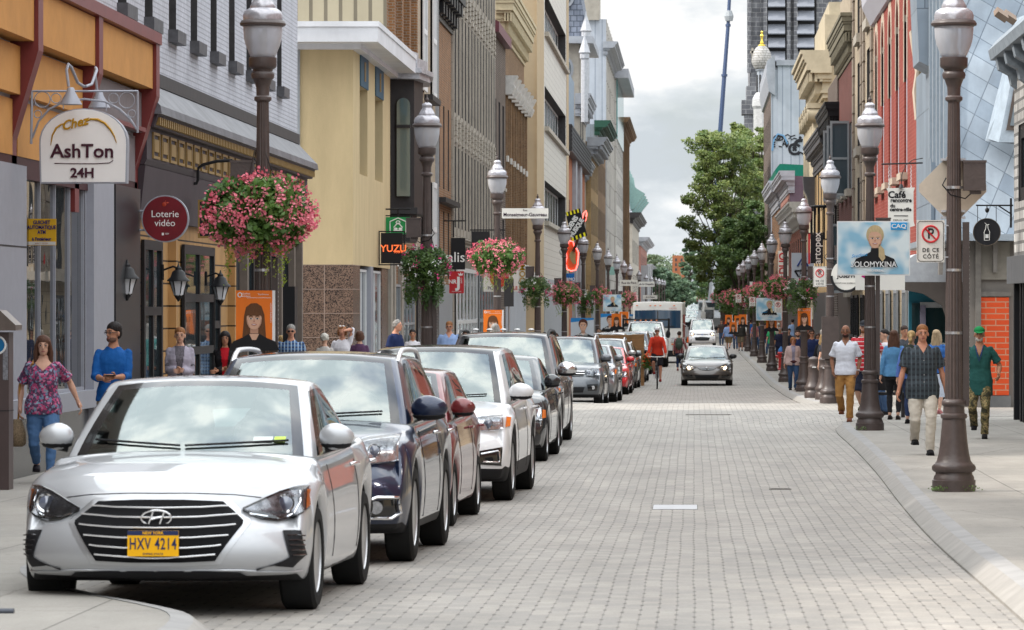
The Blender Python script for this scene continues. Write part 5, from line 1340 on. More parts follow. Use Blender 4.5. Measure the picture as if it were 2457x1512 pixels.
def lerp2(P,t):
    n=len(P)-1; q=t*n; i=min(int(q),n-1); f=q-i
    return (P[i][0]+(P[i+1][0]-P[i][0])*f,P[i][1]+(P[i+1][1]-P[i][1])*f)
def decal(S_,up,lo,off=.008,nx=None,nz=3,m=0,mb=None,proj=None,thick=.015):
    nx=nx or max(4,(len(up)-1)*2); mb=mb or MB(); proj=proj or (lambda a,b,o: S_.front(a,b,o))
    rows=[]; last=Vector((0,0,0))
    for j in range(nz+1):
        for i in range(nx+1):
            a=lerp2(up,i/nx); b=lerp2(lo,i/nx); q=j/nz
            p=proj(a[0]+(b[0]-a[0])*q,a[1]+(b[1]-a[1])*q,off)
            if p is None: p=last.copy() if rows else Vector((a[0],0,a[1]))
            last=p; rows.append(p)
    n=nx+1; N_=len(rows)
    vs=rows+[p+Vector((0,thick,0)) if True else p for p in rows]
    fs=[(j*n+i,(j+1)*n+i,(j+1)*n+i+1,j*n+i+1) for j in range(nz) for i in range(nx)]
    bd=[i for i in range(nx)] ; edges=[(i,i+1) for i in range(nx)]+[(nz*n+i+1,nz*n+i) for i in range(nx)]+[((j+1)*n,j*n) for j in range(nz)]+[(j*n+nx,(j+1)*n+nx) for j in range(nz)]
    fs += [(a,b,b+N_,a+N_) for a,b in edges]
    return mb.add(vs,fs,m)
def mirr(P): return [(-x,z) for x,z in P]
def wheel_mb(R_,wd,rimr,spokes=5):
    mb=MB()
    def L(pr,m):      # lathe about x
        o=len(mb.v); n=40
        mb.lathe([(r,x) for x,r in pr],n,m=m)
        mb.v[o:]=[(v[2],v[0],v[1]) for v in mb.v[o:]]
    h=wd/2
    L([(-h*.8,rimr),(-h,rimr+.02),(-h,R_*.93),(-h*.82,R_),(h*.82,R_),(h,R_*.93),(h,rimr+.02),(h*.8,rimr)],0)
    L([(h*.82,rimr+.008),(h*.9,rimr),(h*.55,rimr*.93),(-h*.6,rimr*.88)],1)
    L([(-h*.5,rimr*.9),(-h*.45,.02)],2)
    L([(h*.55,.01),(h*.62,.05),(h*.3,.07),(0,.07)],1)
    for k in range(spokes):
        for dq in (-.13,.13):
            a=2*math.pi*k/spokes+dq; c,s=math.cos(a),math.sin(a); c2,s2=math.cos(a-dq*.2),math.sin(a-dq*.2)
            mb.tube([(h*.5,.05*c,.05*s),(h*.62,rimr*.55*c,rimr*.55*s),(h*.6,rimr*.95*c2,rimr*.95*s2)],[.022,.018,.022],5,1)
    return mb
def make_car(label,X,Ynose,rz=1.3,L=4.55,W=1.8,H=1.44,col=None,wb=2.7,fo=.86,wr=.325,kind='sedan',trim=None,hood=None,clad=0,detail=1,mir=None,
             face=None,name='parked_car',cat='car',group='cars parked along the left kerb',rail=None,cowl=None,roofx=None,gc=.19,rack=None,lit=False,roofm=None,mtop=None,seats=True,gh=None):
    t=thing(name,label,cat,(X,Ynose,gr(Ynose+2.2)),0,group)
    slope=math.atan2(gr(Ynose+fo+wb)-gr(Ynose+fo),wb)
    t.location.z=gr(Ynose+fo)-slope*fo
    t.rotation_euler=(slope,0,R(-rz))
    suv=kind in ('suv','hatch','van','pickup')
    hood=hood or ([(0,.60),(.10,.70),(.35,.79),(.8,.865),(1.30,.93)] if kind == 'sedan' else [(0,.68),(.08,.80),(.3,.92),(.8,1.0),(1.15,1.04)] if kind in('suv','pickup') else [(0,.62),(.08,.72),(.3,.82),(.7,.92),(1.05,1.0)])
    cy=hood[-1][0] if cowl is None else cowl; belt=hood[-1][1]
    top=hood+([(2.4,belt+.02),(L-1.0,belt+.06),(L-.5,belt+.09),(L-.12,belt+.06),(L,belt-.04)] if kind == 'sedan' else [(2.4,belt+.03),(L-.5,belt+.08),(L-.1,belt+.06),(L,belt)])
    wy=[fo,fo+wb]; ar=wr+.055; zc=wr
    def bot(y):
        z=gc+(.04 if y < .25 or y > L-.3 else 0)
        for c in wy:
            if abs(y-c) < ar: z=max(z,zc+math.sqrt(max(0,ar*ar-(y-c)**2)))
        return z
    sts={0,.03,.09,.18,.3,.42,L,L-.03,L-.1,L-.22,L-.38}
    for c in wy:
        sts |= {c-ar-.015,c-ar+.002,c+ar-.002,c+ar+.015}
        for k in range(1,12): sts.add(c-ar*math.cos(math.pi*k/12))
    sts |= set(frange(wy[0]+ar+.12,wy[1]-ar-.05,.16)); sts |= {cy}
    vs=sorted(s for s in sts if 0 <= s <= L)
    vs2=[vs[0]]
    for v in vs[1:]:
        if v-vs2[-1] > .004: vs2.append(v)
    vs=vs2
    ws=[0,.08,.22,.4,.56,.7,.82,.92,1]
    us=[-1,-.955,-.87,-.72,-.5,-.25,0,.25,.5,.72,.87,.955,1]
    swp=.30 if kind != 'van' else .16
    def sidep(w):  return interp([(0,.945),(.1,.975),(.3,.995),(.5,1.0),(.7,.985),(.9,.955),(1,.925)],w)
    nosep=(lambda w: interp([(0,.07),(.15,.01),(.4,0),(.65,.03),(.85,.09),(1,.17)],w)) if kind != 'van' else (lambda w: interp([(0,.05),(.2,0),(.5,.02),(.8,.12),(1,.24)],w))
    rearp=lambda w: interp([(0,.08),(.2,0),(.5,.0),(.8,.03),(1,.06)],w)
    def fn(u,v,w):
        au=abs(u); ff=max(0,1-v/.95)**1.6; rf=max(0,1-(L-v)/.8)**1.6
        zb,zt=bot(v),interp(top,v)
        zt -= (.055+(.02 if v < 1.2 else 0))*au**2.4
        if v < cy: zt += .016*math.exp(-((au-.66)/.14)**2)*(1-abs(v/cy-.55))
        z=zb+w*(zt-zb)
        y=v+ff*(nosep(w)+swp*au**3.2)-rf*(rearp(w)+.22*au**3)
        pw=interp([(0,.93),(.25,.975),(.6,1),(L-.7,1),(L,.93)],v)
        bulge=0
        for c in wy:
            if w < .75: bulge += .022*math.exp(-((v-c)/.42)**2)*(1-w*.9)
        x=u*(W/2*sidep(w)*pw+bulge*(au > .9))
        return (x,y,z)
    def bm_(face_,u,v,w):
        if face_ == 'bottom': return 1
        if clad and w < clad and (face_ in ('front','side','rear')): return 1
        if clad and face_ == 'side' and any(abs(v-c) < ar+.03 for c in wy) and w < .13: return 1
        if face_ == 'top' and cy+.02 < v < L-(1.0 if kind == 'sedan' else .3): return 2
        return 0
    body=blockmesh(us,vs,ws,fn,bm_).build('body',[col,PLAS,INT],t,smooth=70)
    subdivide(body)
    # greenhouse
    g_=dict(wl=.62,rl=.35,rw=.72,top=.06)
    if kind == 'sedan': fr0,fr1,rr0,rr1=cy-.1,cy+.78,L-1.72,L-.72
    elif kind == 'van': fr0,fr1,rr0,rr1=cy-.05,cy+.62,L-.2,L-.06
    elif kind == 'pickup': fr0,fr1,rr0,rr1=cy-.05,cy+.6,cy+2.3,cy+2.4
    else: fr0,fr1,rr0,rr1=cy-.08,cy+.72,L-.62,L-.14
    if gh: fr0,fr1,rr0,rr1=gh
    Wb,Wr=W/2*.925,(roofx or W/2*.74)
    wsg=[0,.07,.13,.3,.5,.7,.84,.91,1]
    usg=[-1,-.93,-.885,-.6,-.3,0,.3,.6,.885,.93,1]
    span=1.0
    if kind == 'sedan': cuts=[0,.012,.07,.10,.25,.40,.43,.60,.74,.78,.9,.985,1]; gl=[(.07,.40),(.43,.74)]
    elif kind == 'van': cuts=[0,.012,.06,.09,.22,.36,.39,.6,.8,.985,1]; gl=[(.06,.36)]
    elif kind == 'pickup': cuts=[0,.02,.1,.13,.4,.5,.54,.85,.9,.98,1]; gl=[(.13,.5),(.54,.9)]
    else: cuts=[0,.012,.07,.10,.22,.35,.38,.52,.65,.68,.78,.9,.985,1]; gl=[(.10,.35),(.38,.65),(.68,.9)]
    zbelt=lambda y: interp(top,y)-.045
    def gn(u,v,w):
        au=abs(u)
        yb=fr0+v*(rr1-fr0); yt=fr1+v*(rr0-fr1)
        e_=w-.10*math.sin(math.pi*w)      # bowed windscreen
        y=yb+(yt-yb)*(w-.06*math.sin(math.pi*w))
        x=u*(Wb+(Wr-Wb)*(w**1.25))
        f=max(0,1-v*5); y += f*(.16*au**2.2-.0)*(1-.3*w); rf=max(0,1-(1-v)*5); y -= rf*.1*au**2.2
        pl=1-.05*(max(0,.15-v)/.15)-.06*(max(0,v-.8)/.2); x *= pl
        zt=H-.03-.035*(2*v-.85)**2-.045*au**2.6
        zb=zbelt(yb)-.03*au
        z=zb+w*(zt-zb)
        return (x,y,z)
    def gm(face_,u,v,w):
        au=abs(u)
        if face_ == 'front':
            if au > .93: return 0
            if au > .885 or w < .07 or w > .91: return 3
            return 1
        if face_ == 'rear': return 2 if au < .93 and .1 < w < .9 else 0
        if face_ == 'side':
            if .07 < w < .84 and any(a < v < b for a,b in gl): return 2
            if .07 < w < .91 and gl[0][0] < v < gl[-1][1] : return 3
            return 0
        if face_ == 'top': return 4 if roofm else 0
        return 3
    cab=blockmesh(usg,cuts,wsg,gn,gm).build('cabin',[col,WSG,SDG,GLOSSB,roofm or col],t,smooth=60)
    subdivide(cab)
    if seats:
        for s in (-1,1):
            mb=MB(); x=s*W*.2; y=fr1+.55
            mb.ell((x,y,belt-.05),(.24,.10,.38),12,8); mb.ell((x,y+.02,min(H-.22,belt+.36)),(.13,.05,.11),10,6)
            mb.build('seat',INT2,t,smooth=60)
        mb=MB(); mb.box(-W*.42,W*.42,fr0+.3,fr0+.75,belt-.15,belt-.0); mb.build('dashboard',INT,t)
        mb=MB(); mb.tube([(-.36+.18*math.cos(R(a)),fr0+.85+.05*math.sin(R(a)),belt+.05+.17*math.sin(R(a))) for a in range(0,361,30)] if rz >=-90 else [],.014,6); mb.v=[(-v[0],v[1],v[2]) for v in mb.v]; mb.build('steering_wheel',INT,t)
        mb=MB(); mb.box(-.1,.1,fr1+.02,fr1+.05,H-.2,H-.13); mb.build('rear_view_mirror',PLAS,t)
        if detail >= 1:
            for s in (-1,1): MB().ell((s*W*.2,fr1+1.35,belt+.12),(.22,.08,.3),10,6).build('rear_seat',INT2,t,smooth=60)
    wm=wheel_mb(wr,.215,wr*.68,5 if detail >= 1 else 6).mesh('wheel',[RUB,ALLOY,PLAS],40)
    for y in wy:
        for s in (-1,1):
            o=bpy.data.objects.new('wheel',wm); COL.objects.link(o); o.parent=t; o.location=(s*(W/2-.115),y,wr)
            if s < 0: o.rotation_euler=(0,0,math.pi)
    mb=MB(); mb.box(-W/2+.24,W/2-.24,fo-.5,L-.5,gc+.02,gc+.2); mb.build('underbody',PLAS,t)
    S_=Surf(body)
    mz=belt+.08; my=fr0+.46; mi=.06
    for s in (-1,1):
        a,b,c=mir or (.12,.07,.075)
        mb=MB(); mb.ell((s*(W/2+a*.62-mi),my,mz),(a,b,c),16,10)
        for i,v in enumerate(mb.v):       # flat rear face, tapered outer end
            x,y,z=v; y=min(y,my+b*.45); k=(abs(x)-W/2)/(a*1.6); z=mz+(z-mz)*(1.12-.3*max(0,k)); mb.v[i]=(x,y,z)
        mo=mb.build('mirror',mtop or col,t,smooth=60)
        mb=MB(); mb.tube([(s*W/2*.93,my+.02,mz-.07),(s*(W/2+.03),my+.01,mz-.055)],[.035,.03],8); mb.ell((s*(W/2+a*.6-mi),my+.004,mz-c*.62),(a*.9,b*.92,c*.42),12,6); mb.build('mirror_base',PLAS,mo,smooth=50)
    if detail >= 1:
        SG=Surf(cab)
        for x0,x1,zz_ in ((-.62,-.05,.035),(-.02,.62,.03)):
            pts=[]
            for i in range(6):
                x=x0+(x1-x0)*i/5; p=SG.front(x,belt+.02+zz_*(i/5 if x0 >-.3 else 1-i/5)+.0,.012)
                if p is not None: pts.append(p)
            if len(pts) > 2: MB().tube(pts,.0075,5).build('wiper',PLAS,t)
    hz=belt-.13
    for s in (-1,1):
        if detail < .5: break
        mb=MB()
        for yq in (fr1+.93,fr1+1.78) if kind != 'pickup' else (fr1+.9,):
            pts=[S_.side(yq,z,.012,s) for z in (belt-.12,belt-.12)]
            a=S_.side(yq-.14,hz,.0,s); b=S_.side(yq+.04,hz,.0,s)
            if a is None or b is None: continue
            MB().tube([a,a+Vector((s*.035,.02,.005)),b+Vector((s*.035,-.02,.005)),b],.014,6).build('door_handle',CHROME if trim == 'chrome' else col,t)
        mb=MB()
        for yq in (fr0+.42,fr1+1.0,fr1+1.85 if kind != 'pickup' else fr1+1.01):
            pts=[p for p in (S_.side(yq+(.12*(1-z_) if yq < 2 else 0),gc+.09+z_*(belt-.1-gc-.09),.0,s) for z_ in (0,.2,.4,.6,.8,1)) if p is not None]
            if len(pts) > 2: mb.tube(pts,.0045,4)
        if mb.v: mb.build('door_seam',PLAS,t)
    if rail:
        for s in (-1,1):
            pts=[]
            for i in range(13):
                f=i/12; yy=fr1+.12+(rr0-fr1-.3)*f; h_=min(1,min(f,1-f)*8)
                pts.append((s*(Wr*.96),yy,H-.10-.03*(2*f-1)**2+.085*h_))
            MB().tube(pts,.022,6).build('roof_rail',rail,t,smooth=60)
    return t,S_,dict(L=L,W=W,H=H,belt=belt,fr0=fr0,fr1=fr1,body=body,cab=cab)
def part(t,name,mats,mb,smooth=50): return mb.build(name,mats,t,smooth=smooth)
def headlight(t,S_,up,lo,lens=None,lr=.055,amber=None,dark=True,drl=None,lit=False,lens2=None):
    for s in (1,-1):
        U,Lo=(up,lo) if s > 0 else (mirr(up),mirr(lo))
        h=decal(S_,U,Lo,.004,10,4).build('headlight',LAMPD if dark else LAMPC,t,smooth=60)
        e_=MB()
        for P in (U,Lo):
            pts=[p for p in (S_.front(*lerp2(P,i/10),.007) for i in range(11)) if p is not None]
            e_.tube(pts,.006,5)
        e_.build('headlight_rim',GLOSSB if dark else CHROME,h)
        for q,(c,r) in enumerate([(lens,lr)]+([(lens2,lr*.85)] if lens2 else [])):
            if c is None: continue
            p=S_.front(s*c[0],c[1],.01)
            if p is None: continue
            mb=MB(); o=0
            for (r0,r1,y0,y1,m) in ((r,r*.78,-.012,-.004,0),(r*.74,r*.0,-.002,-.018,1)):
                n=20; k=len(mb.v)
                for a in range(n): mb.v.append((p.x+r0*math.cos(2*math.pi*a/n),p.y+y0,p.z+r0*math.sin(2*math.pi*a/n)))
                for a in range(n): mb.v.append((p.x+r1*math.cos(2*math.pi*a/n),p.y+y1,p.z+r1*math.sin(2*math.pi*a/n)))
                for a in range(n): mb.f.append((k+a,k+(a+1) % n,k+n+(a+1) % n,k+n+a)); mb.m.append(m)
            mb.v=[(v[0],v[1]-.012,v[2]) for v in mb.v]
            mb.build('projector',[CHROME,LITL if lit else MGL('projector_glass',(.12,.14,.2),.03,2.2)],h,smooth=60)
        if amber:
            A,B=amber if s > 0 else (mirr(amber[0]),mirr(amber[1])); decal(S_,A,B,.010,4,3).build('indicator',AMB,h)
        if drl:
            pts=[p for p in (S_.front(s*x,z,.013) for x,z in drl) if p is not None]; MB().tube(pts,.007,5).build('light_bar',CHROME,h)
        decal(S_,U,Lo,.020,10,4).build('headlight_cover',LAMPG,h,smooth=60)
def strips(S_,rows,off,mb,r=.006,n=12):
    for P in rows:
        pts=[p for p in (S_.front(*lerp2(P,i/n),off) for i in range(n+1)) if p is not None]
        if len(pts) > 1: mb.tube(pts,r,5)
    return mb
def fog(t,S_,x,z,r=.045,ring=True):
    for s in (-1,1):
        p=S_.front(s*x,z,.006)
        if p is None: continue
        mb=MB(); mb.disc((p.x,p.y-.015,p.z),r,r,.03,16); o=mb.build('fog_light',LAMPC,t)
def plate(t,S_,z,w_=.31,h=.155,txt=None,col=None,tc=None):
    p=S_.front(0,z,.02); y=p.y-.05
    o=MB().box(-w_/2,w_/2,y,y+.012,z-h/2,z+h/2).build('number_plate',col or WHITE,t)
    return o,y
# 1 silver sedan
SILV=paint('silver_paint',(.44,.45,.47),.4,.4)
t,S_,d_=make_car('silver sedan with yellow plate and barred hexagonal grille, first in the parked row',-3.27,24.0,1.5,4.57,1.80,1.49,SILV,2.70,.87,.325,'sedan',
    hood=[(0,.655),(.06,.73),(.16,.785),(.4,.86),(.8,.925),(1.30,.985)],trim='chrome',mir=(.115,.07,.08),gc=.20)
E1=t
gU=[(-.44,.655),(-.2,.665),(0,.668),(.2,.665),(.44,.655)]; 
hexU=[(-.51,.575),(-.38,.69),(-.15,.70),(.15,.70),(.38,.69),(.51,.575)]
hexL=[(-.51,.555),(-.36,.345),(-.15,.335),(.15,.335),(.36,.345),(.51,.555)]
surround=MB(); k=1.09
decal(S_,[(x*k,(z-.515)*1.13+.515) for x,z in hexU],[(x*k,(z-.515)*1.13+.515) for x,z in hexL],.005,20,6,0,surround); part(t,'grille_surround',paint('silver_edge',(.45,.46,.48),.6,.3),surround)
gr_=MB(); decal(S_,hexU,hexL,.014,20,6,0,gr_); gg=part(t,'grille',M('grille_matt_black',(.006,.006,.007),.7,var=0,spec=.1),gr_)
rowsb=[]
for i,z in enumerate((.648,.592,.535,.478,.422,.372)):
    hw=interp([(.345,.36),(.555,.50),(.58,.50),(.69,.385)],z)-.015
    rowsb.append([(-hw,z+.012),(-hw*.5,z-.002),(0,z-.006),(hw*.5,z-.002),(hw,z+.012)])
mb=MB()
for P in rowsb:
    pts=[p for p in (S_.front(*lerp2(P,i/16),.026) for i in range(17)) if p is not None]
    mb.tube(pts,[(.004,.0054)]*len(pts),6)
mb.build('grille_bar',M('bright_bar',(.85,.85,.87),.2,.6,var=0),gg,smooth=60)
headlight(t,S_,[(.50,.650),(.60,.700),(.70,.745),(.80,.775),(.855,.775)],[(.50,.642),(.60,.588),(.70,.572),(.80,.585),(.868,.650)],(.735,.678),.058,amber=([(.845,.755),(.864,.755)],[(.852,.64),(.868,.66)]),drl=[(.54,.612),(.64,.592),(.74,.592),(.80,.612),(.82,.68),(.81,.745)])
for s in (1,-1):
    U=[(.64*s,.52),(.80*s,.505),(.855*s,.50)]; Lw=[(.775*s,.50),(.82*s,.47),(.868*s,.43)]
    mb=MB(); decal(S_,[(.74*s,.515),(.84*s,.512)],[(.79*s,.35),(.868*s,.36)],.006,6,6,0,mb); decal(S_,[(.79*s,.36),(.868*s,.365)],[(.70*s,.305),(.80*s,.292)],.006,6,4,0,mb)
    decal(S_,[(.70*s,.308),(.76*s,.338)],[(.60*s,.292),(.60*s,.282)],.006,6,4,0,mb); v=part(t,'air_curtain_vent',PLAS,mb)
    mb=MB()
    for q in range(5): strips(S_,[[(.765*s+q*.008*s,.48-q*.028),(.855*s,.48-q*.028)]],.016,mb,.005,5)
    mb.build('vent_slat',GLOSSB,v)
mb=MB(); decal(S_,[(-.50,.272),(-.3,.285),(.3,.285),(.50,.272)],[(-.56,.235),(-.3,.225),(.3,.225),(.56,.235)],.008,16,3,0,mb); part(t,'lower_intake',PLAS,mb)
mb=MB(); strips(S_,[[(-.84,.262),(-.62,.272),(-.5,.285),(.5,.285),(.62,.272),(.84,.262)]],.004,mb,.007,24); part(t,'bumper_lip',SILV,mb)
po,py_=plate(t,S_,.452,.31,.155,col=M('plate_amber',S(250,175,20,1.0),.5,var=0))
MB().box(-.155,.155,py_-.002,py_,.502,.5295).build('plate_band',M('plate_navy',(.02,.03,.09),.5,var=0),po)
NV=M('plate_navy'); OR=M('plate_amber')
text(po,'HXV 4214',0,py_-.001,.447,.098,NV,'plate_characters',ext=.002,off=.001,sx=.62,space=1.12)
text(po,'NEW YORK',0,py_-.003,.515,.024,OR,'plate_state',ext=.001,sx=1.0,off=.0006); text(po,'EMPIRE STATE',0,py_-.001,.388,.018,NV,'plate_motto',ext=.001,sx=1.1)
p=S_.front(0,.60,.03); mb=MB()
mb.tube([(.092*math.cos(R(a)),p.y-.01,.60+.046*math.sin(R(a))) for a in range(0,361,15)],.0075,6)
for s in (-1,1): mb.tube([(s*.034-.012,p.y-.012,.565),(s*.034+.014,p.y-.012,.635)],.009,6)
mb.tube([(-.034,p.y-.012,.592),(0,p.y-.014,.603),(.034,p.y-.012,.608)],.008,6); mb.build('emblem',CHROME,t,smooth=60)
mb=MB(); strips(S_,[[(-.60,.715),(-.45,.735),(-.2,.745),(.2,.745),(.45,.735),(.60,.715)]],.0,mb,.004,24); part(t,'bonnet_seam',PLAS,mb)
SG=Surf(d_['cab'])
for x0,x1,c_ in ((.40,.52,M('sticker_white',(.6,.66,.64),.5)),(.53,.60,M('sticker_green',(.45,.62,.1),.5))):
    pp=[SG.front(x,z,.004) for x,z in ((x0,1.03),(x1,1.03),(x1,1.065),(x0,1.065))]
    if all(p is not None for p in pp): MB().add(pp,[(0,1,2,3)]).build('sticker',c_,t)
# 2 navy SUV
NAVY=paint('navy_paint',(.004,.013,.045),.45,.3)
SUVH=[(0,.80),(.06,.87),(.16,.94),(.45,1.0),(.85,1.05),(1.22,1.10)]
def suv_front(t,S_,d_,grille='chrome3',gz=(.55,.86),ghw=.42,hl=None,fogs=True,body=None,amber=True,darklamp=False,lens2=None,low=True):
    zt,zb=gz[1],gz[0]
    mb=MB(); decal(S_,[(-ghw,zt-.02),(0,zt),(ghw,zt-.02)],[(-ghw*.88,zb),(0,zb-.01),(ghw*.88,zb)],.012,14,5,0,mb); gq=part(t,'grille',GLOSSB,mb)
    n=3 if grille == 'chrome3' else 2
    if grille:
        mb=MB()
        for i in range(n):
            z=zb+(zt-zb)*(i+.7)/(n+.4); strips(S_,[[(-ghw*.93,z),(0,z+.004),(ghw*.93,z)]],.026,mb,.011,12)
        mb.build('grille_bar',CHROME,gq,smooth=60)
    hl=hl or ([(ghw+.03,zt-.05),(.62,zt),(.8,zt+.02)],[(ghw+.03,zt-.14),(.62,zt-.17),(.82,zt-.14)])
    W2=d_['W']/2
    headlight(t,S_,hl[0],hl[1],((hl[0][0][0]+hl[0][-1][0])/2+.04,(hl[0][1][1]+hl[1][1][1])/2),.052,amber=([(W2*.93,hl[0][-1][1]-.02),(W2*.975,hl[0][-1][1]-.03)],[(W2*.93,hl[1][-1][1]+.02),(W2*.975,hl[1][-1][1]+.03)]) if amber else None,dark=darklamp,lens2=lens2)
    if low:
        mb=MB(); decal(S_,[(-.5,.44),(0,.45),(.5,.44)],[(-.46,.32),(0,.31),(.46,.32)],.010,12,3,0,mb); part(t,'lower_intake',PLAS,mb)
    if fogs:
        for s in (-1,1):
            mb=MB(); decal(S_,[(.56*s,.50),(.80*s,.52)],[(.58*s,.36),(.78*s,.36)],.008,6,4,0,mb); part(t,'fog_recess',GLOSSB,mb)
        fog(t,S_,.69,.43)
t,S_,d_=make_car('navy blue SUV with polished roof rails and chrome ringed fog lights behind the silver sedan',-3.12,29.93,1.5,4.70,1.88,1.67,NAVY,2.70,.9,.37,'suv',hood=SUVH,trim='chrome',clad=.1,rail=M('rail_silver',(.6,.6,.62),.3,.7,var=0),mir=(.15,.085,.095),gc=.23)
suv_front(t,S_,d_,'chrome3',(.60,.92),.40,hl=([(.42,.905),(.62,.965),(.82,.985)],[(.42,.79),(.62,.765),(.84,.79)]),amber=False,fogs=False)
for s in (-1,1):
    P=[(.58*s,.47),(.70*s,.515),(.85*s,.51),(.865*s,.40),(.80*s,.36),(.62*s,.365),(.58*s,.47)]
    mb=MB(); decal(S_,[(.59*s,.48),(.84*s,.505)],[(.62*s,.37),(.85*s,.38)],.006,6,4,0,mb); q=part(t,'fog_recess',GLOSSB,mb)
    mb=MB(); strips(S_,[P],.016,mb,.012,24); mb.build('fog_ring',CHROME,q,smooth=60)
fog(t,S_,.70,.44,.05)
# 3 dark red hatch
REDM=paint('dark_red_paint',(.16,.018,.022),.3,.3)
HH=[(0,.70),(.06,.77),(.16,.84),(.4,.92),(.7,.98),(1.02,1.03)]
t,S_,d_=make_car('dark red metallic hatchback squeezed between the navy and white SUVs',-3.12,36.55,1.8,4.15,1.70,1.53,REDM,2.60,.82,.305,'hatch',hood=HH,mir=(.12,.075,.085),mtop=REDM)
suv_front(t,S_,d_,'chrome2',(.55,.74),.34,amber=False,fogs=False)
# 4 white SUV
WHT=paint('white_pearl_paint',(.74,.745,.76),.0,.3)
t,S_,d_=make_car('white SUV with black lower trim, dark roof glass and L-shaped fog light recesses',-2.97,42.65,2.0,4.78,1.92,1.73,WHT,2.85,.95,.375,'suv',hood=SUVH,clad=.22,mir=(.14,.08,.09),gc=.22,roofm=GLOSSB)
suv_front(t,S_,d_,'chrome3',(.62,.90),.46,hl=([(.50,.90),(.66,.925),(.86,.94)],[(.50,.79),(.66,.775),(.88,.79)]),fogs=False)
for s in (-1,1):
    mb=MB(); decal(S_,[(.62*s,.56),(.88*s,.60)],[(.64*s,.42),(.87*s,.40)],.006,6,4,0,mb); q=part(t,'fog_recess',GLOSSB,mb)
    mb=MB(); strips(S_,[[(.66*s,.53),(.84*s,.56),(.85*s,.44),(.68*s,.45)]],.014,mb,.010,16); mb.build('light_bar',LAMPC,q)
# 5 dark hatch/sedan
DKB=paint('black_blue_paint',(.008,.010,.014),.0,.25)
t,S_,d_=make_car('black sedan with a round amber-edged headlight behind the white SUV',-2.93,54.3,1.5,4.45,1.76,1.50,DKB,2.62,.85,.32,'sedan',hood=HH[:-1]+[(1.15,1.02)],mir=(.12,.08,.09),detail=.7)
suv_front(t,S_,d_,'chrome2',(.52,.72),.36,fogs=False)
# 6 maroon grey SUV with roof markers
BRN=paint('dark_bronze_paint',(.06,.045,.045),.5,.3)
t,S_,d_=make_car('large dark bronze SUV with big chrome mirror caps and roof rails',-3.05,60.6,1.0,5.1,1.98,1.80,BRN,3.1,.95,.39,'suv',hood=SUVH,mir=(.16,.09,.11),mtop=CHROME,rail=PLAS,detail=.7)
suv_front(t,S_,d_,'chrome3',(.60,.9),.5)
for s in range(5):
    MB().ell((-.45+s*.22,d_['fr1']+.25,1.80),(.05,.07,.02),8,4).build('roof_marker',WHITE,t)
# 7 grey compact SUV
GRY=paint('graphite_paint',(.10,.108,.12),.5,.32)
t,S_,d_=make_car('graphite grey compact SUV with twin chrome grille bars and a hat on its dashboard',-3.05,92.1,1.5,4.43,1.81,1.67,GRY,2.60,.87,.345,'suv',hood=[(0,.74),(.06,.83),(.16,.90),(.45,.96),(.8,1.0),(1.1,1.04)],clad=.12,rail=M('rail_silver'),mir=(.14,.08,.09),detail=.8)
suv_front(t,S_,d_,'chrome2',(.70,.84),.52,hl=([(.54,.84),(.68,.875),(.83,.88)],[(.54,.70),(.68,.685),(.84,.73)]),amber=False,lens2=(.58,.77))
p=S_.front(0,.76,.03); mb=MB(); mb.tube([(.07*math.cos(R(a)),p.y-.02,.76+.07*math.sin(R(a))) for a in range(0,361,20)],.009,6); mb.tube([(-.05,p.y-.02,.80),(-.02,p.y-.02,.715),(0,p.y-.02,.765),(.02,p.y-.02,.715),(.05,p.y-.02,.80)],.008,5); mb.build('emblem',CHROME,t)
mb=MB(); mb.lathe([(.16,0),(.16,.015),(.09,.02),(.085,.09),(.05,.1)],16); mb.build('straw_hat',M('straw',(.5,.38,.22),.9),t,loc=(-.3,d_['fr0']+.55,1.03))
# 8..13
LG=paint('steel_grey_paint',(.2,.21,.225),.6,.3)
def quick(label,X,Y,kind,L,W,H,col,hood=None,rail=None,detail=.6,rz=1.5,**k):
    t,S_,d_=make_car(label,X,Y,rz,L,W,H,col,k.pop('wb',2.65),.85,k.pop('wr',.33),kind,hood=hood or (SUVH if kind == 'suv' else HH),rail=rail,detail=detail,**k)
    suv_front(t,S_,d_,'chrome2',(.6,.82) if kind != 'sedan' else (.5,.66),.4,fogs=False,amber=k.get('amb',True)); return t,S_,d_
quick('steel grey hatchback close behind the graphite SUV',-2.83,98.6,'hatch',4.3,1.78,1.50,LG,mtop=LG)
RED=paint('bright_red_paint',(.62,.02,.03),.1,.28)
quick('small bright red sedan with an amber indicator, between grey and silver cars',-2.74,113.9,'sedan',4.2,1.68,1.42,RED,hood=[(0,.62),(.06,.69),(.16,.74),(.4,.82),(.8,.88),(1.15,.94)],mtop=RED,wr=.30)
quick('silver wagon with roof rails behind the red sedan',-2.85,119.8,'suv',4.5,1.8,1.66,paint('pale_silver_paint',(.5,.51,.52),.6,.3),rail=CHROME)
quick('black sedan with a round fog light behind the silver wagon',-2.62,140.2,'sedan',4.5,1.8,1.46,DKB,hood=HH[:-1]+[(1.15,1.0)])
quick('dark SUV with sky-white roof behind the wooden planter',-2.62,156.5,'suv',4.7,1.88,1.72,NAVY,rail=CHROME)
quick('black crossover half hidden beside the white pickup',-2.45,165.5,'suv',4.6,1.85,1.68,DKB)
quick('white topped minivan far left behind the silver wagon',-3.35,148.3,'suv',4.8,1.8,1.74,WHT)
quick('dark estate car between the black sedan and the dark SUV',-2.75,127.6,'hatch',4.4,1.78,1.55,paint('slate_paint',(.05,.055,.065),.4,.3))
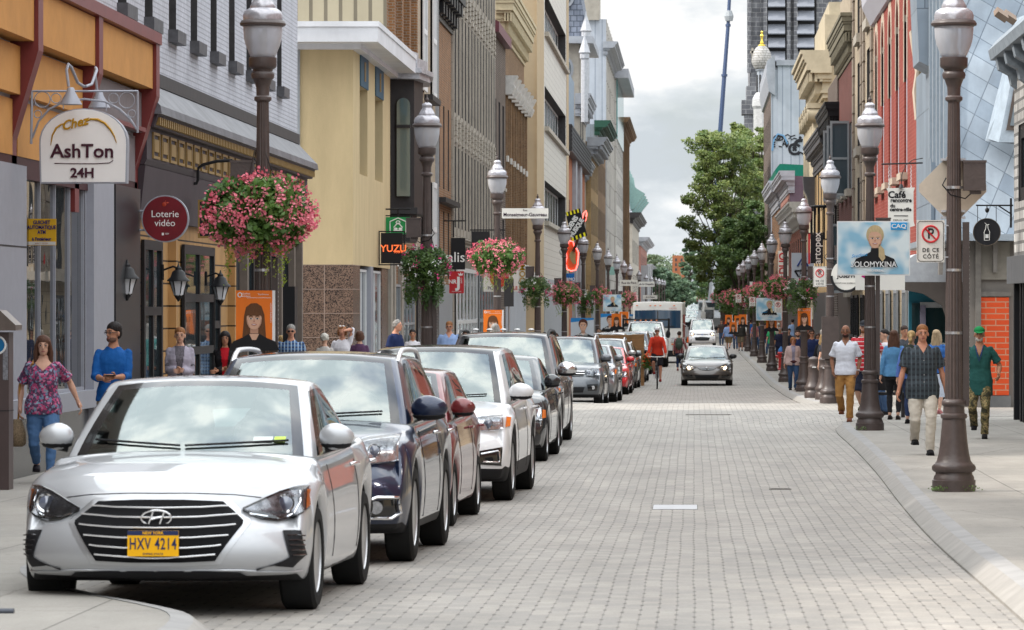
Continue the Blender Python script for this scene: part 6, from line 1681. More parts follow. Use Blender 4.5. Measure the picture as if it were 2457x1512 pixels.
# oncoming sedan with lit lamps
TAU=paint('taupe_metallic_paint',(.07,.06,.056),.5,.35)
t,S_,d_=make_car('dark taupe coupe driving towards the camera with both headlights lit',.44,133.9,0,4.5,1.76,1.39,TAU,2.57,.93,.32,'sedan',hood=[(0,.60),(.06,.66),(.16,.71),(.4,.79),(.8,.85),(1.2,.91)],name='moving_car',group='vehicles driving towards the camera',gc=.17,mir=(.13,.08,.08),mtop=M('black_mirror',(.02,.02,.022),.3,var=0))
mb=MB(); decal(S_,[(-.33,.615),(0,.62),(.33,.615)],[(-.24,.55),(0,.52),(.24,.55)],.012,10,3,0,mb); part(t,'grille',GLOSSB,mb)
mb=MB(); p=S_.front(0,.575,.03); mb.tube([(-.035,p.y-.01,.545),(0,p.y-.01,.615),(.035,p.y-.01,.545)],.007,5); mb.tube([(.055*math.cos(R(a)),p.y-.01,.58+.05*math.sin(R(a))) for a in range(0,361,24)],.006,5); mb.build('emblem',CHROME,t)
headlight(t,S_,[(.44,.62),(.6,.68),(.74,.72),(.82,.73)],[(.44,.575),(.6,.54),(.74,.54),(.83,.60)],(.62,.615),.062,dark=False,lit=True,amber=None)
mb=MB(); decal(S_,[(-.42,.37),(0,.375),(.42,.37)],[(-.36,.25),(0,.245),(.36,.25)],.010,10,3,0,mb); part(t,'lower_intake',PLAS,mb)
for s in (-1,1):
    mb=MB(); decal(S_,[(.50*s,.37),(.75*s,.37)],[(.48*s,.27),(.70*s,.28)],.008,6,3,0,mb); part(t,'fog_recess',GLOSSB,mb)
# white compact van
t,S_,d_=make_car('white compact van driving behind the taupe coupe with headlights lit',.56,266,0,4.6,1.86,1.88,WHT,2.75,.9,.33,'van',hood=[(0,.78),(.06,.87),(.2,.98),(.5,1.08),(.85,1.15)],name='moving_van',cat='van',group='vehicles driving towards the camera',roofx=.74,mtop=PLAS,mir=(.13,.08,.12),detail=.8)
mb=MB(); decal(S_,[(-.52,.60),(0,.64),(.52,.60)],[(-.44,.40),(0,.38),(.44,.40)],.012,10,4,0,mb); part(t,'grille',PLAS,mb)
mb=MB(); decal(S_,[(-.4,.80),(0,.82),(.4,.80)],[(-.38,.765),(0,.775),(.38,.765)],.012,10,2,0,mb); part(t,'upper_slot',PLAS,mb)
MB().disc((0,S_.front(0,.795,.02).y-.02,.795),.085,.035,.02).build('emblem',M('blue_oval',(.05,.12,.4),.3),t)
headlight(t,S_,[(.5,.86),(.66,.93),(.83,.98)],[(.5,.80),(.68,.74),(.85,.78)],(.68,.83),.07,dark=False,lit=True)
fog(t,S_,.74,.45,.05)
# white pickup with cab lights
t,S_,d_=make_car('white heavy pickup truck with five amber cab lights and tall black mirrors',-2.15,175.0,0,5.9,2.0,2.06,WHT,3.6,1.0,.42,'pickup',hood=[(0,1.02),(.05,1.16),(.15,1.24),(.5,1.30),(.9,1.34),(1.3,1.38)],name='pickup_truck',cat='pickup truck',mtop=PLAS,mir=(.10,.07,.17),gc=.38,roofx=.76,detail=.8)
mb=MB(); decal(S_,[(-.62,1.08),(0,1.1),(.62,1.08)],[(-.62,.72),(0,.72),(.62,.72)],.014,10,3,0,mb); gq=part(t,'grille',CHROME,mb)
mb=MB()
for z in (.8,.9,1.0): strips(S_,[[(-.56,z),(.56,z)]],.03,mb,.022,8)
mb.build('grille_slot',PLAS,gq)
headlight(t,S_,[(.66,1.12),(.9,1.1)],[(.66,.84),(.9,.84)],(.78,.99),.1,dark=False)
for k in range(5): MB().ell((-.48+k*.24,d_['fr1']+.1,2.065),(.045,.05,.025),8,5).build('cab_light',AMB,t)
mb=MB(); mb.tube([(-1.02,2.9,2.1),(1.02,2.9,2.1)],.045,6); mb.tube([(-1.02,2.9,1.3),(-1.02,2.9,2.16)],.045,6); mb.tube([(1.02,2.9,1.3),(1.02,2.9,2.16)],.045,6); mb.build('ladder_rack',PLAS,t)
# white step van
t=thing('step_van','tall white step van with wide blue tinted windscreen and small roof marker lights','delivery van',(PX(1578,188),188,gr(188)),0)
t.rotation_euler=(0,0,R(-1.2))
VW=M('van_white',(.72,.72,.70),.4,var=.05,coat=.3); W2=1.17
def vfn(u,v,w):
    au=abs(u); y=v; z=.55+w*(2.92-.55)
    if v < .4: y += .10*au**4*(1-v/.4)+(.55*max(0,(w-.28)/.72)*(1-v/.4) if False else 0)
    fr=max(0,1-v/.5); y += fr*(.16*max(0,w-.3)); 
    z -= .05*au**6*(w > .9)
    return (u*W2,y,z)
MBv=blockmesh([-1,-.97,-.9,-.5,0,.5,.9,.97,1],[0,.05,.15,.5,1.2,3,5.8,6.1,6.2],[0,.04,.15,.3,.5,.7,.9,.97,1],vfn,lambda f,u,v,w: 0)
b=MBv.build('body',VW,t,smooth=60); subdivide(b); S_=Surf(b)
BLG=MGL('blue_tinted_windscreen',(.015,.05,.10),.04,1.8)
mb=MB(); decal(S_,[(-1.09,2.50),(0,2.52),(1.09,2.50)],[(-1.09,1.66),(0,1.66),(1.09,1.66)],.012,12,5,0,mb); ws_=part(t,'windscreen',BLG,mb)
mb=MB(); strips(S_,[[(0,2.5),(0,1.66)]],.02,mb,.02,6); mb.build('centre_bar',PLAS,ws_)
mb=MB(); strips(S_,[[(.2,1.70),(.8,1.76)]],.03,mb,.018,6); mb.build('wiper',PLAS,ws_)
for x in (-.98,-.35,-.12,.12,.78): 
    p=S_.front(x,2.73,.02); MB().ell(tuple(p),(.055,.02,.022),8,5).build('marker_light',AMB,t)
text(t,'21605246',.72,S_.front(.7,2.6,.02).y-.005,2.6,.09,M('faded_red',(.6,.2,.2),.6),'fleet_number',ext=.003)
mb=MB(); decal(S_,[(-.5,1.2),(.42,1.2)],[(-.5,.72),(.42,.72)],.012,6,3,0,mb); gq=part(t,'grille',GALU,mb)
mb=MB()
for k in range(14): strips(S_,[[(-.46+k*.065,1.16),(-.46+k*.065,.76)]],.02,mb,.014,3)
mb.build('grille_slot',PLAS,gq)
for s in (-1,1):
    p=S_.front(.72*s,1.12,.02); mb=MB(); mb.box(p.x-.12,p.x+.12,p.y-.03,p.y+.02,1.02,1.22); o=mb.build('headlight',CHROME,t); MB().disc((p.x,p.y-.05,1.12),.085,.085,.02,16).build('headlight_lens',LAMPC,o)
    p=S_.front(.72*s,.9,.02); MB().box(p.x-.07,p.x+.07,p.y-.03,p.y+.02,.87,.93).build('indicator',AMB,t)
    mb=MB(); mb.tube([(s*1.15,.5,1.9),(s*1.38,.2,1.75),(s*1.38,.2,1.2),(s*1.15,.5,1.1)],.018,5); mb.box(s*1.30,s*1.46,.14,.2,1.25,1.72); mb.build('mirror',STEEL,t)
    for y in (1.0,4.9):
        o=bpy.data.objects.new('wheel',wheel_mb(.42,.26,.27,5).mesh('wheel',[RUB,ALLOY,PLAS],40)); COL.objects.link(o); o.parent=t; o.location=(s*1.0,y,.42)
        if s < 0: o.rotation_euler=(0,0,math.pi)
mb=MB(); mb.box(-1.1,1.1,-.12,.1,.35,.6); mb.build('bumper',PLAS,t); MB().box(-1,1,.3,6,.3,.6).build('chassis',PLAS,t)
for k,(y0,y1) in enumerate(((.5,1.3),(1.6,5.6))): MB().box(W2-.0,W2+.012,y0,y1,1.2 if k else 1.5,2.3).build('side_panel',M('side_print',S(170,90,80),.5,var=.5,scale=2) if k else GLASSD,t)
# wooden planter box among the cars
t=thing('wooden_planter','long rough wooden planter crate with red and yellow flowers between parked cars','planter',(-2.55,134.5,gr(134.5)))
WD=M('raw_timber',S(160,122,84),.85,var=.25,scale=3,stretch=(1,1,6))
mb=MB(); mb.box(-.85,.45,-.2,1.2,1.5,1.72); mb.box(.45,.85,-.3,1.3,1.2,1.74); mb.box(-.9,-.8,-.2,1.2,0,1.72); mb.box(.75,.85,-.3,1.2,0,1.2); mb.build('box',WD,t)
mb=MB()
for k in range(6): mb.box(-.84+k*.22,-.70+k*.22,-.24,-.2,.2,1.55)
mb.build('slats',WD,t)
f=MB(); leaves(f,(.98,-.35,.8),(.18,.15,.3),220,.12,random.Random(5),.1); f.build('leaves',LFB,t)
f=MB(); leaves(f,(.98,-.4,.9),(.16,.15,.28),70,.12,random.Random(6),.3); f.build('flowers',M('red_orange_petals',(.65,.12,.04),.6),t)
# distant queue
far_cols=[WHT,DKB,LG,SILV,RED,NAVY,WHT,LG]
random.seed(3)
fq=[(1656,330,'white'),(1648,372,'silver'),(1668,420,'dark'),(1655,455,'white'),(1664,500,'grey'),(1658,545,'silver'),(1670,590,'dark blue'),(1660,640,'white'),(1666,700,'grey'),(1652,760,'white'),(1668,820,'silver'),(1660,880,'dark')]
for i,(px,Y,cn) in enumerate(fq):
    c_={'white': WHT,'silver': SILV,'dark': DKB,'grey': LG,'dark blue': NAVY}[cn]
    wherew=['nearest of the far queue','second in the far queue','third in the far queue','fourth in the far queue','fifth in the far queue','sixth in the far queue','seventh in the far queue','eighth in the far queue','ninth in the far queue','tenth in the far queue','eleventh in the far queue','last of the far queue'][i]
    if i == 0: proto_far=None
    t,S_,d_=make_car(f'tiny {cn} car, {wherew} at the end of the street',PX(px,Y),Y,0,4.4,1.8,1.6+.25*(i % 3 == 0),c_,kind='suv',hood=SUVH,detail=0,group='distant cars',name='distant_car',seats=False)
    t.location.z=g(Y)+(.0)
t=thing('road_barrier','dark low trailer with yellow marks standing across the far lane','trailer',(PX(1661,300),300,gr(300)))
mb=MB(); mb.box(-.65,1.1,0,.8,.45,1.5); mb.build('body',PLAS,t)
mb=MB(); mb.box(-.4,.2,-.02,0,1.05,1.15); mb.prism([(.35,.8),(.42,.8),(.3,1.3),(.23,1.3)],lambda p,q,a: (p,a,q),-.02,0); mb.build('yellow_mark',M('yellow_paint',(.75,.5,.02),.5),t)
for x in (-.4,.8): o=MB().lathe([(.3,-.1),(.3,.1)],16).build('wheel',RUB,t,loc=(x,.3,.3)); o.rotation_euler=(0,R(90),0)
t=thing('traffic_cone','orange traffic cone left of the white van','traffic cone',(PX(1652,290),290,gr(290)))
MB().box(-.18,.18,-.18,.18,0,.04).build('cone_base',BLACK,t); MB().lathe([(.15,.04),(.03,.9)],14).build('cone',M('cone_orange',(.8,.14,.02),.5),t)
t=thing('bucket_truck','white utility truck with a raised bucket arm parked at the right kerb far away','utility truck',(PX(1697,340),340,gr(340)))
mb=MB(); mb.box(-.6,1.3,0,5,.5,1.3); mb.box(-.5,.6,.3,2.2,1.3,2.6); mb.build('body',VW,t); MB().box(-.45,.55,.28,.31,1.6,2.4).build('windscreen',GLASSD,t)
mb=MB(); mb.box(.5,1.5,-1.5,4,.4,1.7); mb.build('grey_box',FR_G,t)
mb=MB(); mb.tube([(0,3,2.4),(-.3,0,3.2),(-.35,-.5,1.9)],.1,6); mb.box(-.55,-.15,-.9,-.4,1.3,2.2); mb.build('bucket_arm',WHITE,t)
for x in (-.5,1.2): o=MB().lathe([(.42,-.12),(.42,.12)],16).build('wheel',RUB,t,loc=(x,.9,.42)); o.rotation_euler=(0,R(90),0)
# signs and posters
INK=M('ink_black',(.012,.012,.014),.5,var=0); SKIN_P=M('printed_skin',S(222,178,152,1.2),.5,var=.05); LIP=M('printed_lips',S(190,110,105),.5,var=0)
HAIRB=M('printed_brown_hair',S(112,74,48),.6,var=.25,scale=40,stretch=(3,1,.4)); HAIRY=M('printed_blond_hair',S(212,190,148),.6,var=.2,scale=40,stretch=(3,1,.4))
HAIRR=M('printed_auburn_hair',S(100,62,48),.6,var=.2,scale=40); ORGP=M('poster_orange',S(232,120,40,1.1),.45,var=.05)
def skyposter():
    m,nt,b=_new('poster_pale_blue'); N,LK=nt.nodes.new,nt.links.new
    tc=N('ShaderNodeTexCoord'); nz=N('ShaderNodeTexNoise'); nz.inputs['Scale'].default_value=3.2; nz.inputs['Detail'].default_value=1; LK(tc.outputs['Object'],nz.inputs[0])
    cr=N('ShaderNodeValToRGB'); cr.color_ramp.elements[0].position=.38; cr.color_ramp.elements[1].position=.6
    cr.color_ramp.elements[0].color=(*S(140,190,216,1.1),1); cr.color_ramp.elements[1].color=(*S(226,238,242,1.15),1); LK(nz.outputs[0],cr.inputs[0]); LK(cr.outputs[0],b.inputs['Base Color']); b.inputs['Roughness'].default_value=.4
    return m
BLUP=skyposter(); CYAN=M('logo_cyan',S(20,150,215,1.05),.4,var=0); PALEB=M('poster_white_blue',S(215,225,235),.4,var=.04); BLU2=M('poster_blue',S(20,130,200,1.1),.4,var=0)
def portrait(par,cx,cz,w_,y,hair,long=True,fringe=True,top=INK,pony=False,neckc=None,st=.003):
    """head about w_ wide, centre cx,cz, printed in thin layers on the board face at y (facing -Y)"""
    mb=MB(); k=w_
    def E(dx,dz,rx,rz,lay,m,a0=0,a1=360): mb.disc((cx+dx*k,y-lay*st,cz+dz*k),rx*k,rz*k,st*.9,24,m,a0,a1)
    def P(pts,lay,m): mb.poly([(cx+a*k,cz+b*k) for a,b in pts],y-lay*st,y-lay*st+st*.9,m)
    if long: P([(-.62,.2),(-.5,.75),(-.2,.98),(.15,1.0),(.45,.8),(.62,.3),(.68,-.5),(.72,-1.1),(.5,-1.25),(-.5,-1.25),(-.72,-1.05),(-.66,-.4)],1,1)
    else: E(0,.28,.60,.68,1,1)
    if pony: P([(.25,-.3),(.62,-.7),(.7,-1.3),(.5,-1.55),(.25,-1.2)],5,1)
    P([(-.25,-.3),(.25,-.3),(.24,-.9),(-.24,-.9)],2,4)
    P([(-.28,-.85),(.28,-.85),(.75,-1.12),(1.3,-1.35),(1.55,-1.9),(-1.55,-1.9),(-1.3,-1.35),(-.75,-1.12)],3 if not neckc else 3,2)
    if pony: P([(-.27,-.62),(.27,-.62),(.32,-.95),(-.32,-.95)],4,2)
    else: P([(-.3,-.88),(.3,-.88),(.12,-1.25),(-.12,-1.25)],4,0)
    E(0,.02,.46,.64,4,0)
    if fringe: P([(-.48,.15),(-.46,.55),(-.2,.8),(.2,.8),(.46,.55),(.48,.15),(.38,.25),(.2,.2),(0,.24),(-.2,.2),(-.38,.25)],5,1)
    else: P([(-.5,.05),(-.48,.45),(-.3,.7),(0,.78),(.3,.7),(.48,.45),(.5,.05),(.4,.32),(.15,.5),(-.25,.5),(-.42,.3)],5,1)
    for s in (-1,1):
        E(s*.19,.05,.10,.045,5,3); E(s*.19,.05,.048,.048,6,2); P([(s*.07,.14),(s*.2,.18),(s*.33,.15),(s*.33,.19),(s*.2,.23),(s*.07,.19)],5,1); P([(s*.08,.085),(s*.3,.085),(s*.3,.1),(s*.08,.1)],6,2)
        P([(s*.46,.0),(s*.43,-.25),(s*.3,-.5),(s*.24,-.5),(s*.36,-.22),(s*.40,.0)],5,4)
    P([(-.05,-.12),(0,-.16),(.05,-.12),(.03,.02),(-.0,.02)],5,4)
    E(0,-.31,.17,.055,5,5); E(0,-.30,.12,.018,6,3); P([(-.06,-.12),(0,-.16),(.06,-.12),(.0,-.10)],6,5) 
    mb.build('printed_portrait',[SKIN_P,hair,top,WHITE,M('printed_skin_shade',S(196,150,126,1.2),.5,var=0),LIP],par)
def board(name,label,cat,X,Y,zc,w_,h,mat,th=.01,group=None,back=None,rz=0):
    t=thing(name,label,cat,(X,Y,zc),rz,group)
    MB().box(-w_/2,w_/2,0,th,-h/2,h/2).build('board',mat,t)
    return t
ORD2='orange portrait posters on the lamp posts'
def orange_poster(label,px,py,w_,h,Y,partial=0,rz=0):
    t=board('election_poster',label,'poster',PX(px,Y),Y,PZ(py,Y),w_,h,M('coroplast_white',(.72,.72,.72),.5,var=0),.02,ORD2,rz=rz)
    MB().box(-w_/2+.0,w_/2-.07*w_,-.004,0,-h/2,h/2).build('orange_print',ORGP,t)
    portrait(t,-.03*w_,-.02*h,w_*.42,-.006,HAIRB,True,True)
    if Y < 130:
        WT=M('coroplast_white')
        mb=MB(); mb.tube([(-w_*.40+.022*math.cos(R(a)),-.006,h*.42+.024*math.sin(R(a))) for a in range(0,361,30)],.006,5); mb.build('round_logo',WT,t)
        text(t,'Québec\nsolidaire',-w_*.24,-.005,h*.42,.028,WT,'party_name',ext=.002,align='CENTER'); text(t,'Taschereau',w_*.2,-.005,h*.43,.025,WT,'district_name',ext=.002)
        MB().box(-w_*.22,w_*.40,-.007,-.004,h*.365,h*.372).build('rule_line',WT,t)
        text(t,'CATHERINE DORION',w_*.40,-.005,h*.1,.022,WT,'vertical_name',rot=90,ext=.002)
    return t
orange_poster('big orange portrait poster on the nearest left lamp post, below the pink basket',613,764,.42,.60,42.62)
orange_poster('orange portrait poster low on the third left lamp post, partly behind a long-haired man',1184,776,.45,.60,88.4)
orange_poster('orange portrait poster tied low on the fourth right lamp post under its green basket',1931,764,.40,.58,111.3)
for i,(px,py,Y,lab) in enumerate([(1518-1,765-1,185,''),(1480,770,172,'orange portrait poster right of the blue-white portrait poster on the left'),(1498,764,186,'small orange portrait poster half hidden by a dark haired portrait poster'),
        (1852,772,157.1,'orange portrait poster under the second blue poster in the right row'),(1749,768,240,'left orange portrait poster of three in a row far right'),(1771,770,233,'middle orange portrait poster of three in a row far right'),(1757+3,786,226,'lower orange portrait poster of the far right trio'),(1783,768,222,'right orange portrait poster of three in a row far right')]):
    if not lab: continue
    orange_poster(lab,px,py,.46,.62,Y)
def blue_poster(label,px,py,w_,h,Y,rz=0):
    t=board('election_poster',label,'poster',PX(px,Y),Y,PZ(py,Y),w_,h,M('coroplast_white'),.015,'blue portrait posters',rz=rz)
    MB().box(-w_/2+.02,w_/2-.02,-.003,0,-h/2+.02,h/2-.02).build('blue_print',BLUP,t)
    portrait(t,.02*w_,.17*h,w_*.20,-.005,HAIRY,False,False,INK,pony=True)
    MB().box(w_*.235,w_*.455,-.010,-.003,h*.34,h*.475).build('logo_patch',CYAN,t)
    WT=M('coroplast_white')
    text(t,'CAQ',w_*.345,-.012,h*.405,h*.11,WT,'logo_letters',ext=.003,off=.002,sx=1.15)
    text(t,'SOLOMYKINA',0,-.026,-h*.30,h*.145,WT,'surname',ext=.003,off=.002,sx=.92)
    text(t,'TASCHEREAU',.02*w_,-.026,-h*.41,h*.055,WT,'district_name',ext=.003,off=.002)
    text(t,'Svetlana',-w_*.2,-.026,-h*.13,h*.09,CYAN,'signature',ext=.003,shear=.45,rot=8)
    return t
blue_poster('large pale blue portrait poster on the second right lamp post',2096,596,1.21,.90,65.5)
blue_poster('pale blue portrait poster behind the green basket on the right',1845,742,1.02,.90,156.9)
blue_poster('pale blue portrait poster on the left beside the pink basket',1469,727,.84,.76,179.8,rz=8)
def lav_poster(label,px,py,w_,h,Y):
    t=board('election_poster',label,'poster',PX(px,Y),Y,PZ(py,Y),w_,h,PALEB,.015,'white and blue portrait posters')
    MB().poly([(-w_/2,h*.26),(w_/2,h*.4),(w_/2,h/2),(-w_/2,h/2)],-.003,0).build('blue_band',BLU2,t)
    portrait(t,.03,.06*h,w_*.33,-.006,HAIRR,False,False,INK)
    text(t,"LAVALLÉE",0,-.04,-h*.40,h*.16,M('coroplast_white'),'surname',ext=.004,off=.003,sx=.85)
lav_poster('white and blue portrait poster of a short haired woman on the fifth left lamp post',1397,785,.78,.62,134.2)
lav_poster('white and blue portrait poster just under the pale blue poster on the left',1462,772,.78,.72,178.6)
lav_poster('white and blue portrait poster partly hidden by the white pickup',1506,772,.62,.72,190)
def nopark(label,px,py,w_,h,Y,arm=None):
    t=board('no_parking_sign',label,'road sign',PX(px,Y),Y,PZ(py,Y),w_,h,M('sign_white',S(225,222,215,1.15),.4,var=.03),.006,'no parking signs')
    k=w_/.30
    e_=.012*k; mb=MB()
    P=[(-w_/2+e_+.02*k,-h/2+e_),(w_/2-e_-.02*k,-h/2+e_),(w_/2-e_,-h/2+e_+.02*k),(w_/2-e_,h/2-e_-.02*k),(w_/2-e_-.02*k,h/2-e_),(-w_/2+e_+.02*k,h/2-e_),(-w_/2+e_,h/2-e_-.02*k),(-w_/2+e_,-h/2+e_+.02*k)]
    for a,b in zip(P,P[1:]+P[:1]): mb.tube([(a[0],-.001,a[1]),(b[0],-.001,b[1])],.0035*k,4)
    mb.build('border',INK,t)
    cz=h*.17; r=w_*.29
    text(t,'P',0,-.003,cz,w_*.52,INK,'letter_p',ext=.001,off=.003*k,sx=.9)
    mb=MB(); mb.tube([(r*math.cos(R(a)),-.005,cz+r*math.sin(R(a))) for a in range(0,361,12)],.011*k,6)
    mb.tube([(-r*.7,-.006,cz+r*.7),(r*.7,-.006,cz-r*.7)],.010*k,6); mb.build('red_circle',M('sign_red',S(190,30,38,1.1),.4,var=0),t)
    text(t,'DE CE\nCÔTÉ',0,-.002,-h*.29,w_*.20,INK,'sign_words',ext=.001,off=.001*k,space=1.15,line=1.15)
    if arm:
        mb=MB(); mb.box(*arm,.006,.02,h*.36,h*.39); mb.box(*arm,.006,.02,-h*.39,-h*.36); mb.build('bracket',STEEL,t)
nopark('large no parking sign beside the nearest right lamp post',2233,579,.30,.455,42.75,(-.1,.26))
nopark('no parking sign on the third right lamp post',1967,664,.30,.46,88.5,(.1,.28))
nopark('no parking sign under the pink basket in the right row',1867,736,.27,.40,134.0)
nopark('no parking sign low in the far right row beside a pink basket',1772,716,.30,.44,205)
nopark('tiny no parking sign in the far right row',1784+21,724,.28,.42,178)
nopark('tiny no parking sign far away above the queue of cars',1681,728,.6,.9,480)
t=thing('diamond_sign','blank beige back of a large diamond road sign behind the nearest right lamp post','road sign',(PX(2286,43.0),43.0,PZ(452,43.0)))
r_=.405; c_=.04; pl=[]
for q in range(4):
    a=R(90*q); 
    for da in (-1,1): 
        ux,uz=math.cos(a),math.sin(a); vx,vz=-math.sin(a),math.cos(a)
        pl.append((ux*(r_-c_)+vx*da*c_,uz*(r_-c_)+vz*da*c_))
MB().poly(pl,-.004,.004).build('plate',M('bare_sign_back',(.52,.45,.37),.55,0,var=.08,scale=8),t)
mb=MB(); 
for z in (-.32,-.25,.31): mb.box(-.13,.13,-.12,-.004,z-.012,z+.012)
mb.build('clamp',STEEL,t)
def streetname(label,px,py,w_,h,Y,small,big,ks=.42):
    t=board('street_name_sign',label,'street sign',PX(px,Y),Y,PZ(py,Y),w_,h,M('sign_white'),.012,'street name signs')
    if small and ks < .4: text(t,small,0,-.003,h*.30,h*.27,M('sign_purple_black',S(60,40,60),.5,var=0),'street_prefix',ext=.002); text(t,big,0,-.003,-h*.14,h*.50,M('sign_purple_black'),'street_name',ext=.002,off=.002,sx=.92)
    else: text(t,(small+' ' if small else '')+big,0,-.003,0,h*.5,M('sign_purple_black',S(60,40,60),.5,var=0),'street_name',ext=.002,off=.003)
streetname('long white street name sign on the third left lamp post',1260,512,1.04,.225,88.5,'Rue','Monseigneur-Gauvreau',.3)
streetname('small white street name sign far down the left row, nearer of two',1509,679,.9,.3,202,'Rue du','Pont')
streetname('small white street name sign just right of its neighbour far left',1553-2,682,.95,.3,232,'de la','Chapelle')
streetname('tiny white street name sign furthest away on the left',1560,734-28+7,1.1,.3,300,'de la','Reine')
YS=46.4
t=thing('restaurant_sign','white arched hanging sign reading Chez and 24H under an openwork iron bracket','shop sign',(PX(200,YS),YS,PZ(440,YS)))
k=YS/FPX*1.0
def q(px,py): return ((px-200)*k,(440-py)*k)
pl=[q(96,440),q(304,440),q(306,350)]+[q(200+106*math.cos(R(a)),340-80*math.sin(R(a))) for a in range(6,175,12)]+[q(94,350)]
MB().poly([(x,z) for x,z in pl],0,.16).build('sign_frame',GALU,t)
MB().poly([(x*.965,.015+z*.97) for x,z in pl],-.006,0).build('sign_face',M('sign_face_white',S(240,238,236,1.15),.35,var=.02),t)
PL=M('sign_plum',S(72,32,48),.5,var=0); YG=M('sign_mustard',S(200,150,30),.5,var=0)
def serif_text(par,body,x,z,size,mat,y,sx=1.0):
    return text(par,body,x,y,z,size,mat,'sign_lettering',ext=.008,off=.004,sx=sx)
serif_text(t,'AshTon',*q(198,364),.225,PL,-.014,1.03)
serif_text(t,'24H',*q(198,416),.155,PL,-.014,1.05)
text(t,'Chez',*((q(178,297)[0],-.012,q(178,297)[1])),.15,YG,'sign_script',ext=.006,off=.004,shear=.4,rot=14)
mb=MB(); mb.tube([(q(px,py)[0],-.012,q(px,py)[1]) for px,py in ((122,349),(126,325),(135,308),(147,299),(158,296))],[.004,.009,.012,.01,.005],6)
mb.tube([(q(px,py)[0],-.012,q(px,py)[1]) for px,py in ((203,294),(218,286),(235,287),(252,296),(266,312),(275,328),(280,343))],[.006,.012,.016,.015,.012,.008,.004],6); mb.build('painted_arc',YG,t,smooth=60)
mb=MB(); mb.tube([(q(px,py)[0],-.01,q(px,py)[1]) for px,py in ((131,392),(160,393),(230,393),(263,391),(272,385))],.005,5); mb.build('underline',PL,t)
mb=MB()
def T(P,r=.008): mb.tube([(q(*p)[0],.08,q(*p)[1]) for p in P],r,6)
T([(72,218),(329,218)],.014); T([(74,218),(72,345)],.016); T([(328,218),(328,318)],.014)
T([(75,330),(90,290),(115,262),(150,243),(200,237),(250,243),(285,262),(310,285),(326,310)],.013)
for cx,cy,r in ((99,238,19),(132,235,12),(88,273,9),(302,240,19),(270,235,12),(314,272,9)): T([(cx+r*math.cos(R(a)),cy+r*math.sin(R(a))) for a in range(0,361,24)],.006)
T([(150,237),(149,262)],.006); T([(252,243),(253,266)],.006)
mb.build('iron_bracket',GALU,t,smooth=60)
for s,cx,cy,y in ((0,183,258,-.35),(1,227,262,.42)):
    mb=MB(); c=q(cx,cy)
    mb.tube([(q(200+s*4,205)[0],.05,q(200,207)[1]),(q(cx+(8 if not s else -12),200)[0],y*.4,q(0,200)[1]),(q(cx-4,165)[0],y*.7,q(0,165)[1]),(q(cx-9,158)[0],y*.9,q(0,158)[1]),(q(cx-12,172)[0],y,q(0,172)[1]),(q(cx-7,215)[0],y,q(0,212)[1])],.018,8)
    mb.lathe([(.03,.02),(.045,.0),(.05,-.03),(.13,-.17),(.132,-.18),(.12,-.18),(.02,-.06)],20,(q(cx-2,0)[0],y,q(0,218)[1])); mb.build('gooseneck_lamp',GALU,t,smooth=45)
t=board('atm_sign','yellow cash machine notice fixed to the grey pillar by the shop window','sign',PX(100,47.6),47.6,PZ(557,47.6),.345,.32,M('notice_yellow',S(226,176,40,1.1),.5,var=.04),.02)
MB().box(-.167,.167,-.003,0,-.155,-.115).build('logo_strip',M('sign_white'),t)
NVY=M('notice_blue',S(40,40,120),.5,var=0)
text(t,'GUICHET\nAUTOMATIQUE\nATM',0,-.004,.055,.062,NVY,'notice_words',ext=.002,off=.002,sx=.78,line=.95)
text(t,"à l'intérieur",0,-.004,-.085,.055,NVY,'notice_words',ext=.002,off=.002,sx=.9)
text(t,'EGEN  +  ACCESS',0,-.005,-.136,.02,M('notice_orange',S(200,110,40),.5,var=0),'logo_words',ext=.001)
YL_=56.2
t=thing('lottery_sign','round dark red sign reading Loterie vidéo on two tube arms','shop sign',(PX(396,YL_),YL_,PZ(525,YL_)))
MB().disc((0,0,0),.335,.335,.09,40).build('rim',GALU,t,smooth=40); MB().disc((0,-.006,0),.318,.318,.006,40).build('face',M('lottery_red',S(120,14,30),.3,var=.25,scale=3),t)
text(t,'Loterie\nvidéo',0,-.010,0,.135,WHITE,'sign_words',ext=.003,line=.95)
mb=MB(); mb.ell((-.01,-.012,.205),(.03,.006,.032),12,8); mb.tube([(0,-.012,.23),(.012,-.012,.26)],.005,5); mb.ell((.03,-.012,.225),(.025,.005,.012),10,6); mb.build('apple_logo',M('apple_red',S(190,60,30),.4,var=.1),t)
text(t,'18+',.03,-.010,-.215,.04,WHITE,'age_mark',ext=.002); MB().box(-.045,-.015,-.012,-.006,-.235,-.2).build('barcode_mark',WHITE,t)
mb=MB(); 
for z in (.11,-.16): mb.tube([(-.58,.04,z),(-.28,.04,z)],.016,8)
mb.build('arm',GALU,t)
Yt=62
t=thing('tavern_sign','black and gold hanging tavern sign half hidden behind the big pink basket','shop sign',(PX(478,Yt),Yt,PZ(530,Yt)))
MB().box(-.02,.32,0,.06,-.27,.33).build('board',BLACK,t); mb=MB()
for q4 in ((-.02,.01,-.27,.33),(.29,.32,-.27,.33),(.01,.29,.3,.33),(.01,.29,-.27,-.24)): mb.box(q4[0],q4[1],-.008,0,q4[2],q4[3])
mb.build('gold_frame',GOLD,t); text(t,'R',.13,-.004,.02,.25,M('sign_red'),'sign_letter',ext=.003,off=.004)
mb=MB(); mb.tube([(PX(p_,Yt)-PX(478,Yt),0,PZ(y_,Yt)-PZ(530,Yt)) for p_,y_ in ((447,500),(447,450),(450,443),(472,440),(475,432),(475,405),(485,396),(520,387),(558,385))],.025,8); mb.build('arm',BLACK,t,smooth=60)
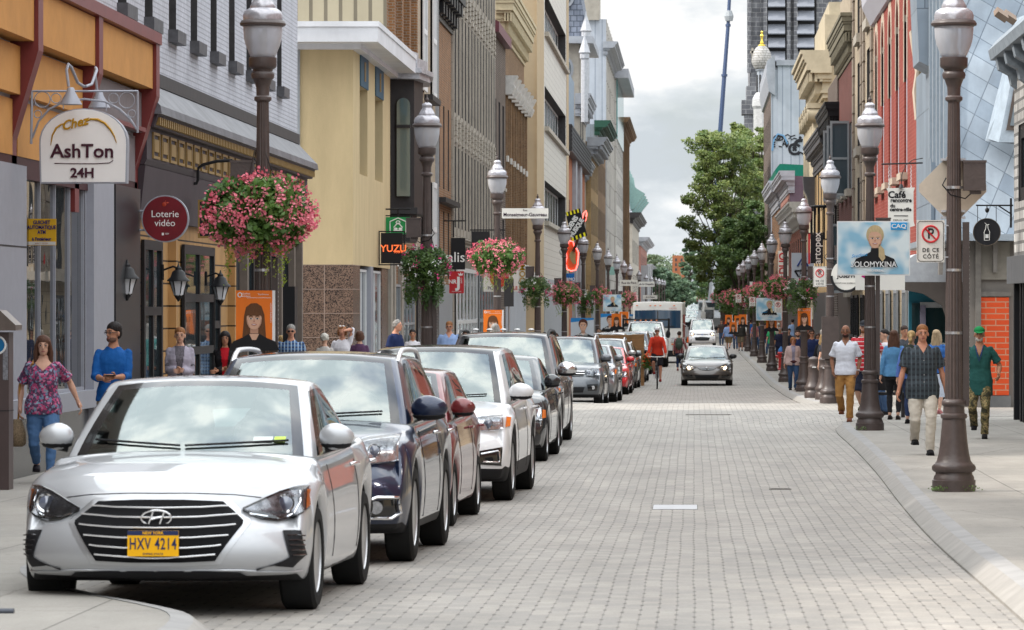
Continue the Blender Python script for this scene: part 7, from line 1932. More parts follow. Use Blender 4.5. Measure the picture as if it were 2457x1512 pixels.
t=board('tavern_plaque','small black and gold plaque under the tavern sign','shop sign',PX(514,66),66,PZ(565,66),.24,.16,GOLD,.05); MB().box(-.09,.09,-.008,0,-.05,.05).build('plaque_inset',BLACK,t)
for i,(px,py,X) in enumerate(((305,675,-7.86),(428,680,-7.62),(529,693,-7.62))):
    Y=YF(px,X) ; z=PZ(py,Y)
    t=thing('wall_lantern',['black wall lantern beside the black doorway, left of three','black wall lantern over the tavern window, middle of three','black wall lantern on the timber cladding, right of three'][i],'wall lamp',(X,Y,z),0,'black wall lanterns')
    MB().lathe([(.045,-.19),(.07,-.17),(.125,.03),(.12,.04)],6).build('lantern_glass',M('opal_glass',(.62,.64,.68),.3,var=0),t)
    mb=MB(); mb.lathe([(.01,-.27),(.03,-.235),(.05,-.21),(.055,-.185)],10); mb.lathe([(.17,.03),(.165,.05),(.12,.09),(.09,.17),(.05,.2),(.045,.23),(.02,.25),(.006,.30)],14)
    for a in range(6): mb.tube([(.055*math.cos(R(60*a)),.055*math.sin(R(60*a)),-.185),(.13*math.cos(R(60*a)),.13*math.sin(R(60*a)),.035)],.010,4)
    mb.build('lantern_frame',BLACK,t,smooth=40)
    mb=MB(); mb.tube([(0,0,.22),(-.08,.02,.25),(-.22,.04,.20)],.016,6); mb.tube([(-.24,.04,.05),(-.24,.04,.28)],.022,6); mb.build('arm',BLACK,t,smooth=60)
def hang(label,px0,py0,px1,py1,Y,mat,words=(),name='hanging_sign',frame=None,arm=None,yaw=0):
    w_=(px1-px0)*Y/FPX; h=(py1-py0)*Y/FPX
    t=board(name,label,'shop sign',PX((px0+px1)/2,Y),Y,PZ((py0+py1)/2,Y),w_,h,mat,.06)
    for (body,dx,dz,size,m_,kw) in words: text(t,body,dx*w_,-.006,dz*h,size,m_,'sign_words',**dict(dict(ext=.003),**kw))
    if frame is not None:
        mb=MB(); 
        for q4 in ((-w_/2-.06,-w_/2-.03,-h/2-.05,h/2+.05),(w_/2+.03,w_/2+.06,-h/2-.05,h/2+.05),(-w_/2-.03,w_/2+.03,h/2+.02,h/2+.05),(-w_/2-.03,w_/2+.03,-h/2-.05,-h/2-.02)): mb.box(q4[0],q4[1],.01,.04,q4[2],q4[3])
        mb.build('frame',frame,t)
    if arm:
        mb=MB(); 
        for P in arm: mb.tube([(PX(a,Y)-t.location.x,.03,PZ(b,Y)-t.location.z) for a,b in P],.022,6)
        mb.build('arm',BLACK,t,smooth=60)
    return t
GRN=M('sign_green',S(10,140,72,1.1),.4,var=0)
t=hang('green sign with a white beehive and house emblem on a black arm',926,521,984,562,99.5,GRN,frame=BLACK,arm=[[(873,590),(873,502),(985,502)],[(873,540),(880,520),(900,508),(925,503)],[(955,503),(955,521)]])
w_=.6; mb=MB()
for P in ([(-.2,.0),(-.2,.1),(0,.19),(.2,.1),(.2,0)],[(-.2,0),(-.2,-.17)],[(.2,0),(.2,-.17)],[(-.11,-.12),(.11,-.12)],[(-.11,-.05),(-.05,.02),(0,.07),(.05,.02),(.11,-.05)]): mb.tube([(a,-.01,b) for a,b in P],.014,5)
mb.tube([(.05*math.cos(R(a)),-.01,.08+.04*math.sin(R(a))) for a in range(0,361,30)],.012,5); mb.ell((-.06,-.01,-.08),(.05,.012,.03),8,5); mb.ell((.06,-.01,-.08),(.05,.012,.03),8,5); mb.build('white_emblem',WHITE,t)
hang('black sushi restaurant sign with orange letters beside the second left basket',914,559,966,632,97.0,BLACK,[('YUZU',.08,-.02,.24,M('neon_orange',S(240,90,40,1.0),.4,emit=(1,.2,.05),es=.5),dict(off=.003,sx=1.0)),('SUSHI',.3,-.13,.08,M('neon_orange'),{})],frame=BLACK)
hang('black square shop sign with white lettering behind the second left basket',1082,571,1116,647,116,BLACK,[('alis',-.12,-.12,.42,WHITE,dict(off=.002))],arm=[[(1064,530),(1118,530)],[(1088,530),(1088,570)]])
t=hang('red jeans shop sign with a crowned white letter',1078,651,1113,704,118,M('jeans_red',S(190,36,44,1.1),.4,var=0),[('NR',-.28,.02,.17,WHITE,dict(off=.005)),('J',.13,-.02,.42,WHITE,dict(off=.02)),('JEANS',.33,.08,.06,WHITE,dict(rot=90)),('MONTREAL JEANS',0,-.42,.035,WHITE,{})])
mb=MB(); mb.poly([(.07,.20),(.17,.20),(.20,.28),(.15,.24),(.12,.30),(.09,.24),(.04,.28)],-.01,-.002); mb.build('crown_mark',WHITE,t)
hang('plain dark sign board left of the third left lamp post',1131,555,1175,640,125,M('dark_board',(.03,.03,.032),.5),[],arm=[[(1128,552),(1212,552)]])
t=hang('white poutine restaurant sign with a red disc and a fork',1160,640,1244,700,124,M('sign_white'),[('POUTINE',-.12,-.36,.15,FR_D,dict(sx=.9)),('VILLE',.33,-.36,.15,M('sign_red'),dict(off=.004,sx=.9))])
mb=MB(); mb.disc((-.05,-.02,.05),.3,.3,.02,28); mb.build('red_disc',M('sign_red'),t); mb=MB(); mb.tube([(.32,-.02,-.12),(.32,-.02,.2)],.015,5); mb.ell((.32,-.02,.2),(.04,.01,.08),8,6); mb.build('spoon_mark',FR_D,t)
hang('white vertical sign with yellow letters above the fourth left basket',1246,640,1262,688,150,M('sign_white'),[('ZOOM',0,0,.3,M('sign_mustard'),dict(rot=90,off=.006))])
t=thing('music_shop_sign','tilted black diamond music shop sign with yellow hazard stripes','shop sign',(PX(1382,152),152,PZ(541,152)))
kk=152/FPX
def q5(px,py): return ((px-1382)*kk,(541-py)*kk)
pl=[q5(1358,502),q5(1396,500),q5(1407,566),q5(1371,579)]
MB().poly([q5(1357,510),q5(1391,500),q5(1409,565),q5(1372,579)],0,.3).build('board',BLACK,t)
YS_=M('hazard_yellow',S(245,225,20,1.0),.4,var=0); mb=MB()
for i in range(4):
    f0,f1=(i+.15)/4,(i+.6)/4; a=(1357+34*f0,510-10*f0); b=(1357+34*f1,510-10*f1); mb.poly([q5(*a),q5(*b),q5(b[0]+2.2,b[1]+9),q5(a[0]+2.2,a[1]+9)],-.01,0)
    a=(1372+37*f0,579-14*f0); b=(1372+37*f1,579-14*f1); mb.poly([q5(*a),q5(*b),q5(b[0]-2.2,b[1]-9),q5(a[0]-2.2,a[1]-9)],-.01,0)
mb.build('hazard_stripe',YS_,t)
text(t,'DENIS',*((q5(1374,535)[0],-.01,q5(1374,535)[1])),.25,WHITE,'sign_words',rot=57,ext=.006,off=.012,sx=.85); text(t,'MUSIQUE',*((q5(1384,547)[0],-.01,q5(1384,547)[1])),.24,WHITE,'sign_words',rot=57,ext=.006,off=.012,sx=.8)
t=thing('neon_guitar','giant orange guitar sign outlined in lit red neon','neon sign',(PX(1377,154),154,PZ(620,154)))
kk=154/FPX
def q6(px,py): return ((px-1377)*kk,(620-py)*kk)
bd=[(1366,578),(1375,580),(1378,592),(1384,598),(1388,606),(1387,620),(1386,634),(1381,648),(1370,650),(1361,646),(1357,632),(1360,618),(1358,606),(1361,590)]
MB().poly([q6(*p) for p in bd],0,.25).build('guitar_body',M('guitar_orange',S(214,90,40,1.0),.4,var=.2,scale=2),t)
MB().tube([(q6(*p)[0],-.02,q6(*p)[1]) for p in bd+bd[:1]],.03,6).build('neon_tube',M('neon_red',(1,.2,.15),.4,emit=(1.0,.12,.10),es=2.2),t)
MB().poly([q6(*p) for p in ((1368,606),(1377,600),(1381,610),(1380,622),(1384,632),(1376,634),(1370,626),(1366,616))],-.02,0).build('pick_guard',M('guitar_tan',S(190,170,120),.5),t)
mb=MB(); mb.tube([(q6(1376,604)[0],-.03,q6(1376,604)[1]),(q6(1404,520)[0],-.03,q6(1404,520)[1])],.06,6); mb.build('guitar_neck',M('neck_dark',S(90,50,35),.5),t)
hd=[(1398,526),(1400,512),(1406,506),(1408,514),(1405,528),(1401,536)]; mb=MB(); mb.tube([(q6(*p)[0],-.02,q6(*p)[1]) for p in hd+hd[:1]],.025,6); mb.build('neon_headstock',M('neon_red'),t)
hang('blue bank sign below the neon guitar',1357,656,1378,674,156,M('bank_blue',S(0,110,190,1.1),.4,var=0),[('BMO',.1,-.3,.16,WHITE,dict(off=.004))])
t=hang('small white globe lamp on the fifth left lamp post',1347,604,1348,605,140,WHITE,name='globe_lamp'); 
MB().ell((.05,0,0),(.14,.14,.14),14,10).build('globe',WHITE,t,smooth=80); t['category']='globe lamp'
Yc=79.0
t=thing('cafe_sign','white scroll-edged café sign hanging on chains from a black rod','shop sign',(PX(2161,Yc),Yc,PZ(500,Yc)))
kk=Yc/FPX
def q7(px,py): return ((px-2161)*kk,(500-py)*kk)
MB().poly([q7(*p) for p in ((2127,452),(2195,450),(2192,460),(2192,530),(2195,542),(2185,545),(2137,545),(2128,541),(2131,530),(2131,460))],0,.04).build('board',M('sign_white'),t)
text(t,'Café',*((q7(2152,468)[0],-.003,q7(0,468)[1])),.19,INK,'sign_words',ext=.002,off=.006); text(t,'rencontre',*((q7(2162,481)[0],-.003,q7(0,481)[1])),.115,INK,'sign_words',ext=.002,off=.004,sx=.9)
text(t,'du',*((q7(2142,494)[0],-.003,q7(0,494)[1])),.10,INK,'sign_words',ext=.002,off=.004); text(t,'centre-ville',*((q7(2161,503)[0],-.003,q7(0,503)[1])),.10,INK,'sign_words',ext=.002,off=.004,sx=.95)
text(t,'DEPUIS 1987',*((q7(2161,529)[0],-.003,q7(0,529)[1])),.055,INK,'sign_words',ext=.001); a,b=q7(2145,517),q7(2179,519); MB().box(a[0],b[0],-.004,0,b[1],a[1]).build('rule_line',INK,t)
mb=MB(); mb.tube([(q7(2115,394)[0],.02,q7(0,394)[1]),(q7(2214,391)[0],.02,q7(0,391)[1])],.018,6); mb.build('rod',BLACK,t)
for px in (2133,2186):
    mb=MB()
    for i in range(12): z0_=396+i*4.6; mb.tube([(q7(px+(.8 if i % 2 else -.8),z0_)[0],.02,q7(0,z0_)[1]),(q7(px+(-.8 if i % 2 else .8),z0_+4.6)[0],.02,q7(0,z0_+4.6)[1])],.008,4)
    mb.build('chain',STEEL,t)
mb=MB(); mb.tube([(q7(*p)[0],-.05,q7(*p)[1]) for p in ((2214,380),(2190,384),(2174,396),(2164,418),(2162,442))],.010,6); mb.lathe([(.02,.05),(.035,.03),(.05,-.02),(.06,-.03)],12,(q7(2162,448)[0],-.05,q7(0,448)[1])); mb.build('spot_lamp',BLACK,t,smooth=60)
Yb=72.5
t=thing('bottle_sign','round black hanging sign with a white bottle drawing near the right edge','shop sign',(PX(2368,Yb),Yb,PZ(557,Yb)))
MB().disc((0,0,0),.255,.255,.05,36).build('disc',M('chalk_black',(.02,.02,.024),.5,var=0),t,smooth=40)
mb=MB(); mb.tube([(.25*math.cos(R(a)),-.002,.25*math.sin(R(a))) for a in range(0,361,12)],.007,5); mb.build('rim',M('rim_brown',(.1,.08,.06),.5),t)
mb=MB(); P=[(-.045,-.15),(-.05,.0),(-.02,.07),(-.015,.13),(.015,.13),(.02,.07),(.05,.0),(.045,-.15),(-.045,-.15)]; mb.tube([(a,-.006,b) for a,b in P],.006,5); mb.tube([(-.04,-.006,.17),(0,-.006,.13),(.04,-.006,.14)],.006,5); mb.box(-.03,.03,-.008,-.002,-.11,-.04); mb.build('bottle_drawing',WHITE,t)
mb=MB(); k7=Yb/FPX; mb.tube([(-.2,0,(557-493)*k7),(.48,0,(557-493)*k7)],.016,6); mb.tube([(.46,0,.32),(.2,0,.49)],.014,6); mb.tube([(.44,0,.08),(.44,0,.62)],.02,6); mb.tube([(-.17,0,.19),(-.17,0,.49)],.006,4); mb.tube([(.17,0,.19),(.17,0,.49)],.006,4); mb.ell((.0,-.06,.40),(.04,.05,.05),8,6); mb.tube([(0,0,.49),(0,-.04,.40)],.012,5); mb.build('arm',BLACK,t,smooth=50)
t=thing('round_pub_sign','white round sign with black ring partly behind the large blue poster','shop sign',(PX(2030,86),86,PZ(662,86)))
MB().disc((0,0,0),.32,.34,.06,32).build('disc',M('sign_white'),t); mb=MB(); mb.tube([(.32*math.cos(R(a)),-.004,.34*math.sin(R(a))) for a in range(180,361,12)],.03,6); mb.build('ring',INK,t); text(t,'JOSEPH',0,-.004,.0,.13,INK,'sign_words',off=.005,ext=.002,sx=.9); text(t,'DOWNTOWN QUEBEC CITY',0,-.004,-.16,.04,INK,'sign_words',ext=.001)
t=board('leaf_sign','white sign with a magenta leaf mark under the large blue poster','shop sign',PX(2112,80),80,PZ(676,80),1.0,.34,M('sign_white'),.04); mb=MB(); mb.poly([(-.36,.17),(-.12,.17),(-.14,.08),(-.22,.0),(-.3,.06),(-.38,.1)],-.006,0); mb.build('leaf_mark',M('magenta',S(190,30,120),.5,var=0),t)
hang('tall black vertical banner reading artopex between two right lamp posts',1945,562,1975,632,118,BLACK,[('artopex',.05,.02,.30,M('sign_white'),dict(rot=90,off=.002,sx=1))],arm=[[(1938,560),(1980,560)]])
MB().box(-.26,-.2,-.01,.0,-.45,.45).build('red_edge',M('sign_red'),[o for o in COL.objects if o.name.startswith('hanging_sign')][-1])
t=hang('pale sign with blue and black angular emblem behind the right baskets',1899,607,1953,690,150,M('sign_pale_blue',S(205,212,222),.5,var=.03),[('L AMARANTE',.1,-.0,.07,INK,{})])
mb=MB(); 
for P in ([(-.2,.05),(.0,.4),(.2,.05)],[(-.05,.1),(.12,.38)]): mb.tube([(a,-.01,b+.1) for a,b in P],.035,5)
mb.build('blue_mark',M('mark_blue',S(40,70,150),.4,var=0),t); mb=MB(); mb.tube([(-.3,-.01,-.02),(.3,-.01,-.02),(.1,-.01,-.35),(-.1,-.01,-.35),(-.3,-.01,-.02)],.035,5); mb.build('black_mark',INK,t)
hang('white banner with red letters further down the right side',1867,602,1892,662,175,M('sign_white'),[('DUO',-.05,0,.42,M('sign_red'),dict(rot=90,off=.012)),('shop',.34,.1,.2,INK,dict(rot=90))])
hang('tiny pale banner with a red mark between the far right baskets',1799,676,1806,702,215,M('sign_white'),[('E',.1,-.1,.2,M('sign_red'),dict(off=.01))])
hang('small blue bus banner numbered 320 beside the crane',1684,655,1698,672,380,M('bus_blue',S(20,70,160),.4,var=0),[('320',0,0,.45,WHITE,dict(off=.01))],arm=[[(1684,600),(1684,700)]])
hang('small green canopy sign far down the left row',1505-50,640,1475,660,230,M('green_canopy',S(150,190,180),.5),[])
t=thing('fire_hydrant','red fire hydrant with blue cap between the right lamp posts','fire hydrant',(PX(1874,160),160,gs(160)))
MB().lathe([(.16,0),(.16,.05),(.11,.08),(.11,.62),(.15,.65),(.15,.7),(.11,.74)],16).build('barrel',M('hydrant_red',(.5,.03,.03),.4,var=.05),t,smooth=40); MB().lathe([(.12,.74),(.11,.84),(.05,.9),(.03,.95)],14).build('cap',M('hydrant_blue',(.04,.2,.55),.4),t,smooth=60)
mb=MB(); mb.tube([(-.22,0,.55),(.22,0,.55)],.06,10); mb.build('nozzle',M('hydrant_red'),t)
Yp=43.3
t=thing('pay_station','brown parking pay station with slanted lid and blue round mark at the left edge','parking meter',(PX(8,Yp),Yp,gs(Yp)))
BPT=M('pay_brown',S(96,80,78),.4,.2,var=.08)
MB().box(-.22,.085,-.14,.14,0,1.72).build('cabinet',BPT,t); mb=MB(); mb.prism([(-.3,1.98),(.0,1.96),(.17,1.80),(.17,1.74),(-.3,1.74)],lambda p,q,a: (p,a,q),-.22,.2); mb.build('lid',M('pay_lid',S(130,116,108),.35,.3,var=.2),t)
MB().disc((-.045,-.15,1.58),.088,.088,.01,24).build('blue_disc',M('mark_cyan',S(0,120,180),.4,var=0),t); MB().tube([(-.045+.095*math.cos(R(a)),-.15,1.58+.095*math.sin(R(a))) for a in range(0,361,20)],.012,6).build('white_ring',WHITE,t)
mb=MB(); mb.box(.02,.075,-.146,-.14,1.2,1.6); mb.build('front_panel',M('panel_grey',(.2,.2,.22),.4,var=.5,scale=30),t)
MB().box(-.225,.09,-.145,.145,.86,.87).build('seam',DARK,t)
t=thing('bike_rack','dark steel tube ends of a low rack in the bottom left corner','bike rack',(PX(0,22.6),22.6,PZ(1475,22.6)))
mb=MB(); mb.tube([(-.5,0,.016),(.08,0,.016)],.021,12); mb.tube([(-.5,-.1,-.015),(.035,-.1,-.015)],.021,12); mb.tube([(-.5,0,.03),(-.5,0,-.22)],.02,8); mb.tube([(-.45,-.1,0),(-.45,-.1,-.22)],.02,8); mb.build('tubes',M('gunmetal',(.06,.065,.08),.35,.5,var=.1),t,smooth=50)
t=thing('street_bench','dark steel bench behind the second right lamp post','bench',(3.5,74.6,gs(74.6)))
MB().box(-.3,.5,0,.5,.42,.47).build('seat',DARK,t); MB().box(-.3,.5,.45,.5,.5,.85).build('backrest',DARK,t)
for x in (-.25,.42): MB().box(x,x+.06,.05,.45,0,.42).build('leg',DARK,t)
t=board('parking_notice','small round black road sign backs behind the third left lamp post','road sign',PX(1221,106),106,PZ(702,106),.26,.75,FR_D,.01); MB().tube([(0,.03,-2.4),(0,.03,.3)],.025,8).build('pole',STEEL,t)
# people
def skinm(name,r,g_,b): return M(name,S(r,g_,b,1.25),.55,var=.06,scale=20)
SK={'light': skinm('skin_light',214,168,144),'tan': skinm('skin_tan',188,136,108),'brown': skinm('skin_brown',150,104,80),'red': skinm('skin_ruddy',206,148,122)}
LIPM=M('lips',S(165,95,90),.5,var=0); EYEW=M('eye_white',(.32,.30,.29),.3,var=0); EYED=M('eye_dark',(.03,.02,.02),.2,var=0)
def cloth(name,r=99,g_=99,b=99,k=1.3,var=.14,sc=9): return M(name,S(r,g_,b,k),.85,var=var,scale=sc,bump=1.0,bscale=7,stretch=(1,1,.7))
def hairm(name,r,g_,b): return M(name,S(r,g_,b,1.3),.6,var=.35,scale=28,stretch=(1.6,1.6,.35),bump=.4,bscale=50)
HR={'brown': hairm('brown_hair',92,62,48),'black': hairm('black_hair',36,30,30),'blond': hairm('blond_hair',205,170,118),'grey': hairm('grey_hair',150,146,142),'white': hairm('white_hair',215,210,200),'dark': hairm('dark_brown_hair',58,42,36),'auburn': hairm('auburn_hair',150,100,60),'ash': hairm('ash_blond_hair',170,148,118)}
def floral():
    m,nt,b=_new('floral_blouse'); N,LK=nt.nodes.new,nt.links.new
    tc=N('ShaderNodeTexCoord'); vo=N('ShaderNodeTexVoronoi'); vo.inputs['Scale'].default_value=42; LK(tc.outputs['Object'],vo.inputs[0])
    sp=N('ShaderNodeSeparateColor'); LK(vo.outputs['Color'],sp.inputs[0]); cr=N('ShaderNodeValToRGB'); cr.color_ramp.interpolation='CONSTANT'
    e=cr.color_ramp.elements; e[0].color=(*S(96,62,96),1); e[1].position=.3; e[1].color=(*S(190,70,120),1)
    for p_,c_ in ((.5,(120,140,170)),(.65,(90,50,80)),(.8,(210,120,160)),(.9,(150,170,190))): q=e.new(p_); q.color=(*S(*c_),1)
    LK(sp.outputs[0],cr.inputs[0]); LK(cr.outputs[0],b.inputs['Base Color']); b.inputs['Roughness'].default_value=.85
    return m
def banded(name,c1,c2,period,duty,axis=2,c3=None,p3=None,ax3=0,mixn=0):
    m,nt,b=_new(name); N,LK=nt.nodes.new,nt.links.new
    tc=N('ShaderNodeTexCoord'); sp=N('ShaderNodeSeparateXYZ'); LK(tc.outputs['Object'],sp.inputs[0])
    def band(ax,per,du):
        a=N('ShaderNodeMath'); a.operation='DIVIDE'; LK(sp.outputs[ax],a.inputs[0]); a.inputs[1].default_value=per
        f=N('ShaderNodeMath'); f.operation='FRACT'; LK(a.outputs[0],f.inputs[0]); l=N('ShaderNodeMath'); l.operation='LESS_THAN'; LK(f.outputs[0],l.inputs[0]); l.inputs[1].default_value=du; return l.outputs[0]
    mx=N('ShaderNodeMix'); mx.data_type='RGBA'; LK(band(axis,period,duty),mx.inputs[0]); mx.inputs[6].default_value=(*c1,1); mx.inputs[7].default_value=(*c2,1); o=mx.outputs[2]
    if c3: m2=N('ShaderNodeMix'); m2.data_type='RGBA'; LK(band(ax3,p3,.3),m2.inputs[0]); LK(o,m2.inputs[6]); m2.inputs[7].default_value=(*c3,1); o=m2.outputs[2]
    LK(o,b.inputs['Base Color']); b.inputs['Roughness'].default_value=.85; return m
FLOR=floral()
STRP=banded('red_white_striped',S(200,35,50),S(225,215,215),.075,.18)
PLD=banded('dark_plaid',S(52,62,70),S(34,40,48),.07,.4,2,S(74,86,94),.055,0)
PLR=banded('red_plaid',S(150,50,55),S(70,40,50),.09,.4,2,S(200,150,150),.08,0)
PLB=banded('blue_plaid',S(70,110,160),S(30,50,90),.06,.4,2,S(170,190,210),.06,0)
def camo():
    m,nt,b=_new('camouflage'); N,LK=nt.nodes.new,nt.links.new
    tc=N('ShaderNodeTexCoord'); nz=N('ShaderNodeTexNoise'); nz.inputs['Scale'].default_value=11; nz.inputs['Detail'].default_value=3; LK(tc.outputs['Object'],nz.inputs[0])
    cr=N('ShaderNodeValToRGB'); cr.color_ramp.interpolation='CONSTANT'; e=cr.color_ramp.elements; e[0].color=(*S(60,58,40),1); e[1].position=.44; e[1].color=(*S(128,112,72),1)
    for p_,c_ in ((.5,(92,92,60)),(.55,(170,150,105)),(.62,(84,72,48))): q=e.new(p_); q.color=(*S(*c_),1)
    LK(nz.outputs[0],cr.inputs[0]); LK(cr.outputs[0],b.inputs['Base Color']); b.inputs['Roughness'].default_value=.9; return m
CAMO=camo()
def ik(A,B,la,lb,pole):
    A,B=Vector(A),Vector(B); d=B-A; L=min(d.length,(la+lb)*.999); d.normalize(); B2=A+d*L
    x=(la*la-lb*lb+L*L)/(2*L); h=math.sqrt(max(0,la*la-x*x)); p=Vector(pole)-d*Vector(pole).dot(d); p.normalize()
    return A+d*x+p*h,B2
def rings(mb,R_,n=16):      # R_: (cx, cy, z, rx, ry)
    o=len(mb.v)
    for cx,cy,z,rx,ry in R_:
        for i in range(n):
            a=2*math.pi*i/n; c,s=math.cos(a),math.sin(a)
            mb.v.append((cx+rx*math.copysign(abs(c)**.85,c),cy+ry*math.copysign(abs(s)**.9,s),z))
    L=len(R_)
    for j in range(L-1):
        for i in range(n): k=(i+1) % n; mb.f.append((o+j*n+i,o+j*n+k,o+(j+1)*n+k,o+(j+1)*n+i)); mb.m.append(0)
    mb.f.append(tuple(o+i for i in range(n))[::-1]); mb.f.append(tuple(o+(L-1)*n+i for i in range(n))); mb.m += [0,0]
def remesh(mb,vox,name,mats,parent,smooth=3,fold=0,seed=0,cut=None,tail=None):
    me=mb.mesh('tmp',mats)
    mods=[('REMESH',dict(mode='VOXEL',voxel_size=vox,use_smooth_shade=True))]+([('SMOOTH',dict(iterations=smooth,factor=.5))] if smooth else [])
    m2=evaluated(me,mods); bpy.data.meshes.remove(me)
    m2.name=name
    if not m2.materials:
        for q in (mats if isinstance(mats,(list,tuple)) else [mats]): m2.materials.append(q)
    if fold:
        nr=[v.normal.copy() for v in m2.vertices]
        for v,nn in zip(m2.vertices,nr):
            c=v.co; q=noise.noise(Vector((c.x*9+seed,c.y*9,c.z*14)))*.7+noise.noise(Vector((c.x*22,c.y*22+seed,c.z*30)))*.35
            v.co=c+nn*(q*fold)
    if cut or tail:
        bm=bmesh.new(); bm.from_mesh(m2)
        if cut: bmesh.ops.delete(bm,geom=[f for f in bm.faces if cut(f.calc_center_median())],context='FACES')
        if tail:
            t_=bpy.data.meshes.new('x'); t_.from_pydata(tail.v,[],tail.f); bm.from_mesh(t_); bpy.data.meshes.remove(t_)
        bm.to_mesh(m2); bm.free()
    m2.polygons.foreach_set('use_smooth',[True]*len(m2.polygons))
    ob=bpy.data.objects.new(name,m2); COL.objects.link(ob); ob.parent=parent
    return ob
def person(label,X,Y,h=1.75,face=0,sex='m',skin='light',hair='brown',style='short',top=None,sleeve='short',bottom=None,legs='long',shoes=None,fat=1.0,
           step=.0,lw=None,rw=None,lean=0,vox=.012,hem=.0,z=None,headturn=0,hat=None,glasses=None,beard=None,neck=None,look=0,group='people walking on the pavements',jacket=None,
           lean_head=0,crop=None,la=None,ra=None,inner=None):
    Zg=gs(Y) if z is None else z
    t=thing('person',label,'person',(X,Y,Zg),face,group); k=h/1.75; f=fat; fem=sex == 'f'
    sw=(.162 if not fem else .143)*min(f,1.15); hw=.088
    seed=(hash_(label) % 1000)
    drop=.0
    La=la or (hw*.95,-step*.5,.085); Ra=ra or (-hw*.95,step*.5+(.04 if step else 0),.085+(.13 if step > .25 else .0))
    if step: drop=.018+step*.03
    hip=.915-drop
    LK_,La=ik((hw,0,hip),La,.435,.415,(0.08,-1,0)); RK_,Ra=ik((-hw,0,hip),Ra,.435,.415,(-.08,-1,0))
    sh=1.405-drop; ly=-lean
    LS,RS=Vector((sw,ly,sh)),Vector((-sw,ly,sh))
    lw=lw or (sw+.10+.04*(f-1)*4,.03+step*.28,.84); rw=rw or (-sw-.10-.04*(f-1)*4,.03-step*.28,.84)
    lw=(lw[0],lw[1],lw[2]-drop); rw=(rw[0],rw[1],rw[2]-drop)
    LE,LW=ik(LS,lw,.285,.255,(.5,.9,-.35)); RE,RW=ik(RS,rw,.285,.255,(-.5,.9,-.35))
    b=MB(); F_=f
    def torso(mb,e=0,z0=.84,z1=1.52,bust=0):
        T=[(0,0,.84,.15,.105),(0,.005,.93,.168,.118),(0,0,1.0,.155,.108),(0,0,1.08,.138 if not fem else .122,.10),(0,-.005,1.18,.150 if not fem else .132,.108),(0,-.005,1.28,.168 if not fem else .148,.118+(.012 if fem else 0)),(0,0,1.36,.170 if not fem else .148,.112),(0,.0,1.41,.140 if not fem else .12,.090),(0,.005,1.45,.092,.072),(0,.01,1.49,.062,.062),(0,.008,1.52,.055,.058)]
        R_=[]
        for cx,cy,z_,rx,ry in T:
            if z0-.001 <= z_ <= z1:
                bel=1+(F_-1)*(1.5 if .9 < z_ < 1.25 else .7)
                fr=(z_-.9)/.55; R_.append((cx,cy+ly*max(0,min(1,fr))-(bel-1)*.05,z_-drop,rx*bel+e,ry*bel+e))
        rings(mb,R_)
    torso(b)
    hx,hy,hz=0,ly-.015-lean_head,1.635-drop
    b.tube([(0,ly*.95+.01,1.44-drop),(0,ly+.005,1.50-drop),(hx,hy+.025,1.58-drop)],[.062,.054 if not fem else .046,.052 if not fem else .046],12)
    ct,st=math.cos(R(headturn)),math.sin(R(headturn))
    def hp(x,y,z_): 
        z2=z_-(y*-1)*look*.5; return (hx+x*ct-y*st,hy+x*st+y*ct,hz+z2)
    HM=Matrix.Rotation(R(headturn),3,'Z')
    b.ell(hp(0,.012,.028),(.074,.093,.088),18,12,rot=HM); b.ell(hp(0,-.022,-.045),(.056,.062,.068),14,10,rot=HM); b.ell(hp(0,-.045,-.085),(.034,.036,.027),10,8,rot=HM)
    b.ell(hp(0,-.048,.01),(.06,.04,.05),12,8,rot=HM)
    b.tube([hp(0,-.082,.012),hp(0,-.098,-.018),hp(0,-.106,-.032)],[.008,.011,.013],8)
    for s in (-1,1): b.ell(hp(s*.077,.008,-.012),(.012,.018,.03),8,6,rot=HM)
    for s,S0,E,W_ in ((1,LS,LE,LW),(-1,RS,RE,RW)):
        b.tube([S0+Vector((-s*.04,0,.0)),S0+(E-S0)*.12,S0+(E-S0)*.45,E,E+(W_-E)*.3,E+(W_-E)*.8,W_],[.030*F_,.038*F_,.042*F_,.036,.041,.027,.025],12)
        b.ell(tuple(S0),(.036*F_,)*3,12,8)
    for H0,K_,A_ in (((hw,0,hip),LK_,La),((-hw,0,hip),RK_,Ra)):
        H0=Vector(H0); b.tube([H0+Vector((0,0,.04)),H0+(K_-H0)*.25,H0+(K_-H0)*.65,K_,K_+(A_-K_)*.28+Vector((0,.012,0)),K_+(A_-K_)*.75,A_],[.088*F_,.086*F_,.066,.052,.056,.038,.034],12)
        b.tube([A_+Vector((0,.045,-.045)),A_+Vector((0,0,-.04)),A_+Vector((0,-.1,-.058)),A_+Vector((0,-.155,-.066))],[.03,.038,(.042,.026),(.034,.016)],10)
    tail=MB()
    for s,E,W_ in ((1,LE,LW),(-1,RE,RW)):
        d=(W_-E).normalized(); side=Vector((0,-1,0)) if abs(d.y) < .75 else Vector((0,0,1))
        side=(side-d*side.dot(d)).normalized(); nrm=d.cross(side)*s
        b.tube([W_-d*.01,W_+d*.03,W_+d*.075],[(.026,.02),(.036,.016),(.038,.014)] if False else [.024,.029,.027],10)
        P0=W_+d*.075
        curl=-nrm if nrm.x*s > 0 else nrm
        for i,(off,L_) in enumerate(((-.026,.060),(-.009,.072),(.009,.075),(.026,.066))):
            a=P0+side*off; p1=a+d*L_*.5+curl*.006; p2=p1+d*L_*.3+curl*(.016+.004*i); p3=p2+d*L_*.14+curl*.020
            tail.tube([a-d*.015,p1,p2,p3],[.0095,.0088,.0078,.005],6)
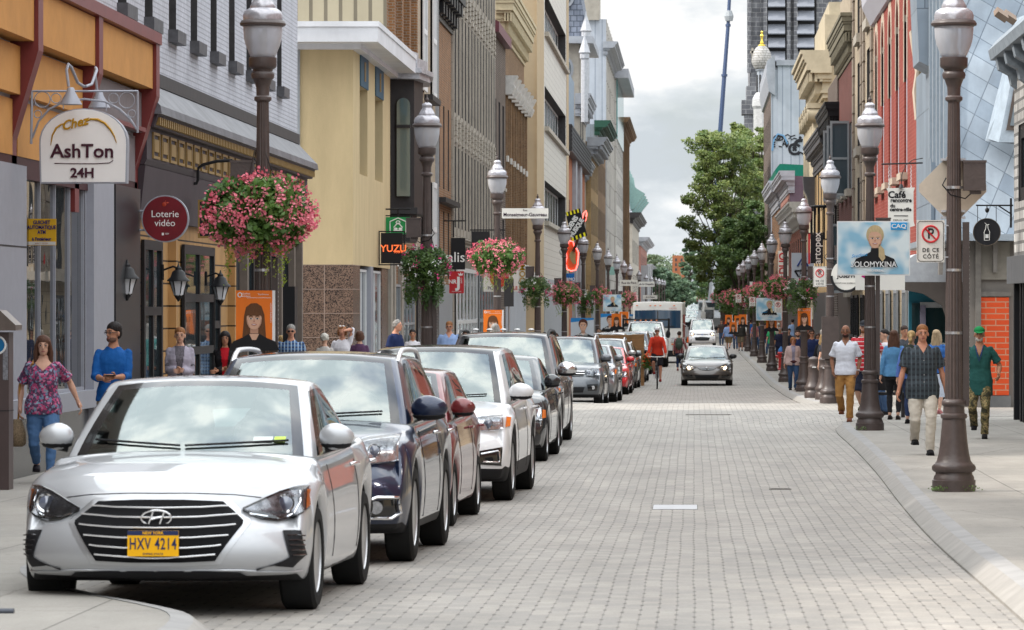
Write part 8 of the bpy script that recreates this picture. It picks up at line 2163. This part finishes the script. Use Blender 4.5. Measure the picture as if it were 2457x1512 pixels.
        a=W_+d*.02+side*.028; tail.tube([a,a+side*.022+d*.022,a+side*.024+d*.05+curl*.01],[.012,.0105,.007],6)
    body=remesh(b,vox,'body',SK[skin],t,3,tail=tail)
    e_=MB()
    for s in (-1,1):
        e_.ell(hp(s*.031,-.084,.006),(.0125,.007,.0065),8,6,0); e_.ell(hp(s*.031,-.0895,.006),(.0072,.004,.0066),8,6,1); e_.tube([hp(s*.016,-.091,.013),hp(s*.031,-.093,.0165),hp(s*.046,-.084,.012)],.0028,5,1)
        e_.tube([hp(s*.013,-.094,.027),hp(s*.032,-.093,.033),hp(s*.05,-.081,.027)],.0046,5,2)
    e_.build('eyes',[EYEW,EYED,HR[hair]],t,smooth=80)
    MB().ell(hp(0,-.088,-.061),(.024,.008,.0065),10,6,rot=HM).build('mouth',LIPM,t,smooth=80)
    if beard:
        q=MB(); q.ell(hp(0,-.028,-.068),(.058,.062,.046),14,10,rot=HM); remesh(q,vox*.8,'beard',beard,t,1,cut=lambda c: (c-Vector(hp(0,-.09,-.045))).length < .026)
    if style != 'bald':
        q=MB(); HRm=HR[hair]
        if style == 'short': q.ell(hp(0,.019,.052),(.083,.097,.082),16,12,rot=HM); q.ell(hp(0,.058,.0),(.072,.058,.075),12,8,rot=HM)
        elif style == 'crew': q.ell(hp(0,.018,.05),(.0785,.094,.078),16,12,rot=HM); q.ell(hp(0,.055,.0),(.068,.053,.07),12,8,rot=HM)
        elif style == 'curly':
            rr=random.Random(seed)
            for _ in range(42):
                u=Vector((rr.gauss(0,1),rr.gauss(0,1)+.5,rr.gauss(0,1)+.4)).normalized(); q.ell(hp(u.x*.082,.03+u.y*.08,.045+u.z*.08),(.026,)*3,8,6)
            q.ell(hp(0,.03,.045),(.085,.09,.085),12,10)
        elif style in ('long','longstraight','wavy'):
            q.ell(hp(0,.019,.05),(.088,.098,.084),16,12,rot=HM)
            w2=.095 if style != 'wavy' else .12
            rings(q,[(hx,hy+.062,hz-.34 if style != 'wavy' else hz-.27,w2*.72,.035),(hx,hy+.066,hz-.22,w2*1.0,.045),(hx,hy+.055,hz-.1,w2,.055),(hx,hy+.04,hz+.02,.088,.065)])
            for s in (-1,1): q.tube([hp(s*.068,-.035,.06),hp(s*.083,-.02,-.01),hp(s*.088,-.005,-.1),hp(s*.083,-.0,-.20),hp(s*.07,-.01,-.27)],[.02,.024,.03,.03,.014],8)
        elif style == 'bob':
            q.ell(hp(0,.018,.048),(.09,.1,.084),16,12,rot=HM); rings(q,[(hx,hy+.045,hz-.09,.085,.06),(hx,hy+.04,hz-.02,.092,.07),(hx,hy+.04,hz+.03,.09,.07)])
            for s in (-1,1): q.tube([hp(s*.06,-.055,.065),hp(s*.082,-.03,0),hp(s*.08,-.01,-.075)],[.018,.024,.018],8)
        elif style in ('pony','bun'):
            q.ell(hp(0,.02,.047),(.081,.096,.081),16,12,rot=HM)
            if style == 'pony': q.ell(hp(0,.13,.01),(.04,.035,.04),10,8); q.tube([hp(0,.13,.01),hp(0,.15,-.06),hp(0,.13,-.15)],[.035,.04,.012],10)
            else: q.ell(hp(0,.125,.03),(.042,.04,.042),10,8)
        remesh(q,vox*.9,'hair',HRm,t,1,fold=.006 if style not in ('crew','short') else .003,seed=seed)
    if hat:
        q=MB(); q.ell(hp(0,.018,.062),(.088,.1,.072),16,12,rot=HM); v0=len(q.v)
        o_=remesh(q,vox*.8,'cap',hat,t,1,cut=lambda c: c.z < hz+.045)
        q=MB(); q.prism([(.07*math.cos(R(a)),-.07-.085*math.sin(R(a))) for a in range(0,181,20)],lambda p_,r_,a: hp(p_,r_,a+(r_+.07)*.25),.045,.052); q.build('cap_brim',hat,o_)
    if glasses:
        q=MB()
        for s in (-1,1):
            if glasses == 'sun': q.ell(hp(s*.031,-.094,.004),(.025,.008,.017),10,6,rot=HM)
            else: q.tube([hp(s*.031+.022*math.cos(R(a)),-.096,.003+.014*math.sin(R(a))) for a in range(0,361,40)],.0022,4)
            q.tube([hp(s*.055,-.09,.01),hp(s*.078,.0,.005)],.0025,4)
        q.tube([hp(-.01,-.1,.008),hp(.01,-.1,.008)],.0025,4); q.build('glasses',BLACK,t)
    def sleeves(mb,mode,ex):
        for s,S0,E,W_ in ((1,LS,LE,LW),(-1,RS,RE,RW)):
            if mode == 'none': continue
            P=[S0+Vector((-s*.06,0,.0)),S0+(E-S0)*.15,S0+(E-S0)*.5]; rr_=[.040*F_+ex,.048*F_+ex,.053*F_+ex]
            if mode == 'short': P.append(S0+(E-S0)*.78); rr_.append(.063*F_+ex)
            else:
                P += [E,E+(W_-E)*.4]; rr_ += [.052+ex,.050+ex]
                if mode == 'long': P.append(E+(W_-E)*.96); rr_.append(.038+ex)
            mb.tube(P,rr_,12); mb.ell(tuple(S0),(.044*F_+ex,)*3,12,8)
    zb=.86-hem-drop
    tm=top or cloth('plain_tee',150,150,150)
    q=MB(); ex=.016
    def shirt_torso(mb,ex,zlow):
        R_=[]
        for z_,rx,ry,cy in ((zlow,.196,.152,0),(.93,.186,.142,0),(1.02,.170,.126,0),(1.10,.154 if not fem else .138,.115,0),(1.19,.160 if not fem else .145,.120,-.004),(1.29,.178 if not fem else .160,.130+(.012 if fem else 0),-.006),(1.36,.174 if not fem else .154,.120,0),(1.41,.146 if not fem else .13,.100,.002),(1.448,.104,.080,.006),(1.485,.070,.068,.01)):
            if z_ < zlow: continue
            bel=1+(F_-1)*(1.5 if .9 < z_ < 1.25 else .7); fr=(z_-.9)/.55
            R_.append((0,cy+ly*max(0,min(1,fr))-(bel-1)*.05,z_-drop,rx*bel+ex-.012,ry*bel+ex-.012))
        rings(mb,R_)
    shirt_torso(q,ex,.86-hem); sleeves(q,sleeve,.006)
    cut=None
    if neck == 'scoop': cut=lambda c: c.z > 1.35-drop+abs(c.x)*.9 and c.y < ly-.02 and abs(c.x) < .12
    elif neck == 'v': cut=lambda c: c.z > 1.30-drop+abs(c.x)*2.6 and c.y < ly-.02
    elif neck == 'open': cut=lambda c: c.z > 1.38-drop+abs(c.x)*1.6 and c.y < ly-.02
    else: cut=lambda c: c.z > 1.455-drop+abs(c.x)*.5 and c.y < ly-.03
    if not jacket: remesh(q,vox,'shirt',tm,t,2,fold=.009,seed=seed,cut=cut)
    else:
        remesh(q,vox,'shirt',inner or WHITE,t,2,fold=.004,seed=seed)
        q=MB(); shirt_torso(q,ex+.014,.86-hem-.02); sleeves(q,'long',.014)
        remesh(q,vox,'jacket',jacket,t,2,fold=.010,seed=seed,cut=lambda c: c.y < ly-.03 and abs(c.x) < (.045+max(0,(c.z-1.2))*.12) )
    bmt=bottom or cloth('blue_jeans',70,95,130)
    q=MB()
    bel=1+(F_-1)*1.1
    rings(q,[(0,0,.80-drop,.165*bel,.118*bel),(0,0,.90-drop,.172*bel,.125*bel),(0,0,1.0-drop,.160*bel,.115*bel)])
    for H0,K_,A_ in (((hw,0,hip),LK_,La),((-hw,0,hip),RK_,Ra)):
        H0=Vector(H0)
        if legs == 'long': q.tube([H0,H0+(K_-H0)*.3,H0+(K_-H0)*.7,K_,K_+(A_-K_)*.35+Vector((0,.01,0)),K_+(A_-K_)*.75,A_+Vector((0,.01,-.015))],[.098*F_,.094*F_,.078*F_,.068,.070,.062,.064],14)
        elif legs == 'slim': q.tube([H0,H0+(K_-H0)*.3,H0+(K_-H0)*.7,K_,K_+(A_-K_)*.3+Vector((0,.01,0)),K_+(A_-K_)*.75,A_+(K_-A_)*.12],[.096*F_,.092*F_,.074*F_,.060,.062,.048,.043],14)
        elif legs == 'shorts': q.tube([H0,H0+(K_-H0)*.3,H0+(K_-H0)*.7,K_*1.0+(H0-K_)*.02],[.102*F_,.100*F_,.092*F_,.090*F_],14)
    if legs == 'skirt': rings(q,[(0,0,.52-drop,.18,.14),(0,0,.75-drop,.175,.13),(0,0,.98-drop,.155,.115)])
    remesh(q,vox,'shorts' if legs == 'shorts' else ('skirt' if legs == 'skirt' else 'trousers'),bmt,t,2,fold=.012,seed=seed+5)
    smt=shoes or cloth('black_shoes',36,34,36)
    for A_ in (La,Ra):
        q=MB(); q.tube([A_+Vector((0,.075,-.045)),A_+Vector((0,.03,-.035)),A_+Vector((0,-.06,-.042)),A_+Vector((0,-.14,-.055)),A_+Vector((0,-.185,-.06))],[(.03,.034),(.042,.044),(.048,.036),(.046,.027),(.028,.018)],12)
        q.box(A_.x-.045,A_.x+.045,A_.y-.17,A_.y+.07,A_.z-.088,A_.z-.066)
        remesh(q,vox,'shoe',smt,t,1)
    t.scale=(k,k,k)
    return t,dict(LW=LW,RW=RW,LE=LE,RE=RE,head=(hx,hy,hz),LS=LS,RS=RS,drop=drop,hp=hp)
def hash_(s):
    r=7
    for c in s: r=(r*31+ord(c)) % 100003
    return r
def PP(px,Y): return PX(px,Y)
# left pavement
t,J=person('woman in a floral blouse and blue jeans walking past the shop window',PP(104,45),45,1.70,8,'f','light','brown','long',FLOR,'short',cloth('faded_jeans',84,120,165),'slim',cloth('dark_sneaker',40,36,44),1.12,.42,neck='scoop',lw=(.40,.16,.98),rw=(-.27,.06,.92),hem=.02,vox=.009)
q=MB(); W_=J['RW']; q.lathe([(.06,-.46),(.10,-.43),(.10,-.3),(.06,-.17),(.045,-.14)],14,(W_.x-.03,W_.y,W_.z)); o=q.build('handbag',M('wicker',S(150,130,105),.9,var=.5,scale=60),None,smooth=60); o.scale=(1,1,1)
def held(o,t,name,label,cat):      # a held thing stays top level but sits at the hand
    o.matrix_world=Matrix.Translation(t.location) @ t.rotation_euler.to_matrix().to_4x4() @ Matrix.Diagonal((t.scale.x,)*3+(1,))
    o.name=name; tag(o,label,cat); return o
held(o,t,'handbag','wicker-look handbag held low by the woman in the floral blouse','handbag')
q=MB(); q.tube([J['RW']+Vector((-.02,.0,-.14)),J['RW']+Vector((-.0,.02,.3)),J['RS']+Vector((.04,-.07,.03)),J['RS']+Vector((.05,.05,.07))],.012,6); q.build('bag_strap',M('tan_leather',S(190,140,70),.6),t)
TT=t
t,J=person('young man in a bright blue sweater and glasses looking aside, phone in both hands',PP(272,47.5),47.5,1.84,4,'m','tan','black','short',cloth('royal_blue_knit',24,92,165,1.25),'three',cloth('khaki_trousers',150,135,115),'long',None,1.02,.1,lw=(.05,-.33,1.14),rw=(-.09,-.33,1.12),headturn=-38,glasses='clear',hem=.0,vox=.009,beard=M('stubble',S(120,90,76),.8,var=.2))
o=MB().box(-.05,.06,-.46,-.40,1.13,1.145).build('phone',BLACK,None); held(o,t,'phone','dark phone in the hands of the man in the blue sweater','phone')
LAV=cloth('lavender_cardigan',178,172,188)
t,J=person('woman in a lavender grey cardigan clasping her hands by the timber shopfront',PP(432,57.5),57.5,1.74,5,'f','light','auburn','pony',M('grey_lace_top',(.12,.11,.13),.8,var=.5,scale=40),'short',cloth('black_trousers',40,40,44),'slim',None,1.05,.1,lw=(.03,-.24,1.12),rw=(-.04,-.25,1.13),jacket=LAV,inner=M('grey_lace_top'))
t,J=person('woman with long black hair, red top and black jacket with folded arms',PP(540,63),63,1.66,5,'f','tan','black','longstraight',cloth('scarlet_top',190,25,40),'short',None,'slim',None,1.0,.1,lw=(-.12,-.22,1.1),rw=(.10,-.24,1.14),jacket=cloth('black_jacket',30,28,32),inner=cloth('scarlet_top',190,25,40))
V2=.016
t,J=person('grey haired man with dark sunglasses behind the navy SUV roof',PP(698,71),71,1.77,5,'m','red','grey','short',PLB,'short',glasses='sun',vox=V2,fat=1.15,step=.2)
person('blond child whose head just shows above the navy SUV',PP(674,74),74,1.54,180,'f','light','blond','bob',cloth('pale_top',200,195,190),vox=V2)
person('white haired person seen from behind over the car roofs',PP(779,78),78,1.56,180,'f','light','white','curly',cloth('pale_top',200,195,190),vox=V2)
t,J=person('woman in a white jacket shading her forehead with her hand by the granite corner',PP(821,80),80,1.72,0,'f','red','auburn','bob',cloth('white_jacket',225,222,228),'long',vox=V2,lw=(.07,-.19,1.66),fat=1.1)
q=MB(); 
for s in (-1,1): q.ell(J['hp'](s*.032,-.07,.115),(.026,.02,.016),10,6)
q.build('raised_sunglasses',WHITE,t)
person('person with brown bob hair seen from behind near the granite corner',PP(863,78.5),78.5,1.62,180,'f','light','brown','bob',cloth('plum_top',90,60,90),vox=V2)
person('grey haired man in a navy tee shirt looking down, in profile',PP(949,87),87,1.84,62,'m','red','grey','curly',cloth('navy_tee',28,42,82),vox=V2,fat=1.15,lean_head=.05,look=-.3)
person('dark haired woman half hidden by the second left lamp post',PP(990,92),92,1.66,10,'f','tan','black','bun',cloth('white_jacket',225,222,228),vox=V2)
person('stout man in a light blue shirt and glasses in front of the dark tiled shop',PP(1078,95),95,1.86,0,'m','red','auburn','short',cloth('light_blue_shirt',150,175,220),'short',neck='open',vox=V2,fat=1.3,glasses='clear')
person('woman with brown hair and big sunglasses behind the bronze SUV',PP(1118,101),101,1.68,0,'f','tan','dark','wavy',cloth('plum_top',90,60,90),glasses='sun',vox=V2)
person('long haired grey man seen from behind in front of the orange poster',PP(1188,84.5),84.5,1.76,170,'m','red','grey','wavy',cloth('teal_top',60,120,120),vox=V2,lw=(.38,-.25,1.3))
random.seed(11)
for i,(px,Y,h,hr,st_,c_,lab) in enumerate([(1250,112,1.62,'dark','bob',(90,60,90),'dark haired woman low behind the bronze SUV roof'),(1293,122,1.66,'black','short',(60,60,70),'short black haired man behind the graphite SUV rail'),(1306,125,1.68,'black','bob',(200,200,205),'black bobbed woman left of the white umbrella'),
        (1322,130,1.80,'black','crew',(120,140,190),'tall dark skinned man behind the graphite SUV'),(1333,118,1.66,'dark','bob',(150,170,210),'dark haired woman just above the graphite SUV roof'),(1419,150,1.72,'auburn','crew',(180,60,60),'man in red beside the short haired woman poster'),
        (1436,160,1.7,'dark','short',(60,80,60),'man in dark green beyond the seventh left lamp post'),(1382,145,1.66,'grey','bob',(200,190,180),'grey bobbed woman behind the blue-white poster'),(1530,235,1.7,'dark','short',(80,60,60),'distant man in brown left of the step van')]):
    person(lab,PP(px,Y),Y,h,random.choice([0,170,20]),'f' if st_ == 'bob' else 'm','brown' if i == 3 else 'light',hr,st_,cloth('tee_%d_%d_%d' % c_,*c_),vox=.022)
# cyclist, backpack walker on the road
YR=127.0
RJ=cloth('red_orange_jacket',205,62,42,1.15)
t,J=person('cyclist in a red jacket, black shorts and white helmet riding towards the camera',PP(1577,YR),YR,1.74,0,'m','red','dark','crew',RJ,'long',cloth('black_shorts',34,34,40),'shorts',cloth('red_black_shoes',140,40,40),1.05,0,lw=(.27,-.42,.92),rw=(-.27,-.42,.92),lean=.22,z=gr(YR)+.22,la=(.10,-.12,.12-.02),ra=(-.10,-.06,.34),glasses='sun',group='cyclists',vox=.014)
hp=J['hp']; q=MB(); q.ell(hp(0,.012,.075),(.098,.125,.075),18,12); 
o=remesh(q,.012,'helmet',M('helmet_white',(.7,.7,.72),.3,var=0),t,1,cut=lambda c: c.z < J['head'][2]+.045)
q=MB()
for x in (-.065,-.032,0,.032,.065): q.tube([hp(x,-.11+abs(x),.085),hp(x,-.06,.135-abs(x)*.4),hp(x,.03,.152-abs(x)*.5)],.009,5)
q.build('helmet_vent',BLACK,o)
t=thing('bicycle','bicycle with white handlebar ridden by the man in the red jacket','bicycle',(PP(1577,YR),YR-.05,gr(YR)))
RIMM=M('rim_grey',(.3,.3,.32),.3,.7,var=0)
for nm,y in (('front_wheel',-.52),('rear_wheel',.52)):
    q=MB(); q.tube([(0,y+.335*math.cos(R(a)),.345+.335*math.sin(R(a))) for a in range(0,361,12)],.019,8,0)
    for a in range(0,360,30): q.tube([(0,y,.345),(0,y+.32*math.cos(R(a)),.345+.32*math.sin(R(a)))],.0035,4,1)
    q.build(nm,[RUB,RIMM],t,smooth=60)
FRM=M('bike_frame_dark',(.04,.04,.05),.3,.4,var=0); q=MB()
for a,b_ in (((0,-.35,.86),(0,-.05,.34)),((0,-.33,.80),(0,.2,.86)),((0,.22,.92),(0,-.05,.34)),((0,-.05,.34),(0,.52,.345)),((0,.2,.84),(0,.52,.345)),((0,-.35,.95),(0,-.38,.7))): q.tube([a,b_],.018,8)
for s in (-.045,.045): q.tube([(s,-.38,.72),(s,-.52,.345)],.013,6)
q.build('frame',FRM,t,smooth=60)
q=MB(); q.tube([(-.30,-.42,1.05),(-.12,-.44,1.03),(.12,-.44,1.03),(.30,-.42,1.05)],.014,8); q.tube([(0,-.36,.93),(0,-.44,1.03)],.016,8); q.build('handlebar',WHITE,t,smooth=60)
q=MB(); q.ell((0,.22,.95),(.07,.13,.03),12,8); q.build('saddle',BLACK,t,smooth=60)
q=MB(); q.tube([(0,-.05,.34),(.1,-.05,.34),(.1,-.08,.2),(.17,-.08,.2)],.012,6); q.tube([(0,-.05,.34),(-.1,-.05,.34),(-.1,-.02,.46),(-.17,-.02,.46)],.012,6); q.build('crank',STEEL,t)
def backpack(t,J,mat,name,label,s=1.0,strap=True):
    q=MB(); z=1.22-J['drop']; q.ell((0,.20,z),(.15*s,.10*s,.23*s),14,10); q.ell((0,.25,z-.06),(.11*s,.08*s,.13*s),12,8); q.ell((0,.17,z+.16),(.12*s,.06*s,.08*s),10,8)
    if strap:
        for sd in (-1,1): q.tube([(sd*.09,.14,z+.18),(sd*.11,.03,z+.28),(sd*.12,-.10,z+.16),(sd*.12,-.12,z)],.018,6)
    o=remesh(q,.012,name,mat,None,1,fold=.006,seed=3); held(o,t,name,label,'backpack'); return o
t,J=person('walker in a red plaid shirt and jeans seen from behind in the roadway',PP(1630,166),166,1.66,176,'m','light','dark','curly',PLR,'long',cloth('dark_jeans',50,65,100),'slim',cloth('red_black_shoes'),1.0,.3,z=gr(166),vox=.016,hem=.06,rw=(-.36,.0,.9)); backpack(t,J,M('grey_green_nylon',S(80,92,82),.8,var=.2),'backpack','grey green backpack worn by the walker in red plaid',1.15)
# right pavement, nearest first
CH=cloth('chino_tan',176,128,72)
t,J=person('bald man in a white polo and tan chinos with his hands in his pockets',PP(2029,71.5),71.5,1.77,-6,'m','brown','black','bald',cloth('white_polo',228,230,240,1.2,.04),'short',CH,'long',cloth('brown_suede',120,70,48),1.06,.34,neck='open',beard=M('dark_stubble',S(70,48,42),.8,var=.2),lw=(.22,-.05,.93),rw=(-.22,-.05,.93),vox=.010,hem=-.0,look=-.15)
q=MB(); q.tube([J['LW']+Vector((.03*math.cos(R(a)),.03*math.sin(R(a)),.02)) for a in range(0,361,45)],.010,6); q.build('wrist_watch',STEEL,t)
t,J=person('man in a red and white striped polo, dark cap and navy shorts',PP(2074,74.3),74.3,1.85,-10,'m','light','auburn','crew',STRP,'short',cloth('navy_shorts',40,44,62),'shorts',cloth('olive_sneaker',90,90,70),1.22,.35,hat=cloth('charcoal_cap',50,52,58),beard=HR['auburn'],lw=(.42,.02,.93),vox=.012)
t,J=person('man in a dark plaid shirt and pale trousers walking',PP(2213,54),54,1.80,3,'m','red','auburn','crew',PLD,'short',cloth('stone_trousers',205,198,186,1.2,.06),'long',cloth('black_leather_shoe',28,28,32),1.16,.30,neck='open',rw=(-.33,-.04,.84),lw=(.33,.06,.84),vox=.008,hem=.09)
q=MB()
for i in range(6): q.ell((.004,-.16-.02*(i < 3)+(.03 if i == 5 else 0),.90+i*.095-J['drop']),(.006,.005,.006),6,4)
q.build('shirt_buttons',M('button_grey',(.4,.4,.4),.4),t)
t,J=person('older man in a green cap, loose teal shirt and camouflage trousers',PP(2350,61),61,1.74,-5,'m','tan','white','short',cloth('teal_green_shirt',42,92,88,1.25),'short',CAMO,'long',cloth('black_boots',34,32,34),1.06,.26,neck='v',hat=cloth('green_cap',30,140,80),lw=(.30,-.15,1.02),rw=(-.24,.1,.95),vox=.009,hem=.16,beard=HR['white'])
q=MB(); q.tube([(-.06,-.10,1.44),(-.03,-.15,1.3),(0,-.165,1.2),(.03,-.15,1.3),(.06,-.10,1.44)],.007,5); q.build('lanyard',M('lanyard_blue',(.03,.05,.2),.6),t)
DEN=cloth('denim_blue_shirt',96,150,196)
t,J=person('woman with curly brown hair, denim shirt and black trousers seen from behind',PP(2145,73),73,1.66,172,'f','light','brown','wavy',DEN,'long',cloth('black_trousers'),'slim',cloth('black_sandal',40,34,32),1.05,.08,vox=.012)
t,J=person('woman with a blond ponytail and blue shirt seen from behind',PP(2187,70),70,1.66,168,'f','light','blond','pony',cloth('periwinkle_shirt',100,130,205),'long',cloth('dark_jeans'),'slim',None,1.05,.1,vox=.012); backpack(t,J,M('dark_green_nylon',S(44,52,44),.8,var=.25),'backpack','dark green backpack on the woman with the blond ponytail',1.25)
person('woman with a dark bun in profile behind the second right lamp post',PP(2122,77),77,1.66,-70,'f','light','black','bun',cloth('white_jacket',225,222,228),'short',vox=.014)
person('dark haired man between the curly haired and ponytailed women',PP(2170,80.5),80.5,1.72,20,'m','tan','dark','short',cloth('charcoal_tee',70,72,78),vox=.016)
t,J=person('woman with long streaked blond hair and black shorts behind the plaid shirt man',PP(2247,78),78,1.66,165,'f','light','ash','longstraight',cloth('blue_sleeveless',60,110,180),'short',cloth('black_shorts'),'shorts',cloth('pink_shoe',190,120,120),1.05,.15,vox=.012)
o=MB().poly([(-.14,-.45),(.14,-.45),(.12,0),(-.12,0)],-.03,.03).build('shopping_bag',M('pale_plastic',(.55,.6,.7),.5,var=.1),None); o.location=(PX(2262,77.6),77.6,gs(77.6)+.78); tag(o,'pale blue shopping bag hanging beside the nearest right lamp post','bag')
PKV=cloth('pale_pink_vest',200,176,172)
t,J=person('older woman in a black and pink vest jacket with a belt bag and jeans',PP(1903,114.5),114.5,1.55,3,'f','red','auburn','bob',cloth('lilac_tee',150,145,165),'long',cloth('mid_jeans',58,84,120),'long',cloth('black_shoes',36,34,36),1.15,.2,jacket=PKV,inner=cloth('lilac_tee',150,145,165),glasses='clear',vox=.013)
q=MB(); q.ell((0,-.16,.93),(.13,.05,.055),12,8); q.tube([(.16*math.cos(R(a)),.14*math.sin(R(a)),.95) for a in range(0,361,24)],.013,6); q.build('belt_bag',M('maroon_bag',S(70,30,38),.6),t)
person('stout man in a navy tee shirt and sunglasses behind the fourth right lamp post',PP(1948,117),117,1.78,0,'m','tan','dark','short',cloth('navy_tee',28,42,82),'short',cloth('olive_shorts',90,88,70),'shorts',None,1.15,.2,glasses='sun',vox=.014)
person('bearded man in a navy tee shirt with red lettering between two lamp posts',PP(1914,122),122,1.76,0,'m','light','dark','short',cloth('navy_tee'),'short',cloth('navy_shorts'),'shorts',beard=HR['dark'],vox=.014)
t,J=person('woman in black with a blond ponytail seen from behind at the bollards',PP(1974,104),104,1.60,175,'f','light','blond','wavy',cloth('black_jacket',30,28,32),'long',cloth('black_trousers'),'slim',cloth('maroon_sneaker',110,50,60),1.08,.12,vox=.014); backpack(t,J,M('patterned_black_nylon',(.05,.05,.055),.8,var=.6,scale=30),'backpack','black patterned backpack on the blond woman near the bollards',1.1)
person('grey haired man in a blue plaid shirt seen from behind near the shop fronts',PP(1973,121),121,1.76,170,'m','red','white','crew',PLB,'short',vox=.016,fat=1.2)
person('dark haired woman with sunglasses in the right hand crowd',PP(1962,125),125,1.64,0,'f','tan','dark','wavy',cloth('charcoal_tee',70,72,78),glasses='sun',vox=.016)
t,J=person('man in a dark polo and long navy shorts stepping along the right pavement',PP(1871,172),172,1.68,10,'m','tan','grey','crew',cloth('dark_navy_polo',34,38,62),'short',cloth('navy_shorts'),'shorts',None,1.1,.45,vox=.018)
far=[(1851,186,1.72,'auburn','wavy',(60,170,110),'f',170,'person in a bright green sweater with reddish hair'),(1868,205,1.72,'white','curly',(200,190,180),'f',175,'white haired woman in the right hand crowd'),(1902,218,1.9,'dark','short',(160,185,225),'m',170,'man in a light blue shirt further back on the right'),
    (1893,160,1.7,'black','short',(50,50,60),'m',0,'man in a dark top behind the hydrant'),(1928,150,1.76,'dark','short',(40,60,70),'m',170,'man in a dark teal top deep in the right crowd'),(1811,225,1.72,'blond','wavy',(190,120,120),'f',170,'person in a salmon pink top between far right lamp posts'),
    (1824,232,1.7,'dark','crew',(60,70,90),'m',0,'man in slate blue between far right lamp posts'),(1836,210,1.68,'black','bob',(70,40,60),'f',0,'woman in plum near the far right lamp posts'),(1765,238,1.7,'black','short',(30,30,34),'m',0,'man dressed in black behind the pair on the kerb'),
    (1801,250,1.75,'dark','short',(40,110,190),'m',170,'person in a vivid blue coat far down the right pavement'),(1731,262,1.7,'dark','short',(80,70,66),'m',0,'far man beside the white van'),(1742,300,1.72,'brown','bob',(160,60,60),'f',170,'tiny far woman in red near the right kerb'),(1880,178,1.66,'black','bob',(150,60,80),'f',175,'woman in rose red in the middle of the right crowd'),
    (1938,135,1.7,'brown','wavy',(110,80,60),'f',170,'woman in brown half hidden behind the fourth right lamp post'),(1990,95,1.7,'dark','short',(60,60,66),'m',170,'man in charcoal behind the third right lamp post')]
for i,(px,Y,h,hr,st_,c_,sx,fc,lab) in enumerate(far):
    person(lab,PP(px,Y),Y,h,fc,sx,'light',hr,st_,cloth('tee_%d_%d_%d' % c_,*c_),'short',vox=.024,step=.2)
person('heavy man in a light blue shirt and khaki shorts walking away by the kerb',PP(1748,231),231,1.66,176,'m','red','dark','crew',cloth('light_blue_shirt'),'three',cloth('khaki_shorts',150,125,90),'shorts',None,1.35,.5,hat=cloth('navy_cap',40,50,70),vox=.02)
person('bald bearded man in a dark hooded top and cargo shorts facing the camera',PP(1777,229),229,1.72,0,'m','red','dark','bald',cloth('dark_hoodie',62,60,56),'long',cloth('cargo_shorts',120,108,88),'shorts',None,1.2,.2,beard=HR['dark'],neck='open',vox=.02)
bpy.data.scenes.remove(TMP)
